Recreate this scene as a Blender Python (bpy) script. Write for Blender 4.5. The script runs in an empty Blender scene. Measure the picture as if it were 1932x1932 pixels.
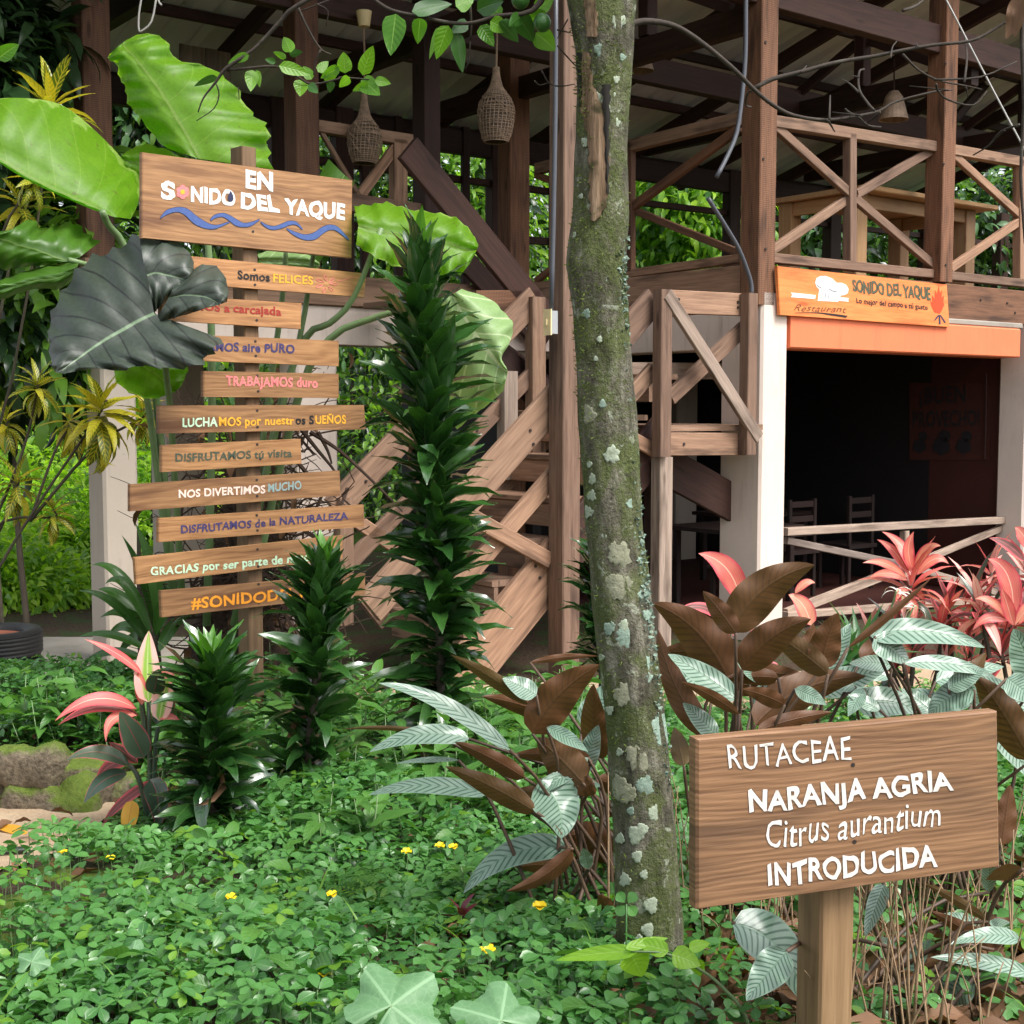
import bpy, math, random
import numpy as np
from mathutils import Vector
random.seed(7); RNG = np.random.default_rng(11)
sc = bpy.context.scene
COL = sc.collection
# ------------------------------------------------------------------ camera, sky, sun, exposure
F, CX, CY = 2512.0, 966.0, 966.0          # focal length and centre, in units of a 1932 px wide picture
PITCH = math.atan(196.0 / F)
CAMZ = 1.85
cd = bpy.data.cameras.new('camera'); cam = bpy.data.objects.new('camera', cd); COL.objects.link(cam)
cam.location = (0, 0, CAMZ); cam.rotation_euler = (math.pi / 2 - PITCH, 0, 0)
cd.sensor_width = 36; cd.lens = 36 * F / 1932; cd.clip_start = 0.05; cd.clip_end = 500
sc.camera = cam
SUN_EL, SUN_AZ = math.radians(55), math.radians(126)     # azimuth clockwise from +Y: behind the camera, to its right
w = bpy.data.worlds.new('World'); sc.world = w; w.use_nodes = True
wn = w.node_tree; bg = wn.nodes['Background']
sky = wn.nodes.new('ShaderNodeTexSky'); sky.sky_type = 'NISHITA'; sky.sun_disc = False
sky.sun_elevation = SUN_EL; sky.sun_rotation = SUN_AZ; sky.dust_density = 4.0; sky.air_density = 1.0
hs = wn.nodes.new('ShaderNodeHueSaturation'); hs.inputs['Saturation'].default_value = 0.3
wn.links.new(sky.outputs[0], hs.inputs['Color']); wn.links.new(hs.outputs[0], bg.inputs[0])
bg.inputs[1].default_value = 0.15
sd = bpy.data.lights.new('sun', 'SUN'); so = bpy.data.objects.new('sun', sd); COL.objects.link(so)
sd.energy = 1.5; sd.angle = math.radians(22); sd.color = (1.0, 0.96, 0.9)
sdir = Vector((math.sin(SUN_AZ) * math.cos(SUN_EL), math.cos(SUN_AZ) * math.cos(SUN_EL), math.sin(SUN_EL)))
so.rotation_euler = sdir.to_track_quat('Z', 'Y').to_euler()
sc.view_settings.view_transform = 'Standard'; sc.view_settings.look = 'None'
sc.view_settings.exposure = 1.22; sc.view_settings.gamma = 1.0
sc.cycles.max_bounces = 7; sc.cycles.diffuse_bounces = 4; sc.cycles.glossy_bounces = 3
sc.cycles.transmission_bounces = 4; sc.cycles.transparent_max_bounces = 4
sc.cycles.use_denoising = True; sc.cycles.caustics_reflective = False; sc.cycles.caustics_refractive = False

# ------------------------------------------------------------------ projection helpers (picture 1932 px -> world)
CAMP = np.array([0, 0, CAMZ]); cp, sp_ = math.cos(PITCH), math.sin(PITCH)
FWD = np.array([0, cp, -sp_]); UPV = np.array([0, sp_, cp]); RGT = np.array([1.0, 0, 0])
def ray(x, y): return FWD + RGT * ((x - CX) / F) + UPV * (-(y - CY) / F)
def P(x, y, d):
    r = ray(x, y); return CAMP + r * (d / r[1])
def PZ(x, y, z):
    r = ray(x, y); return CAMP + r * ((z - CAMZ) / r[2])
def hit(x, y, pl):
    p0, n = pl; r = ray(x, y); return CAMP + r * (np.dot(p0 - CAMP, n) / np.dot(r, n))
def px(p):
    q = np.asarray(p, float) - CAMP; f = q @ FWD
    return CX + F * (q @ RGT) / f, CY - F * (q @ UPV) / f
A52 = math.radians(52)
C0 = np.array([1.94, 10.4, 0.0]); RU = np.array([math.sin(A52), math.cos(A52), 0]); LV = np.array([-math.cos(A52), math.sin(A52), 0])
def B(u, v, z=0.0): return C0 + RU * u + LV * v + np.array([0, 0, z])
def PV(x, y, v): return hit(x, y, (B(0, v), LV))
def PU(x, y, u): return hit(x, y, (B(u, 0), RU))
def u_at(x, v): return float((PV(x, 770, v) - C0) @ RU)
def v_at(x, u): return float((PU(x, 770, u) - C0) @ LV)
def z_v(x, y, v): return float(PV(x, y, v)[2])
def z_u(x, y, u): return float(PU(x, y, u)[2])

# ------------------------------------------------------------------ mesh builder
class MB:
    def __init__(s): s.V = []; s.Fc = []; s.U = []; s.R = []; s.n = 0
    def add(s, V, Fs, UV=None, r=0.0, m=0):
        V = np.asarray(V, float).reshape(-1, 3); n = len(V)
        s.V.append(V); s.U.append(np.zeros((n, 2)) if UV is None else np.asarray(UV, float).reshape(-1, 2))
        s.R.append(np.full(n, r) if np.isscalar(r) else np.asarray(r, float))
        for f in (Fs if isinstance(Fs, list) else [Fs]):
            f = np.asarray(f, int)
            if f.ndim == 1: f = f[None]
            if len(f): s.Fc.append((f + s.n, m))
        s.n += n
    def build(s, name, mats, parent=None, smooth=False, loc=None):
        V = np.concatenate(s.V); U = np.concatenate(s.U); R = np.concatenate(s.R)
        org = np.zeros(3)
        if loc is not None: org = np.asarray(loc, float)
        elif parent is not None: org = np.array(parent['_org']) if '_org' in parent else np.zeros(3)
        me = bpy.data.meshes.new(name); me.vertices.add(len(V)); me.vertices.foreach_set('co', (V - org).ravel())
        loops = np.concatenate([f.ravel() for f, _ in s.Fc])
        tot = np.concatenate([np.full(len(f), f.shape[1]) for f, _ in s.Fc]); mi = np.concatenate([np.full(len(f), m) for f, m in s.Fc])
        st = np.concatenate([[0], np.cumsum(tot)[:-1]])
        me.loops.add(len(loops)); me.loops.foreach_set('vertex_index', loops.astype(np.int32))
        me.polygons.add(len(tot)); me.polygons.foreach_set('loop_start', st.astype(np.int32)); me.polygons.foreach_set('loop_total', tot.astype(np.int32))
        me.polygons.foreach_set('material_index', mi.astype(np.int32)); me.polygons.foreach_set('use_smooth', np.full(len(tot), smooth))
        uvl = me.uv_layers.new(name='UVMap'); uvl.data.foreach_set('uv', U[loops].ravel())
        at = me.attributes.new('rnd', 'FLOAT', 'POINT'); at.data.foreach_set('value', R.astype(np.float32))
        me.update(calc_edges=True); me.validate()
        for m in (mats if isinstance(mats, (list, tuple)) else [mats]): me.materials.append(m)
        o = bpy.data.objects.new(name, me); COL.objects.link(o)
        if parent is not None: o.parent = parent
        elif loc is not None: o.location = org
        o['_org'] = [float(a) for a in org]
        return o
def tag(o, label, cat, group=None, kind=None):
    o['label'] = label
    if cat: o['category'] = cat
    if group: o['group'] = group
    if kind: o['kind'] = kind
    return o
def thing(name, label, cat, loc, group=None):
    o = bpy.data.objects.new(name, None); COL.objects.link(o); o.location = tuple(float(a) for a in loc); o['_org'] = [float(a) for a in loc]
    o.empty_display_size = 0.2
    return tag(o, label, cat, group)
def nrm(a):
    a = np.asarray(a, float); return a / (np.linalg.norm(a) + 1e-12)
def beam(mb, a, b, wx, wy, xdir, m=0, ch=0.005, r=None):
    """chamfered bar from a to b; wx = size along xdir (made perpendicular to the axis), wy = size across"""
    a = np.asarray(a, float); b = np.asarray(b, float); ax = nrm(b - a); L = np.linalg.norm(b - a)
    xd = np.asarray(xdir, float); xd = nrm(xd - ax * (xd @ ax)); yd = np.cross(ax, xd)
    hx, hy = wx / 2, wy / 2; c = min(ch, hx * .4, hy * .4)
    pr = [(hx, -hy + c), (hx, hy - c), (hx - c, hy), (-hx + c, hy), (-hx, hy - c), (-hx, -hy + c), (-hx + c, -hy), (hx - c, -hy)]
    r = random.random() if r is None else r; o1, o2 = random.random() * 20, random.random() * 20
    ring = [xd * p + yd * q for p, q in pr]; per = 0
    for i in range(8):
        j = (i + 1) % 8; l = math.hypot(pr[i][0] - pr[j][0], pr[i][1] - pr[j][1])
        mb.add([a + ring[i], a + ring[j], b + ring[j], b + ring[i]], [[0, 1, 2, 3]],
               [(o1 + per, o2), (o1 + per + l, o2), (o1 + per + l, o2 + L), (o1 + per, o2 + L)], r, m); per += l
    mb.add([a + q for q in ring], [list(range(7, -1, -1))], [(o1 + p * 3, o2 + q * 3) for p, q in pr], r * .7, m)
    mb.add([b + q for q in ring], [list(range(8))], [(o1 + p * 3, o2 + q * 3) for p, q in pr], r * .7, m)
UPZ = np.array([0, 0, 1.0])
def fbeam(mb, a, b, h, t, away, m=0, **k):
    """board whose front face centre line runs a-b; h = height in the plane, t = thickness going 'away'"""
    away = nrm(away); ax = nrm(np.asarray(b) - a); off = away * (t / 2)
    beam(mb, np.asarray(a) + off, np.asarray(b) + off, t, h, away, m, **k)
def boxuv(mb, u0, u1, v0, v1, z0, z1, m=0, ch=0.006, vertical=True):
    if vertical: beam(mb, B((u0 + u1) / 2, (v0 + v1) / 2, z0), B((u0 + u1) / 2, (v0 + v1) / 2, z1), abs(u1 - u0), abs(v1 - v0), RU, m, ch)
    elif abs(u1 - u0) > abs(v1 - v0): beam(mb, B(u0, (v0 + v1) / 2, (z0 + z1) / 2), B(u1, (v0 + v1) / 2, (z0 + z1) / 2), abs(v1 - v0), abs(z1 - z0), LV, m, ch)
    else: beam(mb, B((u0 + u1) / 2, v0, (z0 + z1) / 2), B((u0 + u1) / 2, v1, (z0 + z1) / 2), abs(u1 - u0), abs(z1 - z0), RU, m, ch)
def catmull(pts, n=4):
    p = np.asarray(pts, float)
    if len(p) < 3: return p
    q = np.vstack([2 * p[0] - p[1], p, 2 * p[-1] - p[-2]]); out = []
    for i in range(1, len(q) - 2):
        for k in range(n):
            t = k / n
            out.append(.5 * (2 * q[i] + (q[i + 1] - q[i - 1]) * t + (2 * q[i - 1] - 5 * q[i] + 4 * q[i + 1] - q[i + 2]) * t * t + (3 * q[i] - q[i - 1] - 3 * q[i + 1] + q[i + 2]) * t ** 3))
    out.append(p[-1]); return np.array(out)
def tube(mb, pts, r0, r1=None, ns=6, m=0, smooth=3, rnd=None, cap=True):
    pts = catmull(pts, smooth) if smooth > 1 else np.asarray(pts, float)
    n = len(pts); r1 = r0 if r1 is None else r1
    rad = np.linspace(r0, r1, n) if np.isscalar(r0) else np.interp(np.linspace(0, 1, n), np.linspace(0, 1, len(r0)), r0)
    tan = np.gradient(pts, axis=0); tan /= np.linalg.norm(tan, axis=1, keepdims=True) + 1e-12
    nn = nrm(np.cross(tan[0], [0.3, 0.8, 0.51])); V = []; U = []; L = 0
    ang = np.linspace(0, 2 * math.pi, ns, endpoint=False)
    for i in range(n):
        nn = nrm(nn - tan[i] * (nn @ tan[i])); bb = np.cross(tan[i], nn)
        if i: L += np.linalg.norm(pts[i] - pts[i - 1])
        V.append(pts[i] + rad[i] * (np.cos(ang)[:, None] * nn + np.sin(ang)[:, None] * bb)); U += [(k / ns, L) for k in range(ns)]
    fs = [[i * ns + k, i * ns + (k + 1) % ns, (i + 1) * ns + (k + 1) % ns, (i + 1) * ns + k] for i in range(n - 1) for k in range(ns)]
    F2 = [np.array(fs)]
    if cap: F2 += [np.array([list(range(ns))[::-1]]), np.array([[(n - 1) * ns + k for k in range(ns)]])]
    mb.add(np.vstack(V), F2, U, random.random() if rnd is None else rnd, m)
def lathe(mb, prof, c, ns=24, m=0, axis=None, r=0.0, close=False):
    """prof: list of (radius, height) about the vertical through c"""
    a = np.linspace(0, 2 * math.pi, ns, endpoint=False); V = []; U = []
    for i, (q, z) in enumerate(prof):
        V.append(np.c_[np.cos(a) * q, np.sin(a) * q, np.full(ns, z)]); U += [(k / ns, z) for k in range(ns)]
    V = np.vstack(V)
    if axis is not None: V = V @ np.asarray(axis, float)
    n = len(prof); fs = [[i * ns + k, i * ns + (k + 1) % ns, (i + 1) * ns + (k + 1) % ns, (i + 1) * ns + k] for i in range(n - 1) for k in range(ns)]
    if close: fs += [[(n - 1) * ns + k, (n - 1) * ns + (k + 1) % ns, (k + 1) % ns, k] for k in range(ns)]
    mb.add(V + np.asarray(c, float), np.array(fs), U, r, m)
# ------------------------------------------------------------------ leaves
def prof_lance(t): return np.sin(np.pi * np.clip(t, 0, 1) ** .75) ** .9
def prof_ovate(t): return np.sin(np.pi * np.clip(t, 0, 1) ** .62) ** .75
def prof_strap(t): return np.minimum(1, np.minimum(t * 5 + .25, (1 - t) * 2.2)) * (1 - .15 * t)
def prof_obov(t): return np.sin(np.pi * np.clip(t, 0, 1) ** 1.3) ** .7
PROF = dict(lance=prof_lance, ovate=prof_ovate, strap=prof_strap, obov=prof_obov)
def leaf_t(W=.3, ns=6, nc=1, prof='lance', fold=.3, droop=.3, wave=0.0, twist=0.0):
    """unit leaf: y along, x across, z up"""
    t = np.linspace(0, 1, ns + 1); k = np.linspace(-1, 1, 2 * nc + 1); wd = PROF[prof](t) * W / 2
    wd[-1] = 0.004 * W
    th = -droop * 1.6 * t; dy = np.cos(th); dz = np.sin(th)
    cy = np.concatenate([[0], np.cumsum((dy[1:] + dy[:-1]) / 2)]) / ns; cz = np.concatenate([[0], np.cumsum((dz[1:] + dz[:-1]) / 2)]) / ns
    X = wd[:, None] * k[None]; Z = np.abs(k)[None] * wd[:, None] * fold + wave * W * np.sin(t * 17 + 1)[:, None] * np.abs(k)[None] ** 2 * .4
    n_y = np.sin(-th)[:, None]; n_z = np.cos(th)[:, None]
    V = np.stack([X, cy[:, None] + Z * n_y, cz[:, None] + Z * n_z], -1).reshape(-1, 3)
    U = np.stack([np.broadcast_to((k + 1) / 2, X.shape), np.broadcast_to(t[:, None], X.shape)], -1).reshape(-1, 2)
    c = 2 * nc + 1; fs = np.array([[i * c + j, i * c + j + 1, (i + 1) * c + j + 1, (i + 1) * c + j] for i in range(ns) for j in range(2 * nc)])
    return V, fs, U
def frames(D, roll=None, up=(0, 0, 1)):
    D = np.asarray(D, float); D = D / (np.linalg.norm(D, axis=1, keepdims=True) + 1e-9)
    up = np.broadcast_to(np.asarray(up, float), D.shape)
    X = np.cross(D, up); bad = np.linalg.norm(X, axis=1) < 1e-3; X[bad] = [1, 0, 0]; X /= np.linalg.norm(X, axis=1, keepdims=True)
    Z = np.cross(X, D)
    if roll is not None:
        c, s = np.cos(roll)[:, None], np.sin(roll)[:, None]; X, Z = X * c + Z * s, Z * c - X * s
    return np.stack([X, D, Z], 1)        # rows
def scatter(mb, T, pos, D, size, roll=None, rnd=None, m=0):
    V, fs, U = T; pos = np.asarray(pos, float); N = len(pos); M = frames(D, roll)
    size = np.broadcast_to(np.asarray(size, float), (N,))
    W = np.einsum('vi,nij->nvj', V, M) * size[:, None, None] + pos[:, None]
    nv = len(V); FF = (fs[None] + (np.arange(N) * nv)[:, None, None]).reshape(-1, fs.shape[1])
    r = RNG.random(N) if rnd is None else np.broadcast_to(rnd, (N,))
    mb.add(W.reshape(-1, 3), FF, np.tile(U, (N, 1)), np.repeat(r, nv), m)
def hl(mb, base, tip, wpx, d, side=1, ctrl=None, prof='ovate', dd=0.0, roll=.7, wave=.05, m=0, ns=14, fold=.12, rnd=None):
    """one leaf seen in the picture: base and tip pixels at distance d, apparent width in px; side 1 = upper face towards the viewer"""
    a = P(*base, d); b = P(*tip, d + dd)
    c = (a + b) / 2 + np.array([0, 0, .06]) * np.linalg.norm(b - a) if ctrl is None else P(*ctrl, d + dd * .6)
    t = np.linspace(0, 1, ns + 1)[:, None]; mid = (1 - t) ** 2 * a + 2 * t * (1 - t) * c + t * t * b
    tan = np.gradient(mid, axis=0); view = nrm((a + b) / 2 - CAMP)
    pv = np.cross(tan, view); pv /= np.linalg.norm(pv, axis=1, keepdims=True)
    if pv[ns // 2, 2] < 0 or abs(pv[ns // 2, 2]) < .05 and pv[ns // 2, 0] < 0: pv = -pv; flip = True
    else: flip = False
    hw = PROF[prof](t[:, 0]) * wpx * d / F / 2; hw[-1] = hw.max() * .01
    k = np.linspace(-1, 1, 7); rl = roll * side
    ph = random.random() * 6
    V = []
    for i in range(ns + 1):
        for q in k:
            V.append(mid[i] + pv[i] * hw[i] * q + view * (hw[i] * q * rl) - view * side * (fold * hw[i] * 2 * abs(q) ** 1.5) + view * wave * hw[i] * 2 * q * q * math.sin(ph + i * 1.1 + q * 1.3))
    U = [((q + 1) / 2, i / ns) for i in range(ns + 1) for q in k]
    fs = np.array([[i * 7 + j, i * 7 + j + 1, (i + 1) * 7 + j + 1, (i + 1) * 7 + j] for i in range(ns) for j in range(6)])
    V = np.array(V)
    f0 = V[fs[len(fs) // 2]]; n0 = np.cross(f0[1] - f0[0], f0[3] - f0[0])
    if (n0 @ view < 0) != (side > 0): fs = fs[:, ::-1]
    mb.add(V, fs, U, random.random() if rnd is None else rnd, m); return mid
def loft(mb, st, d0, d1, dl=.1, dr=.1, side=1, m=0, wave=.012, rnd=.5, bow=.04, cols=10, edge=0.0, vs=1.0):
    """broad leaf: stations of (edge, midrib, edge) pixels from base to tip; dl/dr = depth of the edges behind the midrib"""
    Sx = np.array(st, float); n = len(Sx)
    S = np.stack([catmull(Sx[:, j], 4) for j in range(3)], 1); n = len(S); V = []; U = []
    k = np.linspace(-1, 1, cols + 1); ph = random.random() * 6
    for i in range(n):
        t = i / (n - 1); dm = d0 + (d1 - d0) * t
        for q in k:
            e = S[i, 0] if q < 0 else S[i, 2]; p = S[i, 1] + (e - S[i, 1]) * abs(q); g = math.sin(math.pi * min(1, t * 1.1 + .12)) * .6 + .4
            jt = edge * abs(q) ** 6 * math.sin(ph + i * 2.1) * (e - S[i, 1]); p = p + jt
            dep = dm + (dl if q < 0 else dr) * (abs(q) ** 1.6) * g - bow * math.sin(math.pi * abs(q)) + wave * abs(q) ** 2 * math.sin(ph + i * 1.25 + (2 if q > 0 else 0))
            V.append(P(p[0], p[1], dep)); U.append(((q + 1) / 2, t * vs))
    c = cols + 1; fs = np.array([[i * c + j, i * c + j + 1, (i + 1) * c + j + 1, (i + 1) * c + j] for i in range(n - 1) for j in range(cols)])
    V = np.array(V); f0 = V[fs[len(fs) // 2]]; n0 = np.cross(f0[1] - f0[0], f0[3] - f0[0])
    if (n0 @ (V.mean(0) - CAMP) < 0) != (side > 0): fs = fs[:, ::-1]
    mb.add(V, fs, U, rnd, m)
# ------------------------------------------------------------------ lettering
_cap = {}
def glyphs(s, bold=0.0, shear=0.0, space=1.0):
    cu = bpy.data.curves.new('lettering', 'FONT'); cu.body = s; cu.size = 1; cu.offset = bold; cu.shear = shear; cu.space_character = space; cu.resolution_u = 4
    o = bpy.data.objects.new('lettering', cu); COL.objects.link(o); bpy.context.view_layer.update()
    me = bpy.data.meshes.new_from_object(o.evaluated_get(bpy.context.evaluated_depsgraph_get()))
    V = np.array([v.co[:] for v in me.vertices]); fs = [list(p.vertices) for p in me.polygons]
    bpy.data.objects.remove(o); bpy.data.curves.remove(cu); bpy.data.meshes.remove(me); return V, fs
def text(mb, s, bl, br, tl, tr, pl, m=0, bold=.02, shear=0.0, lift=.002, jit=.03, space=1.05):
    """letters written on plane pl so that baseline and cap line fall on the given pixels"""
    if 'c' not in _cap: _cap['c'] = glyphs('H')[0][:, 1].max()
    V, fs = glyphs(s, bold, shear, space); x0, x1 = V[:, 0].min(), V[:, 0].max()
    a = (V[:, 0] - x0) / (x1 - x0); b = V[:, 1] / _cap['c']
    b = b * (1 + jit * np.sin(a * 37 + len(s))) + jit * np.sin(a * 23 + 1) + jit * .5 * np.sin(a * 91 + b * 5); a = a + jit * .06 * np.sin(b * 4 + a * 40) + jit * .025 * np.sin(b * 9 + a * 130)
    bl, br, tl, tr = (np.array(q, float) for q in (bl, br, tl, tr))
    p0, n = pl; n = nrm(n)
    if n @ (CAMP - p0) < 0: n = -n
    W = []
    for aa, bb in zip(a, b):
        q = (bl * (1 - aa) + br * aa) * (1 - bb) + (tl * (1 - aa) + tr * aa) * bb
        W.append(hit(q[0], q[1], pl) + n * lift)
    mb.add(W, [np.array([f]) for f in fs], np.c_[a, b], random.random(), m)
def poly(mb, pts, pl, lift=.002, m=0, thick=0.0):
    p0, n = pl; n = nrm(n)
    if n @ (CAMP - p0) < 0: n = -n
    W = np.array([hit(x, y, pl) + n * lift for x, y in pts]); k = len(W)
    mb.add(W, [np.array([list(range(k))])], None, 0, m)
def ribbon(mb, up, lo, pl, lift=.002, m=0):
    p0, n = pl; n = nrm(n)
    if n @ (CAMP - p0) < 0: n = -n
    a = catmull(up, 5); b = catmull(lo, 5); k = min(len(a), len(b))
    W = np.array([hit(x, y, pl) + n * lift for x, y in np.vstack([a[:k], b[:k]])])
    mb.add(W, np.array([[i, i + 1, k + i + 1, k + i] for i in range(k - 1)]), None, 0, m)
def disc(mb, x, y, rpx, pl, lift=.002, m=0, n=14, wob=0.0):
    poly(mb, [(x + rpx * (1 + wob * math.sin(5 * 2 * math.pi * i / n)) * math.cos(2 * math.pi * i / n), y + rpx * (1 + wob * math.sin(5 * 2 * math.pi * i / n)) * math.sin(2 * math.pi * i / n)) for i in range(n)], pl, lift, m)
def board(mb, quad, pl, t, m=0, bow=0.0):
    """thick board from four picture corners TL TR BR BL lying on plane pl, chamfered and grained along its length"""
    p0, n = pl; n = nrm(n)
    if n @ (CAMP - p0) < 0: n = -n
    q = [hit(x, y, pl) for x, y in quad]
    cen = sum(q) / 4; c = .004; r = random.random(); o = random.random() * 20
    f = [p + nrm(cen - p) * c * 1.4 for p in q]; b = [p - n * c for p in q]; k = [p - n * t for p in q]
    L = np.linalg.norm(q[1] - q[0]); H = np.linalg.norm(q[3] - q[0])
    uvq = [(o + H, o), (o + H, o + L), (o, o + L), (o, o)]
    mb.add(f, [[3, 2, 1, 0]], uvq, r, m)
    for ring1, ring2 in ((f, b), (b, k)):
        for i in range(4):
            j = (i + 1) % 4; e = np.linalg.norm(q[i] - q[j]); w_ = np.linalg.norm(ring1[i] - ring2[i])
            uv = [(o, o), (o, o + e), (o + w_, o + e), (o + w_, o)] if i % 2 == 0 else [(o, o), (o + e, o), (o + e, o + w_ * .3), (o, o + w_ * .3)]
            mb.add([ring1[i], ring1[j], ring2[j], ring2[i]], [[0, 1, 2, 3]], uv, r, m)
    mb.add(k, [[0, 1, 2, 3]], uvq, r, m)
# ------------------------------------------------------------------ procedural materials
class NT:
    def __init__(s, name):
        s.mat = bpy.data.materials.new(name); s.mat.use_nodes = True; s.t = s.mat.node_tree; s.t.nodes.clear()
        s.out = s.t.nodes.new('ShaderNodeOutputMaterial')
    def n(s, typ, ins=None, **k):
        nd = s.t.nodes.new('ShaderNode' + typ)
        for a, b in k.items(): setattr(nd, a, b)
        for a, b in (ins or {}).items(): s.set(nd.inputs[a], b)
        return nd
    def set(s, sock, v):
        if hasattr(v, 'is_output'): s.t.links.new(v, sock)
        elif isinstance(v, (tuple, list)) and len(v) == 3 and sock.type == 'RGBA': sock.default_value = (*v, 1)
        else: sock.default_value = v
    def m(s, op, a, b=0.0, c=0.0):
        nd = s.t.nodes.new('ShaderNodeMath'); nd.operation = op
        s.set(nd.inputs[0], a); s.set(nd.inputs[1], b); s.set(nd.inputs[2], c); return nd.outputs[0]
    def mix(s, f, a, b, mode='MIX'):
        nd = s.t.nodes.new('ShaderNodeMixRGB'); nd.blend_type = mode
        s.set(nd.inputs[0], f); s.set(nd.inputs[1], a); s.set(nd.inputs[2], b); return nd.outputs[0]
    def ramp(s, f, stops):
        nd = s.t.nodes.new('ShaderNodeValToRGB'); e = nd.color_ramp.elements
        while len(e) < len(stops): e.new(.5)
        for q, (p, c) in zip(e, stops): q.position = p; q.color = (*c, 1) if len(c) == 3 else c
        s.set(nd.inputs[0], f); return nd.outputs[0]
    def step(s, x, a, b):
        nd = s.n('MapRange', {0: x, 1: a, 2: b, 3: 0.0, 4: 1.0}); nd.interpolation_type = 'SMOOTHSTEP'; return nd.outputs[0]
    def noise(s, vec, scale, detail=3, rough=.55, dist=0.0):
        nd = s.n('TexNoise', {'Scale': scale, 'Detail': detail, 'Roughness': rough, 'Distortion': dist})
        if vec is not None: s.set(nd.inputs['Vector'], vec)
        return nd.outputs[0]
    def pos(s): return s.n('NewGeometry').outputs['Position']
    def rnd(s): return s.n('Attribute', attribute_name='rnd').outputs['Fac']
    def uv(s):
        x = s.n('SeparateXYZ', {0: s.n('UVMap').outputs[0]}); return x.outputs[0], x.outputs[1]
    def vec(s, x, y, z=0.0): return s.n('CombineXYZ', {0: x, 1: y, 2: z}).outputs[0]
    def bsdf(s, col, rough=.6, bump=None, bs=.3, bd=.01, spec=.5, metal=0.0, **k):
        b = s.n('BsdfPrincipled', {'Base Color': col, 'Roughness': rough, 'Metallic': metal, 'Specular IOR Level': spec, **k})
        if bump is not None:
            bn = s.n('Bump', {'Height': bump, 'Strength': bs, 'Distance': bd}); s.t.links.new(bn.outputs[0], b.inputs['Normal'])
        return b
    def done(s, shader):
        s.t.links.new(shader.outputs[0], s.out.inputs[0]); return s.mat
def wood(name, ca, cb, stain=(.05, .03, .02), rough=.7, stains=.5, grain=1.0, bs=.35, spec=.3, knots=True, rings=0.0, saw=0.0):
    t = NT(name); u, v = t.uv(); r = t.rnd(); off = t.m('MULTIPLY', r, 37.0)
    n1 = t.noise(t.vec(t.m('MULTIPLY', u, 42 * grain), t.m('MULTIPLY', v, 2.2), off), 1, 4, .6, .4)
    n2 = t.noise(t.vec(t.m('MULTIPLY', u, 210 * grain), t.m('MULTIPLY', v, 6), off), 1, 3, .6)
    n3 = t.noise(t.vec(t.m('MULTIPLY', u, 9), t.m('MULTIPLY', v, 1.3), off), 1, 3, .6)
    f = t.m('ADD', t.m('MULTIPLY', n1, .6), t.m('MULTIPLY', n2, .4))
    if rings:
        wv = t.m('SINE', t.m('ADD', t.m('MULTIPLY', u, rings), t.m('MULTIPLY', t.noise(t.vec(t.m('MULTIPLY', u, 5), t.m('MULTIPLY', v, .9), off), 1, 4), 60.0)))
        f = t.m('ADD', t.m('MULTIPLY', f, .88), t.m('MULTIPLY', t.m('ADD', wv, 1.0), .07))
    c = t.ramp(f, [(.3, ca), (.7, cb)])
    c = t.mix(t.m('MULTIPLY', t.step(n3, .5, .72), stains), c, stain)
    if knots:
        vo = t.n('TexVoronoi', {'Vector': t.vec(t.m('MULTIPLY', u, 7), t.m('MULTIPLY', v, 1.7), off), 'Scale': 1.0, 'Randomness': 1.0}); k = t.step(vo.outputs['Distance'], .16, .05)
        c = t.mix(t.m('MULTIPLY', k, .75), c, stain)
    if saw:
        sw = t.m('SINE', t.m('MULTIPLY', v, 420.0)); c = t.mix(t.m('MULTIPLY', t.step(sw, .2, .9), saw), c, stain); f = t.m('ADD', f, t.m('MULTIPLY', sw, .15))
    c = t.mix(1.0, c, t.ramp(r, [(0, (.6, .6, .63)), (.5, (.92, .92, .9)), (1, (1.2, 1.13, 1.05))]), 'MULTIPLY')
    return t.done(t.bsdf(c, t.m('ADD', t.m('MULTIPLY', n2, .2), rough - .1), f, bs, .006, spec))
def plain(name, col, rough=.6, var=.15, scale=6.0, bs=.1, spec=.4, metal=0.0, dirt=None, fine=60.0, streak=None):
    t = NT(name); p = t.pos(); n1 = t.noise(p, scale, 5, .6); n2 = t.noise(p, fine, 3, .6)
    c = t.mix(1.0, (*col,), t.ramp(n1, [(.25, (1 - var,) * 3), (.75, (1 + var * .6,) * 3)]), 'MULTIPLY')
    if dirt: c = t.mix(t.m('MULTIPLY', t.step(t.noise(p, scale * .7, 6, .65), .52, .75), dirt[1]), c, dirt[0])
    if streak:
        sv = t.n('Mapping', {'Vector': p, 'Scale': (1, 1, .12)}).outputs[0]; c = t.mix(t.m('MULTIPLY', t.step(t.noise(sv, 14.0, 6, .7), .5, .8), streak[1]), c, streak[0]); c = t.mix(t.m('MULTIPLY', t.step(t.noise(p, 22.0, 5, .75), .64, .7), streak[1]), c, streak[0])
    return t.done(t.bsdf(c, rough, n2, bs, .004, spec, metal))
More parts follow.
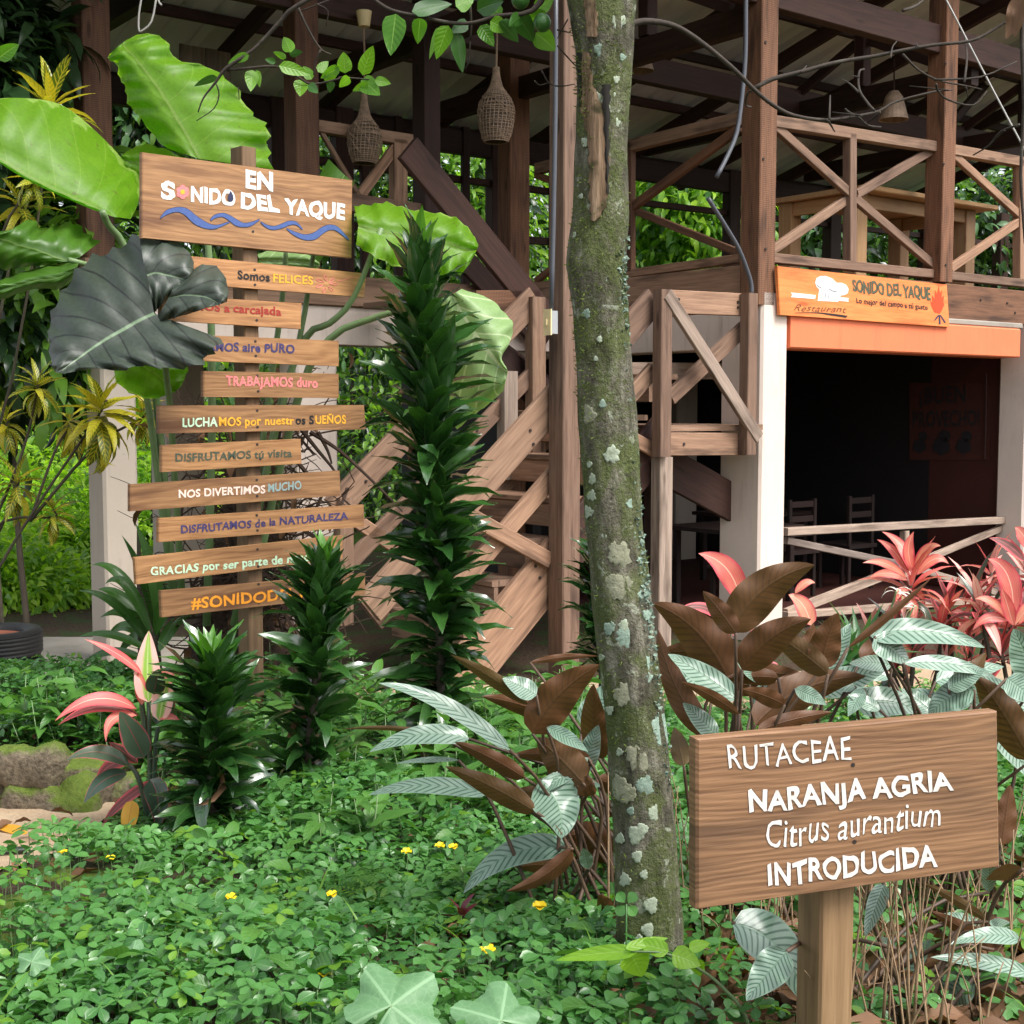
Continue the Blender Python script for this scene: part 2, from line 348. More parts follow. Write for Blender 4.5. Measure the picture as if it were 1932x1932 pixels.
def leafm(name, c1, c2, rough=.35, tr=.35, mid=None, midw=.03, lat=None, edge=None, back=None, tcol=None, spec=.5, blot=0.0, bump=.25, herring=None, coat=0.0, fine=0.0):
    """c1-c2 by leaf and blotch; mid = midrib colour; lat = (freq, slant, strength, colour, width); edge = (colour, start, end); back = colour of the underside;
    herring = (colour, freq, slant, lo, hi) dark chevrons"""
    t = NT(name); u, v = t.uv(); r = t.rnd(); a = t.m('ABSOLUTE', t.m('SUBTRACT', t.m('MULTIPLY', u, 2.0), 1.0))
    p = t.pos(); n = t.noise(p, 9.0, 3)
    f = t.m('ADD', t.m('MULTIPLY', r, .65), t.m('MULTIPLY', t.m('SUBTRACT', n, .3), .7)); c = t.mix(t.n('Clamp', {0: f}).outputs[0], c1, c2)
    h = None
    if herring:
        ph = t.m('SUBTRACT', t.m('MULTIPLY', v, herring[1]), t.m('MULTIPLY', a, herring[2])); s = t.m('SINE', t.m('ADD', ph, t.m('MULTIPLY', n, 1.4)))
        msk = t.m('MULTIPLY', t.step(s, herring[3], herring[4]), t.step(a, 1.0, .8)); c = t.mix(t.m('MULTIPLY', msk, t.step(a, -.15, .1)), c, herring[0])
    if lat:
        ph = t.m('SUBTRACT', t.m('MULTIPLY', v, lat[0]), t.m('MULTIPLY', a, lat[1])); fr = t.m('ABSOLUTE', t.m('SUBTRACT', t.m('FRACT', ph), .5))
        lw = lat[4] if len(lat) > 4 else .1; ms = t.step(fr, lw, lw * .25); c = t.mix(t.m('MULTIPLY', ms, lat[2]), c, lat[3]); h = t.m('MULTIPLY', t.step(fr, .0, .45), .6)
    if edge:
        e = t.step(t.m('ADD', a, t.m('MULTIPLY', t.m('SUBTRACT', n, .5), .5)), edge[1], edge[2]); c = t.mix(e, c, edge[0])
    if mid: c = t.mix(t.step(a, midw * 1.6, midw * .6), c, mid)
    if blot:
        c = t.mix(t.m('MULTIPLY', t.step(t.noise(p, 26.0, 3, .6), .62, .72), blot), c, (.12, .1, .03))
    tc = c
    if back:
        g = t.n('NewGeometry'); bk = t.mix(t.m('MULTIPLY', t.step(a, .07, .0), .5), back, tuple(q * .55 for q in back))
        bk = t.mix(t.m('MULTIPLY', t.noise(p, 20.0, 4), .6), bk, tuple(q * .5 for q in back)); bk = t.mix(t.step(r, .7, 1.1), bk, (.1, .07, .014)); fb = t.m('ABSOLUTE', t.m('SUBTRACT', t.m('FRACT', t.m('SUBTRACT', t.m('MULTIPLY', v, 14.0), t.m('MULTIPLY', a, 2.2))), .5)); bk = t.mix(t.m('MULTIPLY', t.step(fb, .14, .02), .4), bk, tuple(q * .4 for q in back)); c = t.mix(g.outputs['Backfacing'], c, bk)
    hh = t.m('ADD', t.m('MULTIPLY', t.step(a, 0.0, .12), .5), h if h is not None else t.m('MULTIPLY', n, .3))
    if fine: c = t.mix(t.m('MULTIPLY', t.step(t.noise(p, 55.0, 4, .65), .4, .62), fine), c, t.mix(1.0, c, (.6, .62, .5), 'MULTIPLY')); tc = c if not back else tc
    ro = t.m('ADD', t.m('MULTIPLY', n, .15), rough - .07)
    if back: ro = t.m('MULTIPLY_ADD', g.outputs['Backfacing'], .3, ro)
    b = t.bsdf(c, ro, hh, bump, .004, spec, 0.0, **({'Coat Weight': coat, 'Coat Roughness': .22} if coat else {}))
    tl = t.n('BsdfTranslucent', {'Color': t.mix(1.0, tc, tcol or (1.3, 1.35, .6), 'MULTIPLY')})
    mx = t.n('MixShader', {0: tr}); t.t.links.new(b.outputs[0], mx.inputs[1]); t.t.links.new(tl.outputs[0], mx.inputs[2])
    return t.done(mx)
M = {}
M['post'] = wood('rough_sawn_timber', (.085, .04, .024), (.27, .132, .075), (.035, .018, .012), .75, .8, 1.0, saw=.4)
M['timber'] = wood('weathered_timber', (.15, .084, .056), (.375, .238, .162), (.065, .038, .027), .78, .8)
M['grey'] = wood('greyed_timber', (.17, .125, .1), (.4, .32, .27), (.08, .055, .042), .8, .75)
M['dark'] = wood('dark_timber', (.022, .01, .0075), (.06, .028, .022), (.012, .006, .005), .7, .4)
M['pine'] = wood('new_pine', (.42, .23, .1), (.6, .38, .2), (.3, .14, .06), .6, .25)
M['sign'] = wood('varnished_sign_wood', (.2, .09, .036), (.44, .235, .105), (.11, .04, .018), .5, .75, .9, rings=210.0, spec=.4)
M['sign2'] = wood('varnished_label_wood', (.1, .05, .026), (.27, .155, .082), (.055, .032, .02), .55, .75, 1.25, rings=520.0, spec=.4)
M['osign'] = wood('orange_stained_wood', (.5, .13, .03), (.72, .26, .08), (.32, .06, .015), .5, .5, .8, spec=.4, saw=.12)
M['signpost'] = wood('sign_post_wood', (.15, .085, .042), (.34, .215, .115), (.08, .048, .028), .65, .7)
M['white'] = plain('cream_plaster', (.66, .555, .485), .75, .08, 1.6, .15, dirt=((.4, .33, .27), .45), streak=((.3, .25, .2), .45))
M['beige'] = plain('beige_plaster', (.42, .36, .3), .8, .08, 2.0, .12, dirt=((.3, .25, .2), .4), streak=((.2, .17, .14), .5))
M['orange'] = plain('orange_paint', (.72, .18, .075), .65, .1, 3.0, .1, streak=((.45, .11, .05), .5))
M['maroon'] = plain('maroon_paint', (.045, .009, .005), .7, .2, 3.0)  # maroon deepened to hold the gloom of the room
M['gloom_wall'] = plain('painted_gloom', (.006, .004, .004), .7, .2)  # near black stands for the unlit depth of the room
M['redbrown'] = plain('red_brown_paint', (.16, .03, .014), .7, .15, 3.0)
M['cement'] = plain('cement', (.3, .27, .23), .85, .2, 3.0, .3, dirt=((.12, .1, .07), .5))
M['roof'] = plain('grey_sheet_metal', (.78, .83, .88), .5, .1, 1.5, .05, metal=.0, dirt=((.5, .53, .57), .4))
M['cable'] = plain('grey_plastic', (.07, .075, .09), .4, .1)
M['wire'] = plain('pale_wire', (.28, .27, .25), .5, .1)
M['cream'] = plain('cream_plastic', (.72, .58, .32), .4, .04)
M['steel'] = plain('galvanised_steel', (.4, .41, .42), .45, .1, metal=.6)
M['wicker'] = plain('wicker', (.29, .2, .135), .7, .4, 30.0, .4)
M['wickerin'] = plain('inner_wicker', (.14, .1, .07), .8, .5, 60.0, .5)
M['rubber'] = plain('tyre_rubber', (.012, .012, .013), .6, .3, 12.0, .3)
M['paint_white'] = plain('white_paint', (.7, .67, .62), .5, .3, 60.0, .25)
M['groove_shadow'] = plain('painted_groove_shadow', (.09, .04, .018), .7, .1)  # shade of the letter grooves, painted as a dark colour
for k_, c_ in dict(pink=(.75, .2, .2), yellow=(.75, .36, .03), black=(.012, .01, .012), red=(.3, .025, .018), indigo=(.045, .035, .12), mint=(.48, .66, .46), green=(.06, .075, .05), blue=(.055, .1, .28), palepink=(.78, .6, .52), bluegrey=(.26, .36, .36), orange_letter=(.72, .27, .02), navy=(.02, .025, .07), olive=(.085, .1, .055), flame=(.62, .06, .012), brownink=(.16, .05, .015), white2=(.74, .73, .7)).items():
    M['p_' + k_] = plain('paint_' + k_, c_, .6, .25, 90.0, .3)
M['nail'] = plain('nail_steel', (.03, .02, .018), .5, .2)
# ground
t = NT('garden_soil'); p = t.pos(); n1 = t.noise(p, 3.0, 6, .65); n2 = t.noise(p, 40.0, 4, .6)
c = t.ramp(n2, [(.3, (.02, .013, .008)), (.7, (.085, .055, .035))]); c = t.mix(t.step(n1, .48, .62), c, (.035, .06, .015))
M['soil'] = t.done(t.bsdf(c, .9, n2, .8, .03, .2))
t = NT('sandy_path'); p = t.pos(); n1 = t.noise(p, 2.5, 5); n2 = t.noise(p, 70.0, 4, .6)
c = t.ramp(n1, [(.3, (.3, .21, .13)), (.7, (.44, .34, .23))]); c = t.mix(t.m('MULTIPLY', t.step(n2, .5, .7), .4), c, (.14, .1, .065))
M['sand'] = t.done(t.bsdf(c, .9, n2, .5, .01, .2))
t = NT('forest_floor'); p = t.pos(); n1 = t.noise(p, 1.2, 6, .7); n2 = t.noise(p, 14.0, 5, .7)
c = t.mix(n2, (.02, .035, .01), (.09, .16, .03)); c = t.mix(t.step(n1, .5, .65), c, (.02, .02, .01))
M['forest'] = t.done(t.bsdf(c, .9, n2, 1.0, .2, .1))
t = NT('mossy_stone'); p = t.pos(); n1 = t.noise(p, 5.0, 5, .6); n2 = t.noise(p, 45.0, 5, .65)
c = t.ramp(n2, [(.3, (.06, .048, .034)), (.7, (.2, .165, .115))])
nz = t.n('SeparateXYZ', {0: t.n('NewGeometry').outputs['Normal']}).outputs[2]
mk = t.step(t.m('ADD', t.m('MULTIPLY', nz, .3), n1), .5, .72); c = t.mix(mk, c, t.mix(n2, (.03, .06, .008), (.15, .2, .035)))
M['stone'] = t.done(t.bsdf(c, .9, n2, .7, .02, .2))
# bark of the citrus tree: grey-brown bark, moss, crust lichen
t = NT('mossy_bark'); p = t.pos()
st = t.n('Mapping', {'Vector': p, 'Scale': (1, 1, .32)}).outputs[0]
n1 = t.noise(st, 38.0, 6, .68); n2 = t.noise(p, 7.0, 5, .62, .6); n3 = t.noise(p, 120.0, 4, .7); n4 = t.noise(p, 16.0, 5, .6, .4); n5 = t.noise(p, 4.2, 4, .6)
c = t.ramp(n1, [(.3, (.04, .036, .026)), (.52, (.13, .12, .088)), (.74, (.28, .265, .21))])
moss = t.step(t.m('ADD', n2, t.m('MULTIPLY', n3, .3)), .56, .74); c = t.mix(t.m('MULTIPLY', moss, .68), c, t.mix(n3, (.025, .042, .008), (.14, .185, .04))); n6 = t.noise(p, 62.0, 5, .7); c = t.mix(t.m('MULTIPLY', t.step(n6, .58, .66), .6), c, (.26, .28, .2)); c = t.mix(t.m('MULTIPLY', t.step(n6, .4, .3), .6), c, (.025, .024, .012))
dk = t.step(n5, .56, .66); c = t.mix(t.m('MULTIPLY', dk, .55), c, (.03, .028, .014))
lic = t.step(t.m('ADD', n4, t.m('MULTIPLY', n3, .12)), .66, .72); c = t.mix(t.m('MULTIPLY', lic, .85), c, t.mix(n3, (.26, .3, .21), (.42, .44, .35)))
M['bark'] = t.done(t.bsdf(c, .9, t.m('ADD', n1, t.m('MULTIPLY', n3, .5)), 1.0, .02, .2))
t = NT('bare_wood_scar'); p = t.pos(); st = t.n('Mapping', {'Vector': p, 'Scale': (1, 1, .08)}).outputs[0]; n1 = t.noise(st, 70.0, 5, .65); n2 = t.noise(p, 18.0, 4)
c = t.ramp(n1, [(.3, (.045, .028, .015)), (.5, (.17, .11, .066)), (.72, (.34, .245, .16))]); c = t.mix(t.step(n2, .5, .68), c, (.05, .04, .018))
M['scar'] = t.done(t.bsdf(c, .85, n1, .8, .01, .2))
M['crack'] = plain('dark_bark_crack', (.012, .01, .007), .9)
M['lichen'] = plain('pale_green_lichen', (.33, .38, .29), .9, .3, 60.0, .5, .1, fine=160.0, dirt=((.14, .17, .1), .6))
M['lichen2'] = plain('ochre_lichen', (.24, .245, .17), .9, .4, 60.0, .5, .1, fine=160.0, dirt=((.13, .14, .08), .7))
M['lichen3'] = plain('blue_green_lichen', (.23, .31, .25), .9, .35, 80.0, .5, .1, fine=160.0, dirt=((.1, .14, .09), .7))
M['twig'] = plain('grey_twig_bark', (.04, .03, .022), .85, .4, 30.0, .5, dirt=((.12, .115, .09), .5))
M['dtwig'] = plain('dry_vine', (.055, .032, .022), .9, .5, 20.0, .5)
M['straw'] = plain('dry_stalk', (.3, .2, .115), .8, .4, 20.0, .3)
M['trunk'] = plain('forest_trunk', (.07, .055, .04), .9, .4, 6.0, .6, dirt=((.05, .08, .02), .6))
# foliage
M['dracaena'] = leafm('dracaena_leaf', (.009, .038, .009), (.035, .11, .018), .24, .15, mid=(.03, .09, .02), lat=None, spec=.9, coat=.55,  edge=((.05, .13, .025), .86, 1.02))
M['dracaena_new'] = leafm('dracaena_young_leaf', (.05, .17, .014), (.1, .27, .02), .28, .35, mid=(.08, .2, .03), spec=.8, coat=.3)
M['aloc'] = leafm('broad_leaf_painted_backlight', (.1, .25, .008), (.19, .39, .012), .45, .55, blot=.5, fine=.3, mid=(.22, .36, .06), midw=.025, lat=(7.5, 2.1, .55, (.24, .4, .05), .035), tcol=(1.5, 1.7, .4), bump=.7, edge=((.28, .45, .09), .965, 1.0))  # light coming through the leaf is put into brighter base greens
M['aloc_mid'] = leafm('broad_leaf_green', (.045, .13, .012), (.085, .2, .02), .4, .4, fine=.3, mid=(.17, .3, .07), midw=.025, lat=(8, 2.2, .4, (.025, .09, .008), .04), bump=.7)
M['aloc_dark'] = leafm('broad_leaf_dark', (.02, .035, .022), (.04, .052, .038), .5, .06, mid=(.16, .24, .14), midw=.02, lat=(7.5, 2.0, .95, (.003, .006, .004), .07), spec=.6, bump=1.0, fine=.6)
M['aloc_pale'] = leafm('broad_leaf_underside', (.19, .32, .11), (.28, .41, .17), .5, .3, fine=.25, mid=(.52, .62, .36), midw=.035, lat=(5.0, 1.3, .9, (.46, .57, .32), .07), bump=.8)
M['stalk'] = plain('green_stalk', (.14, .22, .09), .45, .25, 12.0, .1)
M['calathea'] = leafm('silver_striped_leaf', (.17, .27, .2), (.27, .36, .285), .28, .12, mid=(.14, .25, .15), midw=.02, herring=((.05, .115, .07), 84.0, 13.0, .1, .9), back=(.135, .05, .014), tcol=(.95, .42, .08), spec=.6, bump=.5)
M['cord'] = leafm('red_strap_leaf', (.06, .05, .035), (.3, .04, .05), .35, .3, mid=(.5, .12, .12), midw=.04, edge=((.68, .1, .12), .4, .95), tcol=(1.2, .9, .8), lat=(3.0, 6.0, .3, (.5, .15, .12), .15))
M['cord_pink'] = leafm('pink_orange_strap_leaf', (.68, .13, .13), (.82, .4, .24), .36, .3, mid=(.85, .55, .42), midw=.04, edge=((.62, .06, .1), .6, 1.05), tcol=(1.1, 1.0, .9), lat=(4.0, 6.0, .45, (.62, .12, .12), .2))
M['cord_w'] = leafm('pale_pink_strap_leaf', (.75, .4, .34), (.8, .55, .45), .4, .3, mid=(.6, .12, .14), midw=.05, edge=((.62, .05, .1), .75, 1.0), lat=(4.0, 6.0, .5, (.6, .12, .14), .2), tcol=(1.0, .9, .8))
M['cord_pw'] = leafm('pink_green_leaf', (.2, .4, .05), (.3, .5, .08), .38, .35, mid=(.5, .6, .25), midw=.05, edge=((.85, .5, .45), .25, .6), tcol=(1.1, 1.1, .8))
M['cord_dark'] = leafm('dark_strap_leaf', (.03, .06, .04), (.065, .1, .06), .3, .12, mid=(.22, .06, .06), midw=.03, edge=((.4, .08, .1), .86, 1.0), spec=.6)
M['croton'] = leafm('yellow_veined_leaf', (.07, .13, .012), (.2, .24, .02), .35, .3, mid=(.6, .5, .05), midw=.09, lat=(9.0, 1.2, .95, (.62, .52, .06), .2), tcol=(1.3, 1.3, .6))
M['croton_y'] = leafm('yellow_leaf', (.5, .45, .03), (.62, .5, .04), .35, .35, mid=(.6, .45, .06), midw=.06, lat=(9.0, 1.2, .6, (.15, .26, .02), .2), tcol=(1.2, 1.2, .6))
M['chair'] = wood('gloom_dark_wood', (.012, .006, .005), (.03, .015, .012), (.008, .004, .004), .7, .4)  # dark brown deepened so the furniture sinks into the room's gloom
M['bolt'] = plain('rusty_bolt', (.03, .02, .016), .6, .3)
M['strap'] = leafm('green_strap_leaf', (.03, .09, .018), (.07, .18, .03), .28, .3, mid=(.09, .2, .05), spec=.6)
M['cover'] = leafm('ground_cover_leaf', (.03, .12, .028), (.125, .31, .075), .28, .32, mid=(.1, .24, .06), midw=.05, spec=.5, tcol=(1.1, 1.3, .55))
M['cover2'] = leafm('light_weed_leaf', (.1, .24, .02), (.17, .34, .035), .4, .4, mid=(.2, .36, .08), tcol=(1.3, 1.4, .5))
M['lime_leaf'] = leafm('lime_sprig_leaf', (.2, .42, .02), (.28, .5, .04), .38, .4, mid=(.35, .55, .12), lat=(6, 1.4, .25, (.3, .52, .08), .1), tcol=(1.3, 1.4, .4))
M['weed'] = leafm('weed_leaf', (.035, .12, .022), (.1, .25, .04), .4, .35, mid=(.13, .27, .07), lat=(7, 1.5, .4, (.1, .22, .06), .1))
M['gourd'] = leafm('downy_lobed_leaf', (.15, .31, .14), (.2, .37, .17), .55, .3, mid=(.3, .46, .26), midw=.012, lat=(5, 2.2, .5, (.31, .47, .26), .03), bump=.5, blot=.1)
M['citrus'] = leafm('citrus_leaf', (.06, .19, .014), (.17, .36, .025), .36, .5, mid=(.22, .4, .08), midw=.04, lat=(7, 1.4, .1, (.2, .38, .06), .1), tcol=(1.5, 1.6, .45))
M['citrus_dk'] = leafm('dark_citrus_leaf', (.02, .075, .012), (.05, .15, .02), .3, .25, mid=(.07, .16, .04), midw=.04, spec=.6)
M['lime'] = plain('green_fruit', (.035, .12, .02), .35, .2, 60.0, .4, spec=.5, fine=220.0)
def tree_m(name, a, b, tr=.35, rough=.35): return leafm(name, a, b, rough, tr, mid=None, tcol=(1.4, 1.5, .5))
M['t_bright'] = tree_m('sunlight_tone_leaves', (.2, .42, .02), (.45, .62, .07), .55)  # sunlight on the foliage is put into raised leaf greens
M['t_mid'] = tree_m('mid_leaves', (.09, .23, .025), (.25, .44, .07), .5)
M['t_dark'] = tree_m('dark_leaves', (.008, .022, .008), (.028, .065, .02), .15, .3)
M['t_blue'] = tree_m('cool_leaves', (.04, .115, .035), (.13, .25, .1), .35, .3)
M['litter'] = leafm('dead_leaf', (.1, .05, .022), (.22, .11, .05), .7, .15, mid=(.12, .06, .03))
M['ylitter'] = leafm('yellow_dead_leaf', (.55, .26, .02), (.65, .38, .03), .55, .25, mid=(.5, .25, .04))
M['ochreleaf'] = leafm('ochre_dying_leaf', (.42, .2, .012), (.5, .27, .02), .5, .3, mid=(.3, .12, .02))
M['petal'] = leafm('yellow_petal', (.82, .58, .008), (.85, .68, .015), .5, .15, tcol=(1.0, 1.0, .3))
M['wpetal'] = leafm('white_petal', (.75, .76, .72), (.85, .85, .8), .5, .3)
# ------------------------------------------------------------------ ground
def sst(a, b, x): t_ = np.clip((x - a) / (b - a), 0, 1); return t_ * t_ * (3 - 2 * t_)
def zg(X, Y):
    X = np.asarray(X, float); Y = np.asarray(Y, float)
    z = np.interp(Y, [0, 2, 3, 4.5, 6.5, 8, 9, 18, 30, 90], [.62, .6, .52, .36, .27, .08, 0, 0, 1.2, 6])
    z = z + .17 * sst(5.15, 5.4, Y) * (1 - sst(6.8, 8.2, Y)) * (1 - sst(-1.35, -1.0, X))
    z = z + .02 * np.sin(X * 3.1 + 1) * np.sin(Y * 2.3) * (1 - sst(7, 8.5, Y))
    return z + 2 * sst(9, 26, np.abs(X + 1)) * sst(0, 10, Y)
def onground(x, y, h=0.0):
    r = ray(x, y); lo = 1.0
    for s in np.linspace(1.2, 40, 1200):
        p = CAMP + r * s
        if p[2] < zg(p[0], p[1]) + h: return p
    return CAMP + r * 9
def G(X, Y): return np.array([X, Y, float(zg(X, Y))])
mb = MB()
xs = np.unique(np.concatenate([np.linspace(-60, -6, 19), np.linspace(-6, 6, 97), np.linspace(6, 60, 19)])); ys = np.unique(np.concatenate([np.linspace(-12, 1.5, 10), np.linspace(1.5, 10, 86), np.linspace(10, 32, 23), np.linspace(32, 80, 13)]))
XX, YY = np.meshgrid(xs, ys); ZZ = zg(XX, YY); V = np.stack([XX, YY, ZZ], -1).reshape(-1, 3); c = len(xs)
fs = np.array([[i * c + j, i * c + j + 1, (i + 1) * c + j + 1, (i + 1) * c + j] for i in range(len(ys) - 1) for j in range(c - 1)])
cen = V[fs].mean(1); isf = (cen[:, 1] > 17) | (np.abs(cen[:, 0]) > 11)
mb.add(V, fs[~isf], None, 0, 0); mb.add(V, fs[isf], None, 0, 1)
o = mb.build('ground', [M['soil'], M['forest']], None, True); tag(o, 'dark soil bed sloping down to the building', 'ground', kind='structure')
def patch(name, poly_xy, mat, lift, label):
    """a thin sheet that follows the ground inside a polygon"""
    pg = np.array(poly_xy, float); x0, y0 = pg.min(0); x1, y1 = pg.max(0); nx, ny = int((x1 - x0) / .045) + 2, int((y1 - y0) / .045) + 2
    xs = np.linspace(x0, x1, nx); ys = np.linspace(y0, y1, ny); XX, YY = np.meshgrid(xs, ys)
    V = np.stack([XX, YY, zg(XX, YY) + lift], -1).reshape(-1, 3)
    fs = np.array([[i * nx + j, i * nx + j + 1, (i + 1) * nx + j + 1, (i + 1) * nx + j] for i in range(ny - 1) for j in range(nx - 1)]); ce = V[fs].mean(1)
    ins = np.zeros(len(ce), bool); j = len(pg) - 1
    for i in range(len(pg)):
        cnd = ((pg[i, 1] > ce[:, 1]) != (pg[j, 1] > ce[:, 1])) & (ce[:, 0] < (pg[j, 0] - pg[i, 0]) * (ce[:, 1] - pg[i, 1]) / (pg[j, 1] - pg[i, 1] + 1e-9) + pg[i, 0]); ins ^= cnd; j = i
    mb = MB(); mb.add(V, fs[ins]); o = mb.build(name, mat, None, True); tag(o, label, None, kind='structure'); return o
patch('garden_path', [(-6, 3.2), (-2.0, 3.3), (-1.62, 3.9), (-1.45, 4.5), (-1.5, 5.0), (-6, 5.2)], M['sand'], .012, 'sandy path beside the stone edging')
patch('yard_path', [(-1.4, 7.2), (.4, 7.0), (3.2, 7.4), (6, 9.2), (6, 10.2), (1.9, 9.2), (-.2, 8.6), (-1.4, 8.2)], M['sand'], .012, 'sandy path in front of the stairs')
patch('paved_terrace', [(-6, 7.5), (-1.5, 7.6), (-1.5, 10.6), (-6, 10.6)], M['cement'], .015, 'dark paving beside the tyres')

# ------------------------------------------------------------------ building
b0 = B(0, 0); bld = thing('restaurant_building', 'two storey open timber building on cream pillars with an orange beam over a dark restaurant', 'building', b0)
def part(name, mb, mat, par=None, smooth=False): return mb.build(name, mat, bld if par is None else par, smooth)
zt = z_v(1460, 553, 0)
ZB1, ZB0 = z_v(1486, 592, 0), z_v(1486, 657, 0)           # concrete beam
ZF1, ZF0 = z_v(1486, 503, 0), z_v(1486, 566, 0)           # timber rim beam
u1 = u_at(1485, 0); vL = v_at(1358, 0)
def pillar(u0, u1, v0, v1, z1, mat):
    mb = MB(); boxuv(mb, u0, u1, v0, v1, -.2, z1, ch=.02); return part('pillar', mb, M[mat])
pillar(0, u1, 0, vL, zt, 'white')
uR = u_at(1883, .32); pillar(uR, uR + .4, .02, .32, ZF0 - .02, 'white')
# left wing pillars, on the plane v = 2.1 and behind
VW = 2.1
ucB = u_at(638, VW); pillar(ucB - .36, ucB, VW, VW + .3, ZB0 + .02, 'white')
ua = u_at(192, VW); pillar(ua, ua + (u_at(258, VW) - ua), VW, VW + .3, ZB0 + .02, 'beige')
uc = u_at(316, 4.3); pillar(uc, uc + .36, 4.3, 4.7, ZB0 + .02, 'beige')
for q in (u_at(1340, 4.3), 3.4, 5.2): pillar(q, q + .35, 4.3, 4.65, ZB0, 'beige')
mb = MB(); boxuv(mb, u1 + .003, u_at(1921, -.02), -.02, .28, ZB0, ZB1, vertical=False, ch=.012); part('orange_beam', mb, M['orange'])
mb = MB(); boxuv(mb, .03, .33, vL + .003, 4.3, ZB0, ZB1 + .02, vertical=False); part('concrete_beam', mb, M['white'])
mb = MB(); boxuv(mb, ua + .02, .02, VW + .02, VW + .28, ZB0 + .023, z_v(640, 578, VW + .02), vertical=False); part('concrete_beam', mb, M['white'])
mb = MB(); boxuv(mb, uR + .41, 8, .0, .3, ZB0, ZB1, vertical=False); part('concrete_beam', mb, M['white'])
# cement ledge on the orange beam
mb = MB(); boxuv(mb, u1 + .01, u_at(1925, 0), .0, .24, ZB1 + .003, ZB1 + .055, vertical=False, ch=.02); part('mortar_ledge', mb, M['cement'])
# timber rim beams
mb = MB(); boxuv(mb, .0, 8, .06, .14, ZF0 - .06, ZF1, vertical=False); part('rim_beam', mb, M['post'])
mb = MB(); boxuv(mb, .04, .12, .2, 3.2, ZF0 - .02, ZF1 + .02, vertical=False); part('rim_beam', mb, M['timber'])
mb = MB(); boxuv(mb, ua - .1, -1.0, VW - .02, VW + .08, z_v(640, 577, VW), z_v(640, 520, VW), vertical=False); part('rim_beam', mb, M['timber'])
# upper floor (planked slab) and its joists
def slab(mb, u0, u1_, v0, v1, z0, z1):
    c_ = [B(u0, v0), B(u1_, v0), B(u1_, v1), B(u0, v1)]
    lo = [q + UPZ * z0 for q in c_]; hi = [q + UPZ * z1 for q in c_]; S = lambda a, b: np.linalg.norm(np.array(a) - b)
    for f in ([hi[0], hi[1], hi[2], hi[3]], [lo[3], lo[2], lo[1], lo[0]], [lo[0], lo[1], hi[1], hi[0]], [lo[1], lo[2], hi[2], hi[1]], [lo[2], lo[3], hi[3], hi[2]], [lo[3], lo[0], hi[0], hi[3]]):
        mb.add(f, [[0, 1, 2, 3]], [(0, 0), (0, S(f[0], f[1])), (S(f[1], f[2]), S(f[0], f[1])), (S(f[1], f[2]), 0)], .4)
ZFL = ZF1 - .09
mb = MB(); slab(mb, .15, 8, .16, 4.7, ZFL - .14, ZFL); part('upper_floor', mb, M['timber'])
mb = MB(); slab(mb, ua - .05, -1.05, VW + .1, 4.7, ZFL - .14, ZFL); slab(mb, -1.05, .14, 3.0, 4.7, ZFL - .14, ZFL); part('upper_floor', mb, M['timber'])
# restaurant room: its gloom is put into dark wall, floor and panel colours
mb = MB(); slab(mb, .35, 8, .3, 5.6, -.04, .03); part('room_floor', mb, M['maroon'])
mb = MB(); slab(mb, .3, 8, 5.3, 5.45, .035, ZFL - .16); part('back_wall', mb, M['gloom_wall'])
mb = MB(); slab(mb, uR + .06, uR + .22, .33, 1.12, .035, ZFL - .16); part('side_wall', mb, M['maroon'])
mb = MB(); slab(mb, uR + .06, uR + .22, 1.122, 5.29, .035, ZFL - .16); part('side_wall', mb, M['gloom_wall'])
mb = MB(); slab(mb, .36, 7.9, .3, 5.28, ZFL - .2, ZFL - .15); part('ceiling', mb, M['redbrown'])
mb = MB(); slab(mb, .14, .24, 3.0, 5.3, .035, ZFL - .16); part('side_wall', mb, M['gloom_wall'])
for x0_, y0_, x1_, y1_, h_ in ((1440, 700, 1878, 676, .2), (1440, 730, 1878, 707, .24)):
    z_ = 2.39 if h_ < .22 else 2.19
    a, b_ = PZ(x0_, y0_, z_), PZ(x1_, y1_, z_)
    mb = MB(); dv = nrm(np.cross(b_ - a, UPZ)); dv = dv if dv[1] > 0 else -dv
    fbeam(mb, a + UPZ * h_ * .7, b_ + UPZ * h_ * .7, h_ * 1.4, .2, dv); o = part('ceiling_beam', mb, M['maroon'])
    mb = MB(); fbeam(mb, a - dv * .004 + UPZ * .02, b_ - dv * .004 + UPZ * .02, .04, .02, -dv); part('conduit', mb, M['beige'], o)
M['mural'] = plain('dim_red_panel', (.05, .011, .006), .8, .2)
# writing on the inner wall
plW = (B(uR + .05, 0), RU)
mb = MB(); q = [hit(x, y, plW) for x, y in ((1716, 722), (1866, 722), (1866, 868), (1716, 868))]
mb.add(q + [p + RU * .006 for p in q], [[0, 1, 2, 3][::-1], [4, 5, 6, 7], [0, 1, 5, 4], [1, 2, 6, 5], [2, 3, 7, 6], [3, 0, 4, 7]]); o = part('mural_panel', mb, M['mural'])
mb = MB(); text(mb, '¡BUEN', (1735, 762), (1822, 757), (1735, 732), (1822, 728), plW, bold=.03); text(mb, 'PROVECHO!', (1722, 806), (1849, 802), (1722, 778), (1849, 774), plW, bold=.03)
for x_, w_ in ((1735, 13), (1776, 17), (1818, 15)):
    disc(mb, x_, 842, w_, plW, .003, 0, 12, .15); disc(mb, x_ + 6, 823, w_ * .7, plW, .003, 0, 10, .3)
part('wall_lettering', mb, M['p_black'], o)
mb = MB(); tube(mb, [PU(1861, 705, uR + .03), PU(1860, 800, uR + .03), PU(1858, 866, uR + .03)], .008, ns=6); part('conduit', mb, M['dark'])
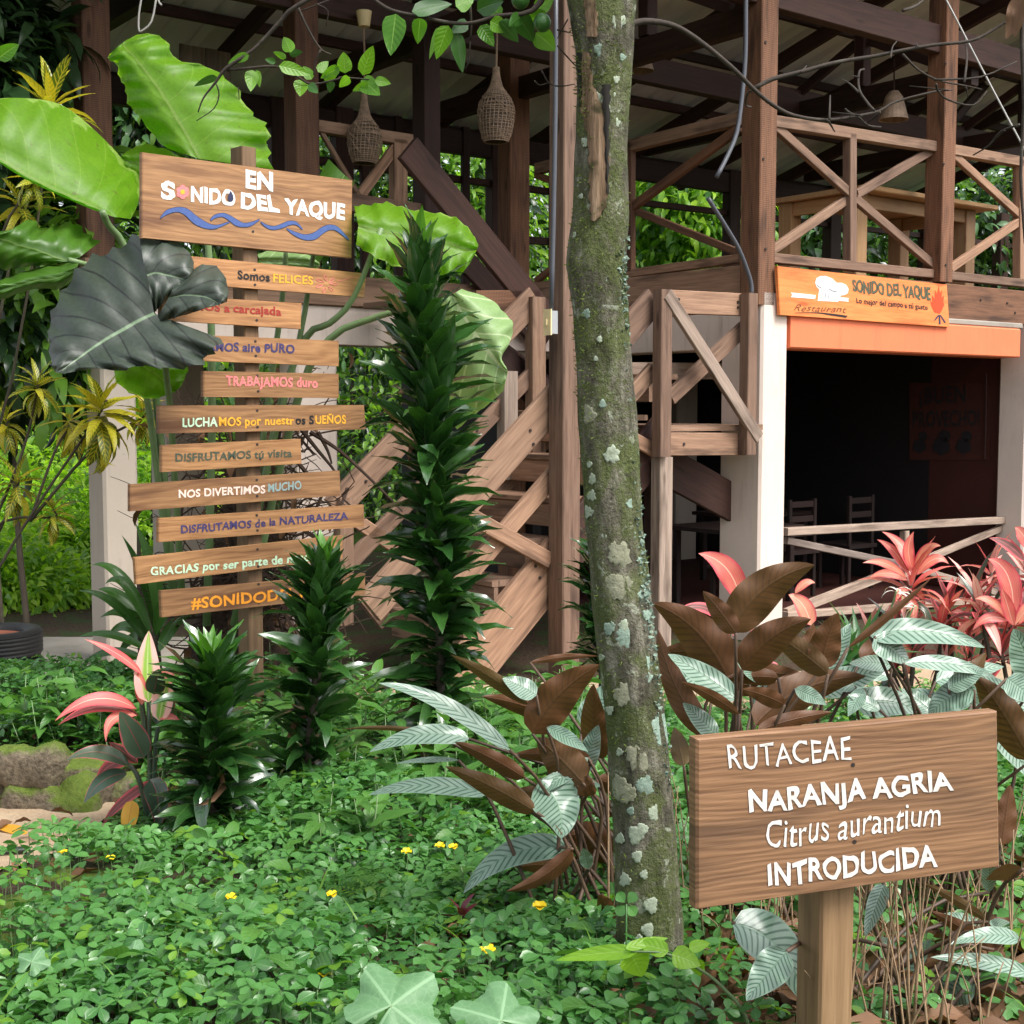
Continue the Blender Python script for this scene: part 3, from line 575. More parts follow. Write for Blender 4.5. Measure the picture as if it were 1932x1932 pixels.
mb = MB(); q = B(2.2, 5.22, 1.25); slab(mb, 2.1, 2.32, 5.26, 5.295, 1.38, 1.56); part('switch_plate', mb, M['steel'])
# posts of the upper storey: placed by the edge between their two faces
def zr(v): return 6.15 - .27 * v          # underside of the roof
def post(x, v, su, sv, z0, mat='post', ztop=None, right=True):
    u = u_at(x, v); u0, u1_ = (u, u + su) if right else (u - su, u)
    mb = MB(); boxuv(mb, u0, u1_, v, v + sv, z0, (zr(v) - .12) if ztop is None else ztop, ch=.008); return part('post', mb, M[mat]), u0
zp = z_v(1440, 503, .02)
post(1428, .0, .19, .2, ZF0 - .05)
p2, _ = post(1769, -.01, .18, .19, z_v(1785, 532, 0))
post(2110, 0, .18, .19, ZF0)
u_ = 0.05; v_ = v_at(978, u_); mb = MB(); boxuv(mb, u_ - .1, u_ + .14, v_, v_ + .2, 0, zr(v_) - .1, ch=.008); part('post', mb, M['post'])
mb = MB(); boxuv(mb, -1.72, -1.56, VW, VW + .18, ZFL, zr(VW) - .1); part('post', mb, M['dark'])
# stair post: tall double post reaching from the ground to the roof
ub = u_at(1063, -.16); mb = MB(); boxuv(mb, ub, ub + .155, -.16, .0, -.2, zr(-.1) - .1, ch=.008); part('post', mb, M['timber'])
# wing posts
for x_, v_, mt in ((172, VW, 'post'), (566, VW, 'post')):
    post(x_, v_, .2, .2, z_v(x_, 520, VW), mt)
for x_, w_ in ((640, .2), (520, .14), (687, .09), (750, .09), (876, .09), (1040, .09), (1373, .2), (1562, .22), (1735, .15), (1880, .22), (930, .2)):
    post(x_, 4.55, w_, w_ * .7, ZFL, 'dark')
# railings
def rail_run(nm, rails, bars, mat='timber', rmat='timber'):
    mb = MB()
    for f_, a, b_, h, t_, aw in rails: fbeam(mb, f_(*a), f_(*b_), h, t_, aw)
    o = part(nm, mb, M[rmat])
    for kind, f_, a, b_, h, t_, aw in bars:
        mb = MB(); fbeam(mb, f_(*a), f_(*b_), h, t_, aw); part(kind, mb, M[mat], o)
    return o
R0 = lambda x, y: PV(x, y, .06); R1 = lambda x, y: PV(x, y, .075); R2 = lambda x, y: PV(x, y, .1)
rail_run('railing', [(R0, (1458, 227), (1768, 276), .09, .09, LV), (R0, (1797, 281), (2110, 336), .09, .09, LV), (R0, (1458, 486), (1768, 517), .075, .09, LV), (R0, (1797, 520), (2110, 552), .075, .09, LV)],
         [('baluster', R0, (1611, 252), (1611, 494), .085, .085, LV), ('baluster', R0, (1930, 305), (1930, 530), .085, .085, LV),
          ('brace', R1, (1460, 232), (1613, 370), .075, .05, LV), ('brace', R1, (1617, 374), (1768, 503), .075, .05, LV), ('brace', R2, (1460, 472), (1613, 368), .075, .05, LV), ('brace', R2, (1620, 366), (1768, 279), .075, .05, LV),
          ('brace', R1, (1797, 287), (1930, 408), .075, .05, LV), ('brace', R1, (1797, 506), (1930, 415), .075, .05, LV)], 'timber', 'timber')
L0 = lambda x, y: PU(x, y, .05); L1 = lambda x, y: PU(x, y, .065); L2 = lambda x, y: PU(x, y, .09)
rail_run('railing', [(L0, (1394, 222), (1008, 318), .1, .08, RU), (L0, (1394, 487), (1008, 540), .07, .08, RU)],
         [('baluster', L0, (1186, 268), (1186, 512), .06, .06, RU), ('brace', L1, (1393, 240), (1187, 392), .075, .05, RU), ('brace', L2, (1187, 394), (1393, 478), .06, .05, RU),
          ('brace', L1, (1187, 396), (1008, 330), .06, .05, RU), ('brace', L2, (1187, 392), (1008, 530), .06, .05, RU)], 'post', 'timber')
W0 = lambda x, y: PV(x, y, VW + .05); W1 = lambda x, y: PV(x, y, VW + .07)
rail_run('railing', [(W0, (598, 236), (780, 264), .09, .08, LV), (W0, (598, 372), (850, 408), .14, .08, LV)],
         [('baluster', W0, (757, 262), (757, 400), .13, .09, LV), ('brace', W1, (752, 272), (680, 372), .08, .05, LV), ('brace', W1, (605, 243), (682, 372), .035, .04, LV), ('brace', W1, (690, 290), (640, 232), .03, .04, LV)], 'timber', 'timber')
K0 = lambda x, y: PV(x, y, 4.6)
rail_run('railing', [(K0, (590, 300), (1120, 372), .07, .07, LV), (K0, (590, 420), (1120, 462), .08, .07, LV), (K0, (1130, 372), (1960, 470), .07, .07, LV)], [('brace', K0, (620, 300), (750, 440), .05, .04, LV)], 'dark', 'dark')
# ground floor rail of the restaurant
Q0 = lambda x, y: PV(x, y, .2); Q1 = lambda x, y: PV(x, y, .23)
rail_run('railing', [(Q0, (1487, 1004), (1915, 981), .065, .09, LV), (Q0, (1487, 1162), (1915, 1128), .06, .08, LV)],
         [('baluster', Q0, (1712, 1002), (1712, 1140), .07, .06, LV), ('brace', Q1, (1487, 1020), (1708, 1066), .06, .05, LV), ('brace', Q1, (1716, 1070), (1910, 990), .06, .05, LV), ('brace', Q1, (1487, 1158), (1708, 1072), .08, .05, LV), ('brace', Q1, (1716, 1068), (1905, 1125), .06, .05, LV)], 'grey', 'grey')
# roof: sheet, purlins, rafters, tie beams
mb = MB(); us = np.arange(-7.2, 9.0, .06); vs = [-1.1, 0.8, 2.8, 5.3]; V = []
for v_ in vs:
    for i, u_ in enumerate(us): V.append(B(u_, v_, zr(v_) + .1 + (.05 if i % 5 == 0 else 0)))
n_ = len(us); mb.add(V, np.array([[i * n_ + j, i * n_ + j + 1, (i + 1) * n_ + j + 1, (i + 1) * n_ + j] for i in range(3) for j in range(n_ - 1)]))
o = part('roof', mb, M['roof']); md = o.modifiers.new('thickness', 'SOLIDIFY'); md.thickness = .004
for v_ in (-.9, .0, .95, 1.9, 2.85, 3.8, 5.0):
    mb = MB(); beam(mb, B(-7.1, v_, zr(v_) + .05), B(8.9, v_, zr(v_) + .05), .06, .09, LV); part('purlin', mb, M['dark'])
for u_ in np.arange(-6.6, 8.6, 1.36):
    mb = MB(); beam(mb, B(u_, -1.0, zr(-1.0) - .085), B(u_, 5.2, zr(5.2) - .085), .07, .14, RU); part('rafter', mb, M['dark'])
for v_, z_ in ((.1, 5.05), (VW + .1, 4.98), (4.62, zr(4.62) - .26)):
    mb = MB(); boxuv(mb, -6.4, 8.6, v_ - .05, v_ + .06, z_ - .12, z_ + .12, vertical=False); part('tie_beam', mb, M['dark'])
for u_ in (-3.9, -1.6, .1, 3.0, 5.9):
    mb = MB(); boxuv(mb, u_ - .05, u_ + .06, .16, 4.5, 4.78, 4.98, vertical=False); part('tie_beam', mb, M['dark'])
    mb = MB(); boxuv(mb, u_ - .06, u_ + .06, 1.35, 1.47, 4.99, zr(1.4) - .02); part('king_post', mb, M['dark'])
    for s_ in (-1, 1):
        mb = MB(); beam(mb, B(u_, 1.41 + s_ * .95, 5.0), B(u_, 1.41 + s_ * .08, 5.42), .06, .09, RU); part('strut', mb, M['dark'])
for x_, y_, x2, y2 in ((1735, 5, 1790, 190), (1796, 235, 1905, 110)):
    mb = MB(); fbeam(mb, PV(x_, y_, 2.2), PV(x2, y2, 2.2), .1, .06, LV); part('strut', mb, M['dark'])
# loose boards hanging under the left eave
for x_, y_, h_ in ((352, 84, 58), (375, 88, 66), (400, 92, 52), (424, 98, 66)):
    mb = MB(); fbeam(mb, PV(x_, y_, 3.2), PV(x_, y_ + h_, 3.2), .11, .025, LV); part('eave_board', mb, M['grey'])

# ------------------------------------------------------------------ staircase
stc = thing('wooden_staircase', 'two flight wooden staircase with plank handrails and a landing beside the corner pillar', 'staircase', B(-1.6, .4))
def sp(name, f_, a, b_, h, t_, aw, mat='timber', par=None):
    mb = MB(); fbeam(mb, f_(*a), f_(*b_), h, t_, aw); return mb.build(name, M[mat], stc if par is None else par)
N0 = lambda x, y: PV(x, y, .02); N1 = lambda x, y: PV(x, y, -.03); FR = lambda x, y: PV(x, y, 1.0); F1 = lambda x, y: PV(x, y, .95)
# near side of the lower flight
sp('handrail', N0, (700, 1148), (1062, 743), .23, .045, LV); sp('handrail', N1, (1100, 728), (1237, 566), .2, .045, LV)
sp('handrail', N0, (812, 1172), (1062, 880), .13, .045, LV); sp('handrail', N1, (1100, 850), (1237, 697), .12, .045, LV)
sp('brace', N1, (800, 924), (1040, 1058), .11, .035, LV)
sp('stringer', N0, (860, 1300), (1062, 1050), .36, .05, LV); sp('stringer', N0, (1064, 1046), (1270, 806), .34, .05, LV, 'dark')
sp('brace', N1, (1100, 775), (1237, 850), .1, .035, LV)
# far side
sp('handrail', FR, (632, 962), (1012, 562), .2, .045, LV); sp('handrail', FR, (640, 1086), (1022, 690), .12, .045, LV); sp('stringer', FR, (700, 1160), (1040, 795), .3, .05, LV)
sp('brace', FR, (640, 960), (760, 1040), .1, .035, LV); sp('brace', FR, (935, 770), (1012, 830), .1, .035, LV)
sp('newel_post', F1, (1018, 560), (1018, 905), .13, .1, LV); sp('newel_post', F1, (655, 940), (655, 1180), .11, .1, LV); sp('newel_post', F1, (965, 700), (965, 905), .13, .1, LV, 'grey')
# steps: riser boards and treads between the stringers, climbing to the right
for k in range(-3, 4):
    x_, y_ = 908 + 57 * k, 938 - 73 * k; ue = u_at(x_, .94); z_ = z_v(x_, y_, .94)
    mb = MB(); boxuv(mb, ue, ue + .035, .075, .945, z_ - .165, z_ - .002, vertical=False); mb.build('riser', M['timber'], stc)
    mb = MB(); boxuv(mb, ue - .02, ue + .29, .072, .948, z_, z_ + .04, vertical=False); mb.build('tread', M['timber'], stc)
# landing
zl1, zl0 = z_v(1330, 802, -.08), z_v(1330, 858, -.08)
LN = lambda x, y: PV(x, y, -.06); LF = lambda x, y: PV(x, y, -.13)
mb = MB(); slab(mb, u_at(1250, -.03), -.01, -.03, 1.0, zl1 - .045, zl1); mb.build('landing', M['timber'], stc)
sp('landing_beam', LN, (1250, 838), (1408, 838), .17, .045, LV)
def post2(name, x, v, su, sv, y0, y1, mat='timber', left=True):
    u = u_at(x, v); mb = MB(); boxuv(mb, u, u + su, v, v + sv, z_v(x, y1, v), z_v(x, y0, v), ch=.006); return mb.build(name, M[mat], stc)
post2('newel_post', 1247, -.16, .11, .095, 545, 862); post2('newel_post', 1411, -.16, .1, .095, 552, 858)
post2('support_post', 1247, -.1, .13, .1, 863, 1232, 'grey'); post2('support_post', 1233, .1, .1, .1, 850, 1200, 'dark')
sp('handrail', LN, (1268, 569), (1408, 575), .17, .045, LV); sp('brace', LF, (1254, 555), (1427, 826), .1, .04, -LV, 'grey'); sp('brace', N1, (1268, 750), (1408, 618), .12, .04, LV, 'timber')
mb = MB(); q = [PV(x, y, .14) for x, y in ((1270, 864), (1429, 864), (1429, 1012), (1270, 905))]; q2 = [PV(x, y, .12) for x, y in ((1240, 864), (1429, 905), (1429, 1012), (1260, 905))]
fbeam(mb, PV(1230, 862, .3), PV(1450, 985, .3), .3, .05, LV); mb.build('stringer', M['dark'], stc)
# upper flight, climbing to the left
FU = lambda x, y: PV(x, y, 1.12); FV = lambda x, y: PV(x, y, 2.0)
sp('handrail', FU, (772, 278), (1028, 594), .22, .05, LV, 'dark'); sp('handrail', FV, (860, 470), (1030, 650), .18, .05, LV, 'dark')
sp('handrail', FU, (900, 572), (1020, 570), .19, .05, LV, 'post')
sp('stringer', FU, (800, 560), (1190, 880), .26, .05, LV, 'dark'); sp('stringer', FV, (800, 560), (1190, 860), .26, .05, LV, 'dark')
for k in range(6):
    t_ = (k + .5) / 6; c_ = PV(800 + 390 * t_, 545 + 320 * t_, 1.12); mb = MB(); uu = float((c_ - C0) @ RU)
    boxuv(mb, uu - .14, uu + .14, 1.18, 1.98, c_[2], c_[2] + .045, vertical=False); mb.build('step', M['timber'], stc)
sp('brace', FU, (1060, 640), (1060, 560), .1, .05, LV, 'grey')
sp('brace', FR, (1190, 700), (1420, 700), .14, .05, LV, 'grey'); sp('brace', FR, (1040, 745), (1240, 830), .1, .04, LV)

# bolt heads on the stair rails and railings
def bolts(par, f_, pts, away, r=.011):
    for x, y in pts:
        c = f_(x, y); mb = MB(); n_ = 10; aw = nrm(away); e1 = nrm(np.cross(aw, UPZ)); ring = [c + (e1 * math.cos(a) + UPZ * math.sin(a)) * r for a in np.linspace(0, 2 * math.pi, n_, endpoint=False)]
        top = [p - aw * .008 for p in ring]; mb.add(ring + top, [np.array([[i, (i + 1) % n_, n_ + (i + 1) % n_, n_ + i] for i in range(n_)]), np.array([[n_ + i for i in range(n_)]]), np.array([[n_ - 1 - i for i in range(n_)]])]); mb.build('bolt', M['bolt'], par)
bolts(stc, N0, ((1000, 812), (1006, 838), (1010, 1068), (1018, 1090), (900, 1240), (1180, 640), (1040, 780)), LV)
bolts(stc, FR, ((690, 908), (992, 620), (900, 812)), LV)
bolts(stc, LN, ((1280, 565), (1392, 570), (1392, 580), (1290, 838), (1396, 842), (1396, 828)), LV)
bolts(bld, lambda x, y: PV(x, y, -.001), ((1444, 80), (1440, 300), (1444, 470)), LV)
bolts(bld, lambda x, y: PV(x, y, -.011), ((1784, 120), (1780, 310), (1784, 500)), LV)
bolts(bld, lambda x, y: PV(x, y, .058), ((1850, 566), (1900, 572), (1915, 590)), LV)
# ------------------------------------------------------------------ citrus tree in front
TD = 3.0
TR_ = np.array([(-420, 1062, 1200), (-120, 1066, 1198), (0, 1070, 1195), (100, 1086, 1192), (165, 1089, 1188), (264, 1089, 1184), (400, 1083, 1188), (500, 1071, 1181), (565, 1080, 1184), (640, 1085, 1187), (800, 1092, 1200), (1000, 1105, 1213), (1200, 1122, 1235), (1400, 1148, 1262), (1600, 1160, 1281), (1750, 1160, 1288), (1880, 1156, 1292), (1960, 1140, 1308), (2040, 1120, 1330)], float)
def tr_cr(y): return (np.interp(y, TR_[:, 0], TR_[:, 1]) + np.interp(y, TR_[:, 0], TR_[:, 2])) / 2, (np.interp(y, TR_[:, 0], TR_[:, 2]) - np.interp(y, TR_[:, 0], TR_[:, 1])) / 2
def tsurf(x, y, lift=.004):
    c, r = tr_cr(y); q = np.clip((x - c) / r, -.985, .985); R = r * TD / F
    return P(c + q * r, y, TD - R * math.sqrt(1 - q * q) - lift)
base = P(1225, 1905, TD)
tree = thing('citrus_tree', 'mossy lichen spotted tree trunk standing behind the nearest label sign', 'tree', G(base[0], base[1]))
mb = MB(); ys = np.linspace(-420, 2040, 190); ns = 44; V = []; U = []
for y in ys:
    c, r = tr_cr(y); ctr = P(c, y, TD); R = r * TD / F
    for k in range(ns):
        a = 2 * math.pi * k / ns; zz = ctr[2]
        rr = R * (1 + .035 * math.sin(3 * a + zz * 5) + .025 * math.sin(5 * a - zz * 9 + 1) + .02 * math.sin(9 * a + zz * 23) + .012 * math.sin(14 * a - zz * 41))
        V.append(ctr + np.array([math.cos(a) * rr, math.sin(a) * rr, 0])); U.append((k / ns, zz))
fs = np.array([[i * ns + k, (i + 1) * ns + k, (i + 1) * ns + (k + 1) % ns, i * ns + (k + 1) % ns] for i in range(len(ys) - 1) for k in range(ns)])
mb.add(V, fs, U); mb.build('trunk', M['bark'], tree, True)
def tpatch(mb, left, right, lift, m=0, cols=6):
    a = catmull(left, 6); b = catmull(right, 6); n = min(len(a), len(b)); V = []
    for i in range(n):
        for k in range(cols + 1):
            q = k / cols; p = a[i] * (1 - q) + b[i] * q; j = 2.2 * math.sin(i * 1.9 + k) * (1 if k in (0, cols) else .4)
            V.append(tsurf(p[0] + j, p[1], lift + .0025 * math.sin(math.pi * q)))
    mb.add(V, np.array([[i * (cols + 1) + k, i * (cols + 1) + k + 1, (i + 1) * (cols + 1) + k + 1, (i + 1) * (cols + 1) + k] for i in range(n - 1) for k in range(cols)]), None, 0, m)
mb = MB()
tpatch(mb, [(1098, 95), (1094, 150), (1096, 205), (1108, 260), (1112, 320), (1112, 380), (1116, 416)], [(1112, 100), (1120, 160), (1140, 210), (1148, 270), (1148, 330), (1144, 385), (1124, 418)], .004)
tpatch(mb, [(1100, 0), (1104, 30), (1106, 68)], [(1122, 0), (1128, 35), (1126, 70)], .006, 0)
tpatch(mb, [(1134, 160), (1138, 200), (1142, 290), (1144, 360)], [(1152, 158), (1151, 200), (1149, 290), (1148, 366)], .006, 1)
tpatch(mb, [(1086, 95), (1090, 160), (1091, 200)], [(1096, 100), (1098, 160), (1095, 202)], .005, 1)
mb.build('bark_scar', [M['scar'], M['crack']], tree, True)
LI = [(1109, 782, 17, 1), (1124, 677, 4, 0), (1092, 698, 6, 0), (1154, 858, 13, 0), (1112, 876, 5, 0), (1119, 904, 8, 0), (1116, 935, 8, 0), (1109, 966, 9, 0), (1172, 1047, 22, 1), (1160, 1052, 14, 1), (1167, 1106, 24, 1), (1150, 1100, 14, 1), (1137, 762, 8, 2), (1098, 722, 4, 0), (1180, 706, 5, 0), (1149, 526, 6, 0), (1177, 1180, 9, 0), (1199, 1245, 9, 0), (1173, 1312, 18, 1), (1180, 1300, 12, 1), (1202, 1428, 24, 1), (1210, 1440, 16, 1), (1170, 1486, 22, 1), (1185, 1500, 16, 1), (1218, 1482, 18, 2), (1246, 1368, 20, 2), (1252, 1392, 14, 2), (1170, 1582, 8, 0), (1200, 1575, 14, 0), (1212, 1565, 10, 0), (1202, 1616, 9, 0), (1228, 1708, 12, 0), (1179, 1660, 10, 0), (1222, 1755, 11, 0), (1278, 1733, 9, 0), (1169, 1419, 6, 0), (1206, 1775, 9, 0), (1238, 1534, 13, 0), (1181, 1206, 18, 2), (1149, 1186, 12, 2), (1206, 1259, 20, 2), (1218, 1278, 14, 2),
      (1124, 184, 10, 0), (1112, 230, 8, 0), (1104, 268, 7, 0), (1132, 94, 13, 2), (1167, 40, 12, 0), (1114, 208, 4, 0), (1155, 179, 6, 0), (1156, 291, 8, 0), (1150, 529, 7, 2), (1096, 370, 4, 0), (1168, 515, 14, 2), (1172, 540, 12, 2), (1082, 443, 5, 0), (1106, 592, 9, 2), (1160, 231, 9, 0), (1171, 330, 8, 0), (1163, 610, 10, 2), (1176, 760, 9, 2), (1190, 950, 9, 2), (1200, 1010, 10, 2), (1206, 1060, 9, 2), (1214, 1120, 12, 2), (1222, 1160, 10, 2), (1196, 880, 8, 2), (1140, 1010, 5, 0), (1131, 640, 5, 0), (1135, 1240, 5, 0), (1150, 1340, 7, 0), (1215, 1650, 7, 0), (1190, 1530, 8, 2), (1163, 150, 6, 0), (1175, 108, 7, 2)]
def wb(a, ph): return 1 + .14 * math.sin(3 * a + ph) + .1 * math.sin(7 * a + ph * 2) + .08 * math.sin(12 * a - ph) + .05 * math.sin(19 * a + ph)
for x, y, r, k in LI:
    mb = MB()
    for j in range(1 if r < 9 else (3 if r < 13 else 7)):
        x_, y_ = (x, y) if j == 0 else (x + random.uniform(-.7, .7) * r, y + random.uniform(-.7, .7) * r); rr = r * (1 if j == 0 else random.uniform(.25, .55)); n = 26; ph = random.random() * 6
        V = [tsurf(x_, y_, .0016)]
        if k == 0: rr *= 1.25
        for q, l in ((.6, .0016), (.9, .0015), (1.0, .0004)):
            V += [tsurf(x_ + rr * q * wb(a, ph) * math.cos(a) * .85, y_ + rr * q * wb(a, ph) * math.sin(a), l) for a in np.linspace(0, 2 * math.pi, n, endpoint=False)]
        mb.add(V, [np.array([[0, 1 + (i + 1) % n, 1 + i] for i in range(n)]), np.array([[1 + b * n + i, 1 + b * n + (i + 1) % n, 1 + (b + 1) * n + (i + 1) % n, 1 + (b + 1) * n + i] for b in range(2) for i in range(n)])], None, random.random(), 0)
    mb.build('lichen', M[('lichen', 'lichen2', 'lichen3')[k]], tree, True)
# crusty foliose lichen along the right edge
mb = MB(); Tq = leaf_t(.9, 2, 1, 'ovate', .4, -.4); pos = []; D = []; sz = []
for i in range(380):
    y = random.choice([random.gauss(535, 45), random.gauss(1040, 60), random.gauss(1230, 120), random.uniform(450, 1500)]); c, r = tr_cr(y); q = min(.99, random.gauss(.86, .1))
    p = tsurf(c + q * r, y, .001); pos.append(p); D.append([random.gauss(.6, .5), random.gauss(-.7, .5), random.gauss(0, .7)]); sz.append(random.uniform(.006, .014))
scatter(mb, Tq, pos, D, sz, RNG.random(len(pos)) * 6); mb.build('lichen', M['lichen3'], tree)
# moss tufts
mb = MB(); Tq = leaf_t(.25, 2, 1, 'lance', .2, .5); pos = []; D = []; sz = []
for i in range(1700):
    y = random.choice([random.gauss(140, 60), random.gauss(560, 120), random.uniform(200, 1900)]); c, r = tr_cr(y); q = random.choice([random.uniform(-.98, .98), random.gauss(-.75, .2)]); q = max(-.98, min(.98, q))
    p = tsurf(c + q * r, y, .0); o_ = nrm([q, -math.sqrt(1 - q * q), 0]); pos.append(p); D.append(o_ + np.array([random.gauss(0, .5), random.gauss(0, .3), random.gauss(.1, .6)])); sz.append(random.uniform(.005, .014))
scatter(mb, Tq, pos, D, sz, RNG.random(len(pos)) * 6); mb.build('moss', leafm('moss_tuft', (.05, .08, .01), (.16, .22, .03), .8, .3), tree)
# limbs and twigs
def PP(pts, d0, d1=None): d1 = d0 if d1 is None else d1; n = len(pts); return [P(x, y, d0 + (d1 - d0) * i / (n - 1)) for i, (x, y) in enumerate(pts)]
mb = MB()
def Z3(*pts): return [(1293.5 + .3307 * a, .3307 * b) for a, b in pts]
tube(mb, PP([(1150, 66), (1180, 50), (1215, 40), (1260, 45)] + Z3((0, 180), (140, 280), (280, 400), (390, 510), (500, 600), (620, 660), (800, 685), (960, 665), (1100, 635), (1200, 580), (1430, 520), (1520, 515)), 2.97, 3.3), [.0085, .0075, .0065, .006, .0058, .0055, .005, .0045, .004, .0035, .003, .0025, .0015], ns=8)
for pts, r in ((((390, 505), (500, 450), (660, 410), (800, 370), (920, 345), (1080, 320), (1250, 285), (1430, 255), (1620, 235), (1740, 180), (1870, 95), (1980, 20)), .0055), (((1240, 310), (1330, 400), (1450, 460), (1600, 490), (1690, 510)), .003), (((1420, 455), (1680, 440), (1890, 350)), .003), (((1430, 480), (1440, 520), (1500, 570), (1640, 600), (1720, 520)), .003), (((820, 680), (825, 545)), .003), (((815, 690), (850, 750)), .003), (((1075, 630), (1040, 590), (990, 510), (990, 410), (1020, 395)), .0038), (((985, 525), (940, 480), (895, 452)), .003), (((990, 440), (950, 432)), .002), (((1000, 660), (950, 650), (910, 620)), .003), (((960, 655), (840, 640)), .0026), (((990, 670), (1040, 715), (1115, 725)), .003), (((1110, 640), (1050, 690), (1010, 700)), .003), (((1170, 330), (1180, 270), (1205, 235)), .002), (((1330, 270), (1312, 245)), .002), (((660, 410), (690, 375)), .002), (((1600, 500), (1610, 555)), .0025), (((1590, 470), (1605, 330), (1595, 215)), .003), (((375, 515), (350, 540), (345, 600), (375, 610)), .003), (((1500, 515), (1280, 490)), .002), (((1905, 710), (1800, 750), (1730, 830), (1640, 885)), .003), (((1820, 745), (1770, 790)), .002), (((1240, 60), (1320, 30), (1400, -40)), .004)):
    tube(mb, PP(Z3(*pts), 3.15, 3.25), r, r * .55, ns=6)
def Z2(*pts): return [(575 + .3307 * a, .3307 * b) for a, b in pts]
def Z1(*pts): return [(.3307 * a, .3307 * b) for a, b in pts]
tube(mb, PP([(1085, -150), (1040, -40)] + Z2((1300, 60), (1100, 90), (960, 130), (830, 130), (660, 95), (500, 60), (400, 0), (340, -60)), 3.0, 3.05), [.012, .009, .005, .004, .004, .004, .004, .004, .004], ns=7)
tube(mb, PP([(1085, -200), (900, -130), (700, -60), (562, 10)] + Z1((1600, 120), (1450, 280), (1290, 390), (1230, 470), (1160, 560), (1130, 640)), 3.0, 3.05), [.014, .01, .007, .005, .0045, .004, .004, .003, .002, .0015], ns=7)
for pts, r in ((Z1((1695, 30), (1760, 170), (1830, 280), (1890, 310)), .0035), (Z1((1290, 400), (1400, 390), (1580, 380), (1700, 440), (1780, 480), (1930, 450)) + Z2((200, 440), (330, 450), (420, 460)), .0032), (Z1((1830, 285), (1800, 350), (1790, 430)), .0028), (Z1((1235, 480), (1250, 540), (1220, 620), (1120, 690)), .002), (Z1((1360, 500), (1365, 570)), .0015), (Z2((940, -10), (950, 130), (945, 230)), .0035), (Z2((945, 235), (935, 350), (915, 395)), .002), (Z2((1440, 170), (1530, 190)), .002), (Z2((1440, 260), (1540, 370), (1600, 420)), .002), (Z2((1430, 490), (1480, 490), (1540, 480)), .002), (Z2((1350, 400), (1390, 470), (1430, 490)), .002), (Z2((1310, 460), (1340, 485), (1400, 470)), .0018), (Z2((1500, 110), (1440, 220)), .0018), (Z1((1700, 70), (1900, -10)), .002), (Z1((1800, 20), (1870, 60), (1860, 150)), .0015)):
    tube(mb, PP(pts, 3.04, 3.06), r, r * .5, ns=5)
tube(mb, PP([(1935, -40), (1928, 60), (1932, 200), (1926, 330), (1934, 460)], 3.2), .006, .003, ns=6)
mb.build('limb', M['twig'], tree, True)
mb = MB(); hl(mb, (1924, -8), (1898, 74), 34, 3.2, 1, (1918, 30), 'ovate', 0, .6, .2, 0, 10); hl(mb, (1928, 0), (1915, 70), 26, 3.18, 1, None, 'ovate', 0, .8, .2, 0, 10); mb.build('dead_leaf', M['litter'], tree, True)
mb = MB()
for b_, t_, w_, k in (((747, 26), (737, 105), 44, 0), ((793, 33), (788, 83), 28, 0), ((846, 48), (823, 112), 32, 0), ((830, 50), (810, 112), 14, 0), ((859, 60), (873, 138), 28, 1), ((906, 48), (932, 88), 28, 0), ((942, 40), (978, 80), 30, 1), ((972, 24), (1008, 80), 38, 1), ((1011, 62), (1048, 96), 40, 0), ((777, 22), (853, 8), 28, 1), ((860, 12), (895, -2), 32, 0), ((1011, 20), (1045, -4), 30, 0), ((900, 20), (950, 2), 34, 1), ((946, 30), (915, 8), 26, 0), ((985, 30), (960, 50), 26, 1), ((1000, 40), (1030, 22), 30, 0), ((884, 44), (850, 62), 24, 1), ((925, 40), (960, 60), 30, 0),
                      ((651, 138), (648, 98), 28, 0), ((684, 142), (704, 86), 28, 0), ((681, 152), (717, 180), 34, 0), ((707, 152), (738, 158), 18, 0), ((641, 128), (605, 148), 20, 0), ((625, 152), (622, 175), 16, 1), ((588, 150), (572, 125), 20, 0), ((549, 99), (535, 70), 24, 0), ((546, 103), (571, 98), 14, 1), ((526, 124), (586, 142), 24, 0), ((569, 150), (566, 182), 28, 0), ((476, 132), (473, 173), 26, 0), ((484, 132), (490, 165), 14, 0), ((470, 104), (430, 120), 17, 0), ((410, 145), (366, 163), 14, 1), ((520, 118), (500, 112), 12, 1), ((600, 136), (620, 116), 18, 0), ((612, 152), (640, 132), 20, 0), ((-5, 112), (36, 84), 28, 0), ((540, 110), (515, 98), 12, 0), ((582, 160), (600, 176), 18, 1), ((660, 146), (640, 165), 18, 0), ((695, 160), (665, 172), 16, 0)):
    hl(mb, b_, t_, w_, 3.05 + random.uniform(-.05, .05), random.choice((1, -1)), None, 'ovate', random.uniform(-.05, .05), random.uniform(.2, .7), .06, k, 8)
mb.build('leaves', [M['citrus'], M['citrus_dk']], tree, True)
for x, y, r in ((1023, 43, 16.5), (982, -1, 17)):
    mb = MB(); R = r * 3.03 / F; lathe(mb, [(R * math.sin(a) * 1.0 + 1e-5, -R * math.cos(a) * 1.04) for a in np.linspace(0.02, math.pi - .02, 16)], P(x, y, 3.03), 24); mb.build('green_fruit', M['lime'], tree, True)

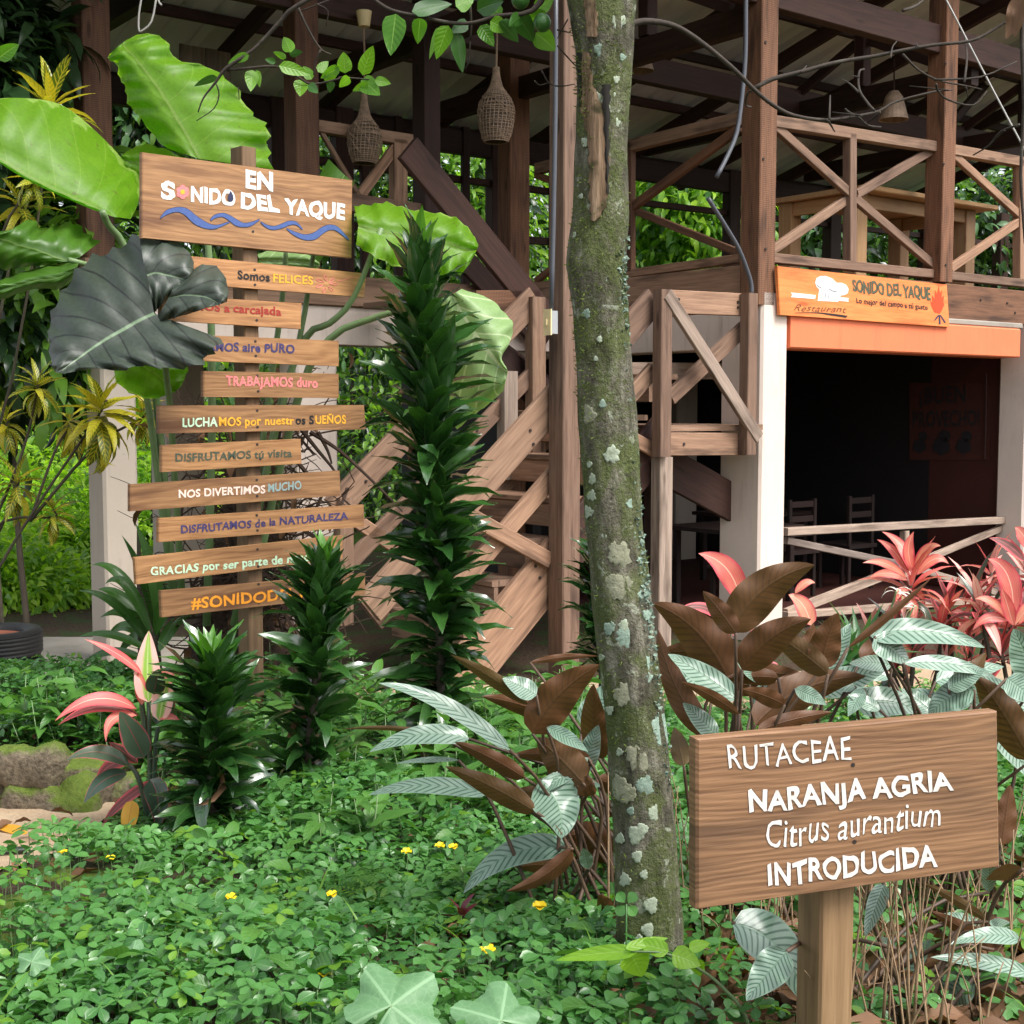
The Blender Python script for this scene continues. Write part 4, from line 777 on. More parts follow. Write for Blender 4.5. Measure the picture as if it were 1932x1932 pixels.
# ------------------------------------------------------------------ label sign
dL = nrm([.942, .335, 0]); nL = np.array([.335, -.942, 0]); pL = P(1590, 1500, 2.4); plL = (pL, nL)
lab = thing('plant_label_sign', 'brown plank sign with carved white lettering RUTACEAE NARANJA AGRIA on a short post', 'sign', G(pL[0], pL[1]))
mb = MB(); board(mb, [(1314, 1395), (1883, 1342), (1887, 1636), (1314, 1717)], plL, .028)
for x, y in ((1609, 1443), (1612, 1588)): disc(mb, x, y, 4, plL, .001, 1)
bd_ = mb.build('board', [M['sign2'], M['nail']], lab)
zz = lambda x, y: (1150.2 + .4048 * x, 1150.2 + .4048 * y)
for s, a, b_, c_, d_, bo, sh in (('RUTACEAE', (555, 745), (1125, 695), (547, 638), (1120, 590), .004, 0), ('NARANJA AGRIA', (650, 946), (1600, 835), (647, 850), (1590, 748), .03, 0), ('Citrus aurantium', (735, 1115), (1545, 1000), (718, 990), (1535, 890), .004, .25), ('INTRODUCIDA', (738, 1288), (1525, 1190), (735, 1190), (1520, 1097), .03, 0)):
    mb = MB()
    for dk, m_ in ((2.2, 1), (0, 0)):  # darker shifted copy under each line paints the groove shadow
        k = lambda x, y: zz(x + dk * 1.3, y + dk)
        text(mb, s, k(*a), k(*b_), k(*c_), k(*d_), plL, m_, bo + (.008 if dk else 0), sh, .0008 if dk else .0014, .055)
    mb.build('lettering', [M['paint_white'], M['groove_shadow']], bd_)
mb = MB(); pc = hit(1568, 1800, (pL - nL * -.0 - nL * .03, nL)) - nL * .0; pw = .1
ctr = hit(1586, 1700, (pL - nL * .029, nL)); cx_ = ctr - nL * .05; beam(mb, [cx_[0], cx_[1], float(zg(cx_[0], cx_[1])) - .2], [cx_[0], cx_[1], PZ(1560, 1360, 1.3)[2] * 0 + P(1560, 1389, 2.42)[2]], .074, .085, dL); mb.build('post', M['signpost'], lab)

# ------------------------------------------------------------------ signpost of painted boards
dS = nrm([.72, .694, 0]); nS = np.array([.694, -.72, 0]); pS = P(476, 700, 6.2); plS = (pS, nS); plF = (pS + nS * .026, nS)
sgn = thing('painted_signpost', 'tall post carrying eleven painted wooden boards among the dracaenas', 'signpost', G(pS[0], pS[1]))
mb = MB(); e0 = hit(463, 700, plS); e1 = hit(490, 700, plS); c_ = (e0 + e1) / 2 - nS * .05; beam(mb, [c_[0], c_[1], 0], [c_[0], c_[1], P(463, 277, 6.2)[2]], np.linalg.norm(e1 - e0), .1, dS); mb.build('post', M['signpost'], sgn)
za = lambda x, y: (223.65 + .2646 * x, 255.6 + .2646 * y); zb = lambda x, y: (223.65 + .2646 * x, 734.9 + .2646 * y)
def sboard(quad, nails, texts, extra=None, mat='sign'):
    mb = MB(); board(mb, quad, plF, .025)
    for x, y in nails: disc(mb, x, y, 2.6, plF, .001, 1)
    o = mb.build('board', [M[mat], M['nail']], sgn); 
    for f_, s, a, b_, c_, d_, col, bo in texts:
        mb = MB(); text(mb, s, f_(*a), f_(*b_), f_(*c_), f_(*d_), plF, 0, bo, 0, .0018, .035); mb.build('lettering', M['p_' + col], o)
    if extra: mats = []; mb = MB(); extra(mb, mats); mb.build('painted_motif', mats, o)
    return o
def ex1(mb, mats):
    for c in ('pink', 'navy', 'blue', 'yellow'): mats.append(M['p_' + c])
    i = {c: mats.index(M['p_' + c]) for c in ('pink', 'navy', 'blue', 'yellow')}
    x, y = za(455, 403)
    for k in range(6): disc(mb, x + 7 * math.cos(k * 1.047 + .5), y + 8 * math.sin(k * 1.047 + .5), 5.6, plF, .002 + k * .00008, i['pink'], 12)
    disc(mb, x, y, 4.5, plF, .0032, i['yellow'], 12)
    x, y = za(797, 438); poly(mb, [(x, y - 12), (x + 4.5, y - 3), (x + 5.5, y + 4), (x + 3, y + 9), (x - 3, y + 9), (x - 5.5, y + 4), (x - 4.5, y - 3)], plF, .0032, i['navy'])
    W_ = [([(295, 588), (340, 535), (420, 513), (490, 525), (560, 580), (640, 628), (700, 640), (790, 615)], [(297, 592), (350, 560), (415, 545), (470, 565), (540, 630), (620, 662), (690, 664), (788, 622)]),
          ([(652, 600), (680, 570), (740, 555), (790, 570), (840, 600), (890, 625), (950, 618), (1003, 597)], [(656, 609), (690, 588), (740, 580), (785, 605), (830, 640), (880, 652), (940, 645), (1005, 603)]),
          ([(1012, 615), (1060, 640), (1110, 648), (1160, 632), (1210, 612), (1260, 615), (1290, 640), (1312, 668)], [(1010, 620), (1050, 655), (1100, 672), (1165, 660), (1215, 640), (1255, 635), (1285, 650), (1308, 672)]),
          ([(1198, 663), (1260, 690), (1330, 708), (1390, 695), (1450, 655), (1510, 638), (1570, 660), (1642, 740)], [(1198, 668), (1240, 705), (1320, 742), (1400, 740), (1460, 695), (1510, 672), (1560, 685), (1638, 748)])]
    for up, lo in W_:
        ribbon(mb, [za(x, y - 4) for x, y in up], [za(x, y + 4) for x, y in lo], plF, .0018, i['navy']); ribbon(mb, [za(*p) for p in up], [za(*p) for p in lo], plF, .0025, i['blue'])
sboard([(268.6, 287), (665.5, 340), (664, 487), (268, 449)], [za(958, 685), za(960, 300)], [(za, 'EN', (905, 370), (1100, 392), (905, 254), (1100, 275), 'white2', .045), (za, 'S', (300, 447), (403, 452), (302, 335), (405, 340), 'white2', .045), (za, 'NIDO', (515, 468), (832, 502), (515, 366), (832, 400), 'white2', .045), (za, 'DEL', (870, 515), (1148, 542), (872, 412), (1125, 436), 'white2', .045), (za, 'YAQUE', (1182, 553), (1612, 597), (1180, 455), (1615, 492), 'white2', .045)], ex1)
def ex2(mb, mats):
    mats.append(M['p_pink']); i = len(mats) - 1
    for k in range(7):
        cx_, cy_ = 1480 + 14 * math.cos(k), 1060 + 14 * math.sin(k); a = k * .9; pts = [za(cx_ + 10 * math.cos(a), cy_ + 8 * math.sin(a)), za(cx_ + 45 * math.cos(a + .25), cy_ + 34 * math.sin(a + .25)), za(cx_ + 66 * math.cos(a), cy_ + 50 * math.sin(a)), za(cx_ + 45 * math.cos(a - .25), cy_ + 34 * math.sin(a - .25)), za(cx_ + 10 * math.cos(a), cy_ + 8 * math.sin(a))]
        tube(mb, [hit(x, y, plF) + nS * .001 for x, y in pts], .0014, ns=4, m=i)
    tube(mb, [hit(*za(x, y), plF) + nS * .001 for x, y in ((1560, 1040), (1610, 1030), (1660, 1010), (1700, 1015))], .0014, ns=4, m=i)
sboard([(330, 480), (692, 516), (688, 561), (330, 533)], [za(970, 958), za(972, 1065)], [(za, 'Somos', (848, 1022), (1078, 1040), (848, 965), (1078, 985), 'black', .03), (za, 'FELICES', (1102, 1046), (1385, 1062), (1102, 986), (1385, 1006), 'yellow', .02)], ex2)
sboard([(303, 556), (570, 572), (568, 621), (303, 604)], [za(985, 1318)], [(za, 'REÍMOS a carcajada', (420, 1234), (1160, 1283), (420, 1180), (1160, 1226), 'red', .03)])
sboard([(240, 626), (640, 643), (640, 691), (243, 676)], [za(975, 1468), za(978, 1572)], [(za, 'RESPIRAMOS aire PURO', (390, 1526), (1255, 1550), (390, 1472), (1255, 1490), 'indigo', .03)])
sboard([(384, 700), (640, 705), (640, 751), (384, 749)], [za(988, 1715), za(995, 1825)], [(za, 'TRABAJAMOS duro', (765, 1782), (1420, 1796), (765, 1716), (1420, 1732), 'pink', .03)])
sboard([(300, 765), (688, 764), (691, 810), (300, 818)], [zb(988, 150), zb(990, 268)], [(zb, 'LUCHA', (455, 266), (705, 260), (455, 206), (705, 200), 'mint', .03), (zb, 'MOS por nuestr', (715, 260), (1250, 247), (715, 200), (1250, 192), 'yellow', .025), (zb, 'os S', (1260, 247), (1392, 245), (1260, 190), (1392, 188), 'black', .03), (zb, 'UEÑOS', (1402, 245), (1620, 240), (1402, 188), (1620, 184), 'yellow', .025)])
sboard([(306, 840), (568, 828), (570, 875), (306, 891)], [zb(988, 392), zb(1010, 495)], [(zb, 'DISFRUTAMOS tú visita', (405, 515), (1235, 478), (405, 460), (1235, 425), 'green', .025)])
sboard([(246, 914), (642, 888), (643, 935), (246, 965)], [zb(985, 645), zb(988, 760)], [(zb, 'NOS DIVERTIMOS', (428, 772), (1045, 736), (428, 720), (1045, 682), 'palepink', .03), (zb, 'MUCHO', (1065, 730), (1303, 708), (1065, 675), (1303, 652), 'bluegrey', .03)])
sboard([(300, 978), (687, 952), (688, 994), (300, 1023)], [zb(985, 897), zb(990, 1005)], [(zb, 'DISFRUTAMOS de la NATURALEZA', (445, 1026), (1635, 924), (445, 972), (1635, 874), 'indigo', .025)])
sboard([(255, 1052), (648, 1010), (647, 1054), (258, 1103)], [zb(990, 1140), zb(995, 1262)], [(zb, 'GRACIAS por ser parte de nosotros', (226, 1327), (1510, 1208), (226, 1272), (1510, 1150), 'mint', .028)])
sboard([(304, 1115), (690, 1082), (690, 1122), (306, 1165)], [zb(998, 1388), zb(1000, 1520)], [(zb, '#SONIDODELYAQUE', (515, 1565), (1660, 1448), (515, 1490), (1660, 1378), 'orange_letter', .03)])

# ------------------------------------------------------------------ restaurant sign
plR = (B(0, -.05), LV); zc = lambda x, y: (1437.75 + .256 * x, 479.2 + .256 * y)
mb = MB(); board(mb, [(1467, 502), (1787, 537), (1792, 617), (1472, 594)], plR, .03); ctr = hit(1630, 560, plR)
rs = thing('restaurant_sign', 'orange wooden board with a white chef hat and painted campfire above the dark opening', 'sign', ctr)
bd_ = mb.build('board', [M['osign']], rs)
mb = MB(); text(mb, 'SONIDO DEL YAQUE', zc(668, 277), zc(1238, 332), zc(662, 192), zc(1236, 247), plR, 0, .02, 0, .0022, .06); text(mb, 'SONIDO DEL YAQUE', zc(672, 279), zc(1242, 335), zc(666, 194), zc(1240, 250), plR, 1, .025, 0, .0014, .06); mb.build('lettering', [M['p_olive'], M['p_black']], bd_)
mb = MB(); text(mb, 'Lo mejor del campo a tú gusto', zc(695, 362), zc(1220, 412), zc(695, 325), zc(1220, 375), plR, 0, .02, 0, .002, .05); mb.build('lettering', M['p_black'], bd_)
mb = MB(); text(mb, 'Restaurant', zc(232, 418), zc(622, 432), zc(240, 372), zc(622, 386), plR, 0, .0, .35, .002, .06)
ribbon(mb, [zc(240, 432), zc(400, 430), zc(520, 440), zc(630, 455)], [zc(240, 436), zc(400, 437), zc(520, 455), zc(618, 470)], plR, .002, 1); mb.build('lettering', [M['p_brownink'], M['p_black']], bd_)
mb = MB()
poly(mb, [zc(*q) for q in ((408, 345), (420, 262), (400, 240), (390, 210), (400, 178), (430, 162), (470, 162), (515, 180), (548, 212), (585, 212), (620, 228), (637, 258), (630, 290), (600, 305), (580, 305), (560, 353))], plR, .002, 0)
poly(mb, [zc(*q) for q in ((210, 283), (395, 303), (390, 332), (212, 318), (222, 300))], plR, .002, 0); poly(mb, [zc(*q) for q in ((572, 318), (640, 325), (632, 338), (640, 352), (562, 345))], plR, .002, 0)
for a, b_ in (((440, 285), (436, 325)), ((465, 288), (461, 328)), ((490, 290), (487, 330))): ribbon(mb, [zc(*a), zc((a[0] + b_[0]) / 2, (a[1] + b_[1]) / 2), zc(*b_)], [zc(a[0] + 4, a[1]), zc((a[0] + b_[0]) / 2 + 4, (a[1] + b_[1]) / 2), zc(b_[0] + 4, b_[1])], plR, .0026, 1)
ribbon(mb, [zc(488, 252), zc(520, 270), zc(550, 272)], [zc(488, 257), zc(518, 276), zc(550, 277)], plR, .0026, 1); ribbon(mb, [zc(405, 225), zc(420, 240), zc(435, 246)], [zc(402, 229), zc(418, 245), zc(434, 251)], plR, .0026, 1)
mb.build('chef_hat_mark', [M['p_white2'], M['p_navy']], bd_)
mb = MB(); poly(mb, [zc(*q) for q in ((1270, 430), (1248, 385), (1240, 345), (1255, 360), (1250, 300), (1270, 330), (1275, 265), (1290, 300), (1300, 228), (1310, 290), (1325, 262), (1322, 320), (1340, 305), (1335, 355), (1342, 375), (1325, 415), (1308, 440))], plR, .002, 0)
for a, b_ in (((1295, 450), (1265, 492)), ((1300, 450), (1303, 520)), ((1308, 450), (1342, 508))): ribbon(mb, [zc(*a), zc((a[0] + b_[0]) / 2, (a[1] + b_[1]) / 2), zc(*b_)], [zc(a[0] + 9, a[1]), zc((a[0] + b_[0]) / 2 + 12, (a[1] + b_[1]) / 2), zc(b_[0] + 13, b_[1] - 3)], plR, .002, 1)
mb.build('campfire_mark', [M['p_flame'], M['p_navy']], bd_)

# ------------------------------------------------------------------ lamps, cables, switch
def basket(x, ytop, yneck, ybody, ybot, wpx, d, label, ycord, cup=None):
    s = d / F; top = P(x, ytop, d); lp = thing('basket_lamp', label, 'lamp', top, 'wicker lamps hanging under the roof')
    R = wpx * s / 2; zt_, zn, zb_, ze = 0, -(yneck - ytop) * s, -(ybody - ytop) * s, -(ybot - ytop) * s
    prof = [(R * .17, zt_), (R * .2, zn * .3), (R * .33, zn * .75), (R * .5, zn), (R * .8, zn + (zb_ - zn) * .35), (R * .97, zn + (zb_ - zn) * .7), (R, zb_), (R * .96, zb_ + (ze - zb_) * .4), (R * .84, zb_ + (ze - zb_) * .75), (R * .68, ze)]
    pr = catmull(np.array([(a, b, 0) for a, b in prof]), 4)[:, :2]; mb = MB()
    lathe(mb, [(a * .86, b) for a, b in pr], top, 24); mb.build('liner', M['wickerin'], lp, True); mb = MB()
    for k in range(26):
        a = 2 * math.pi * k / 26; tube(mb, [top + np.array([q * math.cos(a + b * .6), q * math.sin(a + b * .6), b]) for q, b in pr[::3]], .0032, ns=4, smooth=1)
    for i in range(0, 40):
        t_ = i / 39; q = np.interp(t_, np.linspace(0, 1, len(pr)), pr[:, 0]); b = np.interp(t_, np.linspace(0, 1, len(pr)), pr[:, 1])
        tl = random.uniform(-.01, .01) if t_ > .35 else 0
        tube(mb, [top + np.array([q * (1 + random.uniform(-.02, .05)) * math.cos(a), q * (1 + random.uniform(-.02, .05)) * math.sin(a), b + tl * math.sin(a + i)]) for a in np.linspace(0, 2 * math.pi, 17)], .003 if t_ > .4 else .0042, ns=4, smooth=2)
    for q in range(14):
        a = random.random() * 6; i0 = random.uniform(.35, .7); pts = []
        for k in range(6):
            t_ = i0 + k * .05; a += random.uniform(.1, .3); r_ = np.interp(t_, np.linspace(0, 1, len(pr)), pr[:, 0]) * 1.05; b = np.interp(t_, np.linspace(0, 1, len(pr)), pr[:, 1]); pts.append(top + np.array([r_ * math.cos(a), r_ * math.sin(a), b]))
        tube(mb, pts, .003, ns=4)
    mb.build('shade', M['wicker'], lp); mb = MB(); ztp = float(P(x, ycord, d)[2])
    tube(mb, [top, top * .5 + np.array([top[0], top[1], ztp]) * .5 + [.006, 0, 0], [top[0], top[1], ztp]], .008, ns=6); mb.build('cord', M['wicker'], lp)
    if cup:
        mb = MB(); c0 = P(x, cup[1], d); h = (cup[1] - cup[0]) * s; lathe(mb, [(.001, 0), (cup[2] * s * .36, 0), (cup[2] * s * .5, h), (.001, h)], c0, 20); mb.build('ceiling_cup', M['cream'], lp)
basket(687, 180, 225, 258, 303, 63, 10.6, 'wicker bottle lamp hanging under a cream ceiling cup behind the citrus leaves', 48, (23, 50, 29))
basket(936, 128, 170, 210, 262, 66, 10.2, 'wicker bottle lamp with a frayed bottom hanging beside the tall post', 20)
for x, y, lb in ((1687, 172, 'dark cone shaped lamp shade hanging behind the bare twigs'), (1207, 80, 'dark woven lamp shade half hidden by the mossy trunk')):
    d = 12.2; s = d / F; top = P(x, y, d); lp = thing('cone_lamp', lb, 'lamp', top); mb = MB(); lathe(mb, [(8 * s, 0), (16 * s, -.05), (27 * s, -52 * s), (25 * s, -52 * s), (14 * s, -.06), (6 * s, -.02)], top, 20); mb.build('shade', M['wicker'], lp)
    mb = MB(); tube(mb, [top, P(x, y - 60, d)], .007, ns=5); mb.build('cord', M['dark'], lp)
mb = MB(); c0 = P(1681, 58, 12.0); lathe(mb, [(.001, 0), (.032, 0), (.044, .09), (.001, .09)], c0, 18); tag(mb.build('ceiling_cup', M['cream'], None, True, c0), 'small cream lamp holder under the roof beyond the corner post', 'lamp holder')
CB = lambda pts, v: [PV(x, y, v) for x, y in pts]
mb = MB(); tube(mb, CB([(1407, -60), (1407, 40), (1406, 110), (1400, 180), (1390, 250), (1372, 295), (1352, 334)], -.2), .017, ns=10); tag(mb.build('cable', M['cable'], None, True, PV(1400, 180, -.2)), 'thick grey cable hanging down the corner post and ending in the air', 'cable')
mb = MB(); tube(mb, CB([(1336, 374), (1352, 400), (1372, 432), (1393, 468), (1408, 505), (1417, 535), (1418, 556)], -.08), .017, ns=10); tag(mb.build('cable', M['cable'], None, True, PV(1400, 480, -.08)), 'grey cable end curving up from the top of the white pillar', 'cable')
mb = MB(); tube(mb, CB([(1049, -60), (1048, 200), (1044, 420), (1040, 595)], -.19), .016, ns=10, smooth=2); tag(mb.build('conduit_pipe', M['cable'], None, True, PV(1045, 300, -.19)), 'straight grey conduit running down the tall stair post to the switch box', 'pipe')
mb = MB(); a = PV(1039, 608, -.2); sw = thing('switch_box', 'small steel box with a cream switch plate on the tall stair post', 'switch', a)
boxuv(mb, u_at(1040, -.22), u_at(1040, -.22) + .06, -.22, -.162, a[2] - .075, a[2] + .075); mb.build('box', M['steel'], sw)
mb = MB(); ue = u_at(1040, -.22); boxuv(mb, ue - .014, ue - .002, -.23, -.15, a[2] - .085, a[2] + .085); boxuv(mb, ue - .026, ue - .014, -.2, -.185, a[2] - .02, a[2] + .02); mb.build('switch_plate', M['cream'], sw)
mb = MB(); tube(mb, [P(1775, -20, 8.5), P(1850, 125, 8.4), P(1932, 280, 8.2), P(2000, 400, 8.1)], .006, ns=5); tag(mb.build('guy_wire', M['wire'], None, True, P(1850, 125, 8.4)), 'pale wire slanting down across the upper right corner', 'wire')
mb = MB(); tube(mb, [P(268, -10, 7.5), P(262, 28, 7.5), P(262, 56, 7.5), P(268, 58, 7.5), P(286, 40, 7.5), P(296, -10, 7.5)], .006, ns=6); tube(mb, [P(296, -10, 7.5), P(300, 4, 7.5), P(305, 10, 7.5)], .006, ns=6); tag(mb.build('wire_hook', M['wire'], None, True, P(268, 40, 7.5)), 'bent pale wire dangling above the tallest broad leaf', 'wire')

# ------------------------------------------------------------------ furniture
tb = thing('tall_table', 'new pine table on the upper floor behind the cross braced railing', 'table', B(2.9, 1.2, ZFL))
v0 = .5; ur, ul = u_at(1815, v0), u_at(1610, v0); ztop = z_v(1815, 384, v0)
def leg(u, v): mb = MB(); boxuv(mb, u, u + .15, v, v + .15, ZFL, ztop - .05); mb.build('leg', M['pine'], tb)
for u in (ul, ur): leg(u, v0); leg(u, v0 + .75)
mb = MB(); boxuv(mb, ul - .06, ur + .3, v0 - .14, v0 + 1.0, ztop - .045, ztop, vertical=False, ch=.01); mb.build('tabletop', M['pine'], tb)
mb = MB(); boxuv(mb, ul + .1, ur, v0 + .02, v0 + .06, ztop - .17, ztop - .048, vertical=False); boxuv(mb, ur + .03, ur + .07, v0 + .1, v0 + .75, ztop - .17, ztop - .048, vertical=False); boxuv(mb, ul + .03, ul + .07, v0 + .1, v0 + .75, ztop - .17, ztop - .048, vertical=False); mb.build('apron', M['pine'], tb)
def chair(u, v, label, flip=1):
    c = thing('dining_chair', label, 'chair', B(u, v, .03), 'dark chairs in the restaurant')
    for a in (0, 1):
        for b in (0, 1): mb = MB(); boxuv(mb, u + a * .36, u + a * .36 + .04, v + b * .36, v + b * .36 + .04, .03, .45 if b != (flip > 0) else .98); mb.build('leg', M['chair'], c)
    mb = MB(); boxuv(mb, u - .02, u + .42, v - .02, v + .42, .452, .49, vertical=False); mb.build('seat', M['chair'], c)
    mb = MB(); vb = v + (.36 if flip > 0 else 0)
    for z in (.62, .76, .9): boxuv(mb, u + .042, u + .358, vb + .01, vb + .03, z, z + .06, vertical=False)
    mb.build('backrest', M['chair'], c)
def dtable(u, v, label):
    c = thing('dining_table', label, 'table', B(u, v, .03), 'dark tables in the restaurant')
    for a in (0, 1):
        for b in (0, 1): mb = MB(); boxuv(mb, u + a * .9, u + a * .9 + .06, v + b * .6, v + b * .6 + .06, .03, .72); mb.build('leg', M['chair'], c)
    mb = MB(); boxuv(mb, u - .06, u + 1.02, v - .06, v + .72, .722, .76, vertical=False, ch=.01); mb.build('tabletop', M['chair'], c)
dtable(.9, 1.2, 'dark dining table just inside the restaurant rail near the white pillar'); dtable(2.3, 2.2, 'dark dining table deep in the restaurant under the wall writing')
chair(.5, .6, 'dark wooden chair inside the rail beside the white pillar', -1); chair(1.9, 1.3, 'dark wooden chair in the middle of the restaurant opening', -1); chair(2.8, 1.3, 'dark wooden chair at the right end of the restaurant opening', -1)
c = PU(1318, 1050, .5); chair(.42, float((c - C0) @ LV) if 0 else 1.9, 'dark wooden chair seen under the stair landing', 1)
# ------------------------------------------------------------------ tyres, stones, litter
def tyre(c, R, h, label, soil=False):
    o = thing('car_tyre', label, 'tyre', c, 'old tyres used as planters'); mb = MB()
    pr = [(R * .62, .02), (R * .8, 0), (R * .95, .012), (R, h * .2)]
    for i in range(5): z = h * (.22 + .14 * i); pr += [(R * 1.0, z), (R * .985, z + .006), (R * .985, z + .012), (R, z + .018)]
    pr += [(R, h * .85), (R * .95, h * .97), (R * .8, h), (R * .62, h - .02), (R * .66, h * .6), (R * .66, h * .3)]
    lathe(mb, pr, c, 40, close=True); mb.build('tread', M['rubber'], o, True)
    if soil: mb = MB(); lathe(mb, [(.001, h * .85), (R * .4, h * .84), (R * .67, h * .75)], c, 20); mb.build('soil_fill', plain('red_soil', (.2, .06, .03), .9, .3), o)
g = P(22, 1262, 8.6); c = np.array([g[0] - .12, g[1], float(zg(g[0], g[1])) + .0]); tyre(c, .32, .19, 'black tyre at the bottom of the stack by the left edge'); tyre(c + [0.0, .01, .192], .31, .19, 'upper black tyre with reddish soil by the left edge', True)
def rock(x, y, d, w_, h_, label, group, mossy=0):
    s = d / F; c = P(x, y, d); c[2] -= 0; n1_, n2_ = 20, 14; V = []; ph = [random.random() * 6 for _ in range(6)]
    for i in range(n2_ + 1):
        th = math.pi * i / n2_
        for k in range(n1_):
            a = 2 * math.pi * k / n1_; dx = np.array([math.sin(th) * math.cos(a), math.sin(th) * math.sin(a), math.cos(th)])
            f_ = 1 + .14 * math.sin(2.2 * dx[0] * 2 + ph[0]) + .12 * math.sin(3 * dx[1] + 2 * dx[2] + ph[1]) + .05 * math.sin(7 * dx[0] + 5 * dx[2] + ph[2]) + .03 * math.sin(13 * dx[1] + 9 * dx[0] + ph[3])
            p = np.sign(dx) * np.abs(dx) ** .8 * f_; V.append(c + p * np.array([w_ * s / 2, w_ * s / 2.2, h_ * s / 2]))
    mb = MB(); mb.add(V, np.array([[i * n1_ + k, (i + 1) * n1_ + k, (i + 1) * n1_ + (k + 1) % n1_, i * n1_ + (k + 1) % n1_] for i in range(n2_) for k in range(n1_)])); o = mb.build('stone', M['stone'], None, True, c); tag(o, label, 'stone', group)
for x, y, w_, h_, lb in ((8, 1512, 80, 130, 'grey edging stone cut off by the left edge above the path'), (70, 1450, 100, 90, 'moss topped stone lying on the stone edging'), (72, 1522, 95, 110, 'tall smooth brown stone in the middle of the stone edging'), (150, 1520, 130, 110, 'brown stone of the edging touching the red leaved plant'), (225, 1520, 100, 100, 'edging stone half hidden by the red and green leaves'), (10, 1445, 80, 60, 'low green stone at the left end of the upper edging row'), (150, 1455, 90, 50, 'flat stone under creepers at the top of the edging')):
    rock(x, y, 5.08 + random.uniform(-.05, .08), w_ * 1.18, h_ * 1.18, lb, 'stones edging the raised bed')
for x, y, d, w_, h_, lb in ((30, 1840, 3.3, 200, 130, 'mossy rock low at the left edge among creepers'), (40, 1745, 3.6, 190, 100, 'mossy flat rock at the left edge below the path'), (190, 1690, 3.9, 170, 70, 'mossy rock peeping through the creepers below the path'), (110, 1665, 4.0, 130, 50, 'low mossy rock beside the sandy path'), (560, 1770, 3.5, 150, 50, 'small mossy rock under the middle of the creepers')):
    rock(x, y, d, w_, h_, lb, 'mossy rocks under the creepers')
mb = MB(); a = onground(-10, 1606, .03); b_ = onground(52, 1603, .03); tube(mb, [a, (a + b_) / 2, b_], .012, ns=8); tag(mb.build('hose', M['aloc_dark'], None, True, a), 'dark green hose end lying on the sandy path', 'hose')
mb = MB(); hl(mb, (52, 1571), (-14, 1560), 18, 4.6, 1, None, 'ovate', .05, .9); tag(mb.build('fallen_leaf', M['ylitter'], None, True, P(20, 1560, 4.6)), 'yellow fallen leaf on the path below the edging stones', 'leaf')
for x, y, col in ((215, 1340, 'red'), (165, 1327, 'red')):
    pass
# ------------------------------------------------------------------ broad leaved giants on the left
al = thing('elephant_ear_plant', 'giant plant with huge wavy bright green leaves behind the painted boards', 'plant', G(*P(330, 1250, 6.7)[:2]))
def z1(*r): return [[(.3307 * a, .3307 * b) for a, b in s] for s in r]
def lf(st, d0, d1, mat, name='leaf', **k):
    mb = MB(); loft(mb, st, d0, d1, **k); return mb.build(name, M[mat], al, True)
lf(z1([(960, 850), (1135, 905), (1550, 965)], [(900, 800), (1080, 800), (1530, 840)], [(790, 660), (1010, 680), (1525, 720)], [(730, 590), (950, 580), (1430, 640)], [(715, 500), (890, 490), (1330, 480)], [(680, 440), (830, 410), (1170, 375)], [(665, 365), (770, 330), (1010, 340)], [(620, 340), (720, 280), (945, 230)], [(625, 310), (700, 245), (860, 192)], [(690, 255), (720, 228), (780, 198)]), 6.7, 6.9, 'aloc', dl=.18, dr=.2, side=-1, wave=.05, bow=.05, edge=.035)
lf(z1([(745, 1250), (640, 1235), (590, 1215)], [(790, 1150), (570, 1195), (550, 1202)], [(790, 1000), (500, 1165), (490, 1180)], [(730, 950), (430, 1135), (420, 1150)], [(640, 840), (340, 1095), (330, 1110)], [(470, 680), (220, 1040), (210, 1055)], [(330, 590), (100, 975), (90, 990)], [(150, 560), (0, 910), (-10, 925)], [(-50, 570), (-120, 850), (-130, 865)], [(-250, 650), (-262, 790), (-270, 800)]), 6.4, 6.3, 'aloc', dl=.5, dr=.05, side=-1, wave=.03, bow=.03)
lf(z1([(570, 1380), (430, 1485), (300, 1505)], [(500, 1335), (350, 1480), (250, 1515)], [(420, 1270), (270, 1450), (170, 1520)], [(320, 1285), (190, 1420), (90, 1530)], [(240, 1300), (110, 1400), (20, 1540)], [(170, 1250), (30, 1370), (-60, 1540)], [(60, 1310), (-60, 1360), (-120, 1500)], [(-100, 1330), (-140, 1370), (-150, 1440)]), 6.3, 6.1, 'aloc_mid', dl=.3, dr=.1, side=-1, wave=.05, edge=.06)
lf(z1([(450, 1498), (440, 1530), (440, 1572)], [(300, 1508), (330, 1585), (340, 1650)], [(200, 1530), (200, 1600), (230, 1645)], [(80, 1570), (100, 1630), (100, 1675)], [(0, 1600), (0, 1650), (0, 1712)], [(-100, 1650), (-100, 1680), (-100, 1700)]), 6.15, 6.05, 'aloc_mid', dl=.2, dr=.2, side=1, wave=.05, edge=.05)
mb = MB()
loft(mb, [[(262, 440), (291, 592), (420, 640)], [(215, 472), (262, 605), (400, 665)], [(165, 490), (232, 622), (370, 690)], [(125, 540), (200, 640), (310, 695)], [(98, 590), (170, 660), (265, 690)], [(92, 640), (145, 678), (225, 700)], [(97, 685), (125, 692), (180, 695)], [(104, 702), (112, 704), (120, 705)]], 5.75, 5.6, dl=.25, dr=-.12, side=1, wave=.05, bow=.05, edge=.05)
loft(mb, [[(262, 442), (275, 520), (289, 592)], [(298, 436), (295, 515), (294, 588)], [(335, 455), (318, 520), (300, 580)], [(362, 485), (340, 525), (315, 566)], [(366, 508), (350, 530), (330, 548)]], 5.78, 5.8, vs=.45, dl=.2, dr=0, side=1, wave=.03, edge=.03)
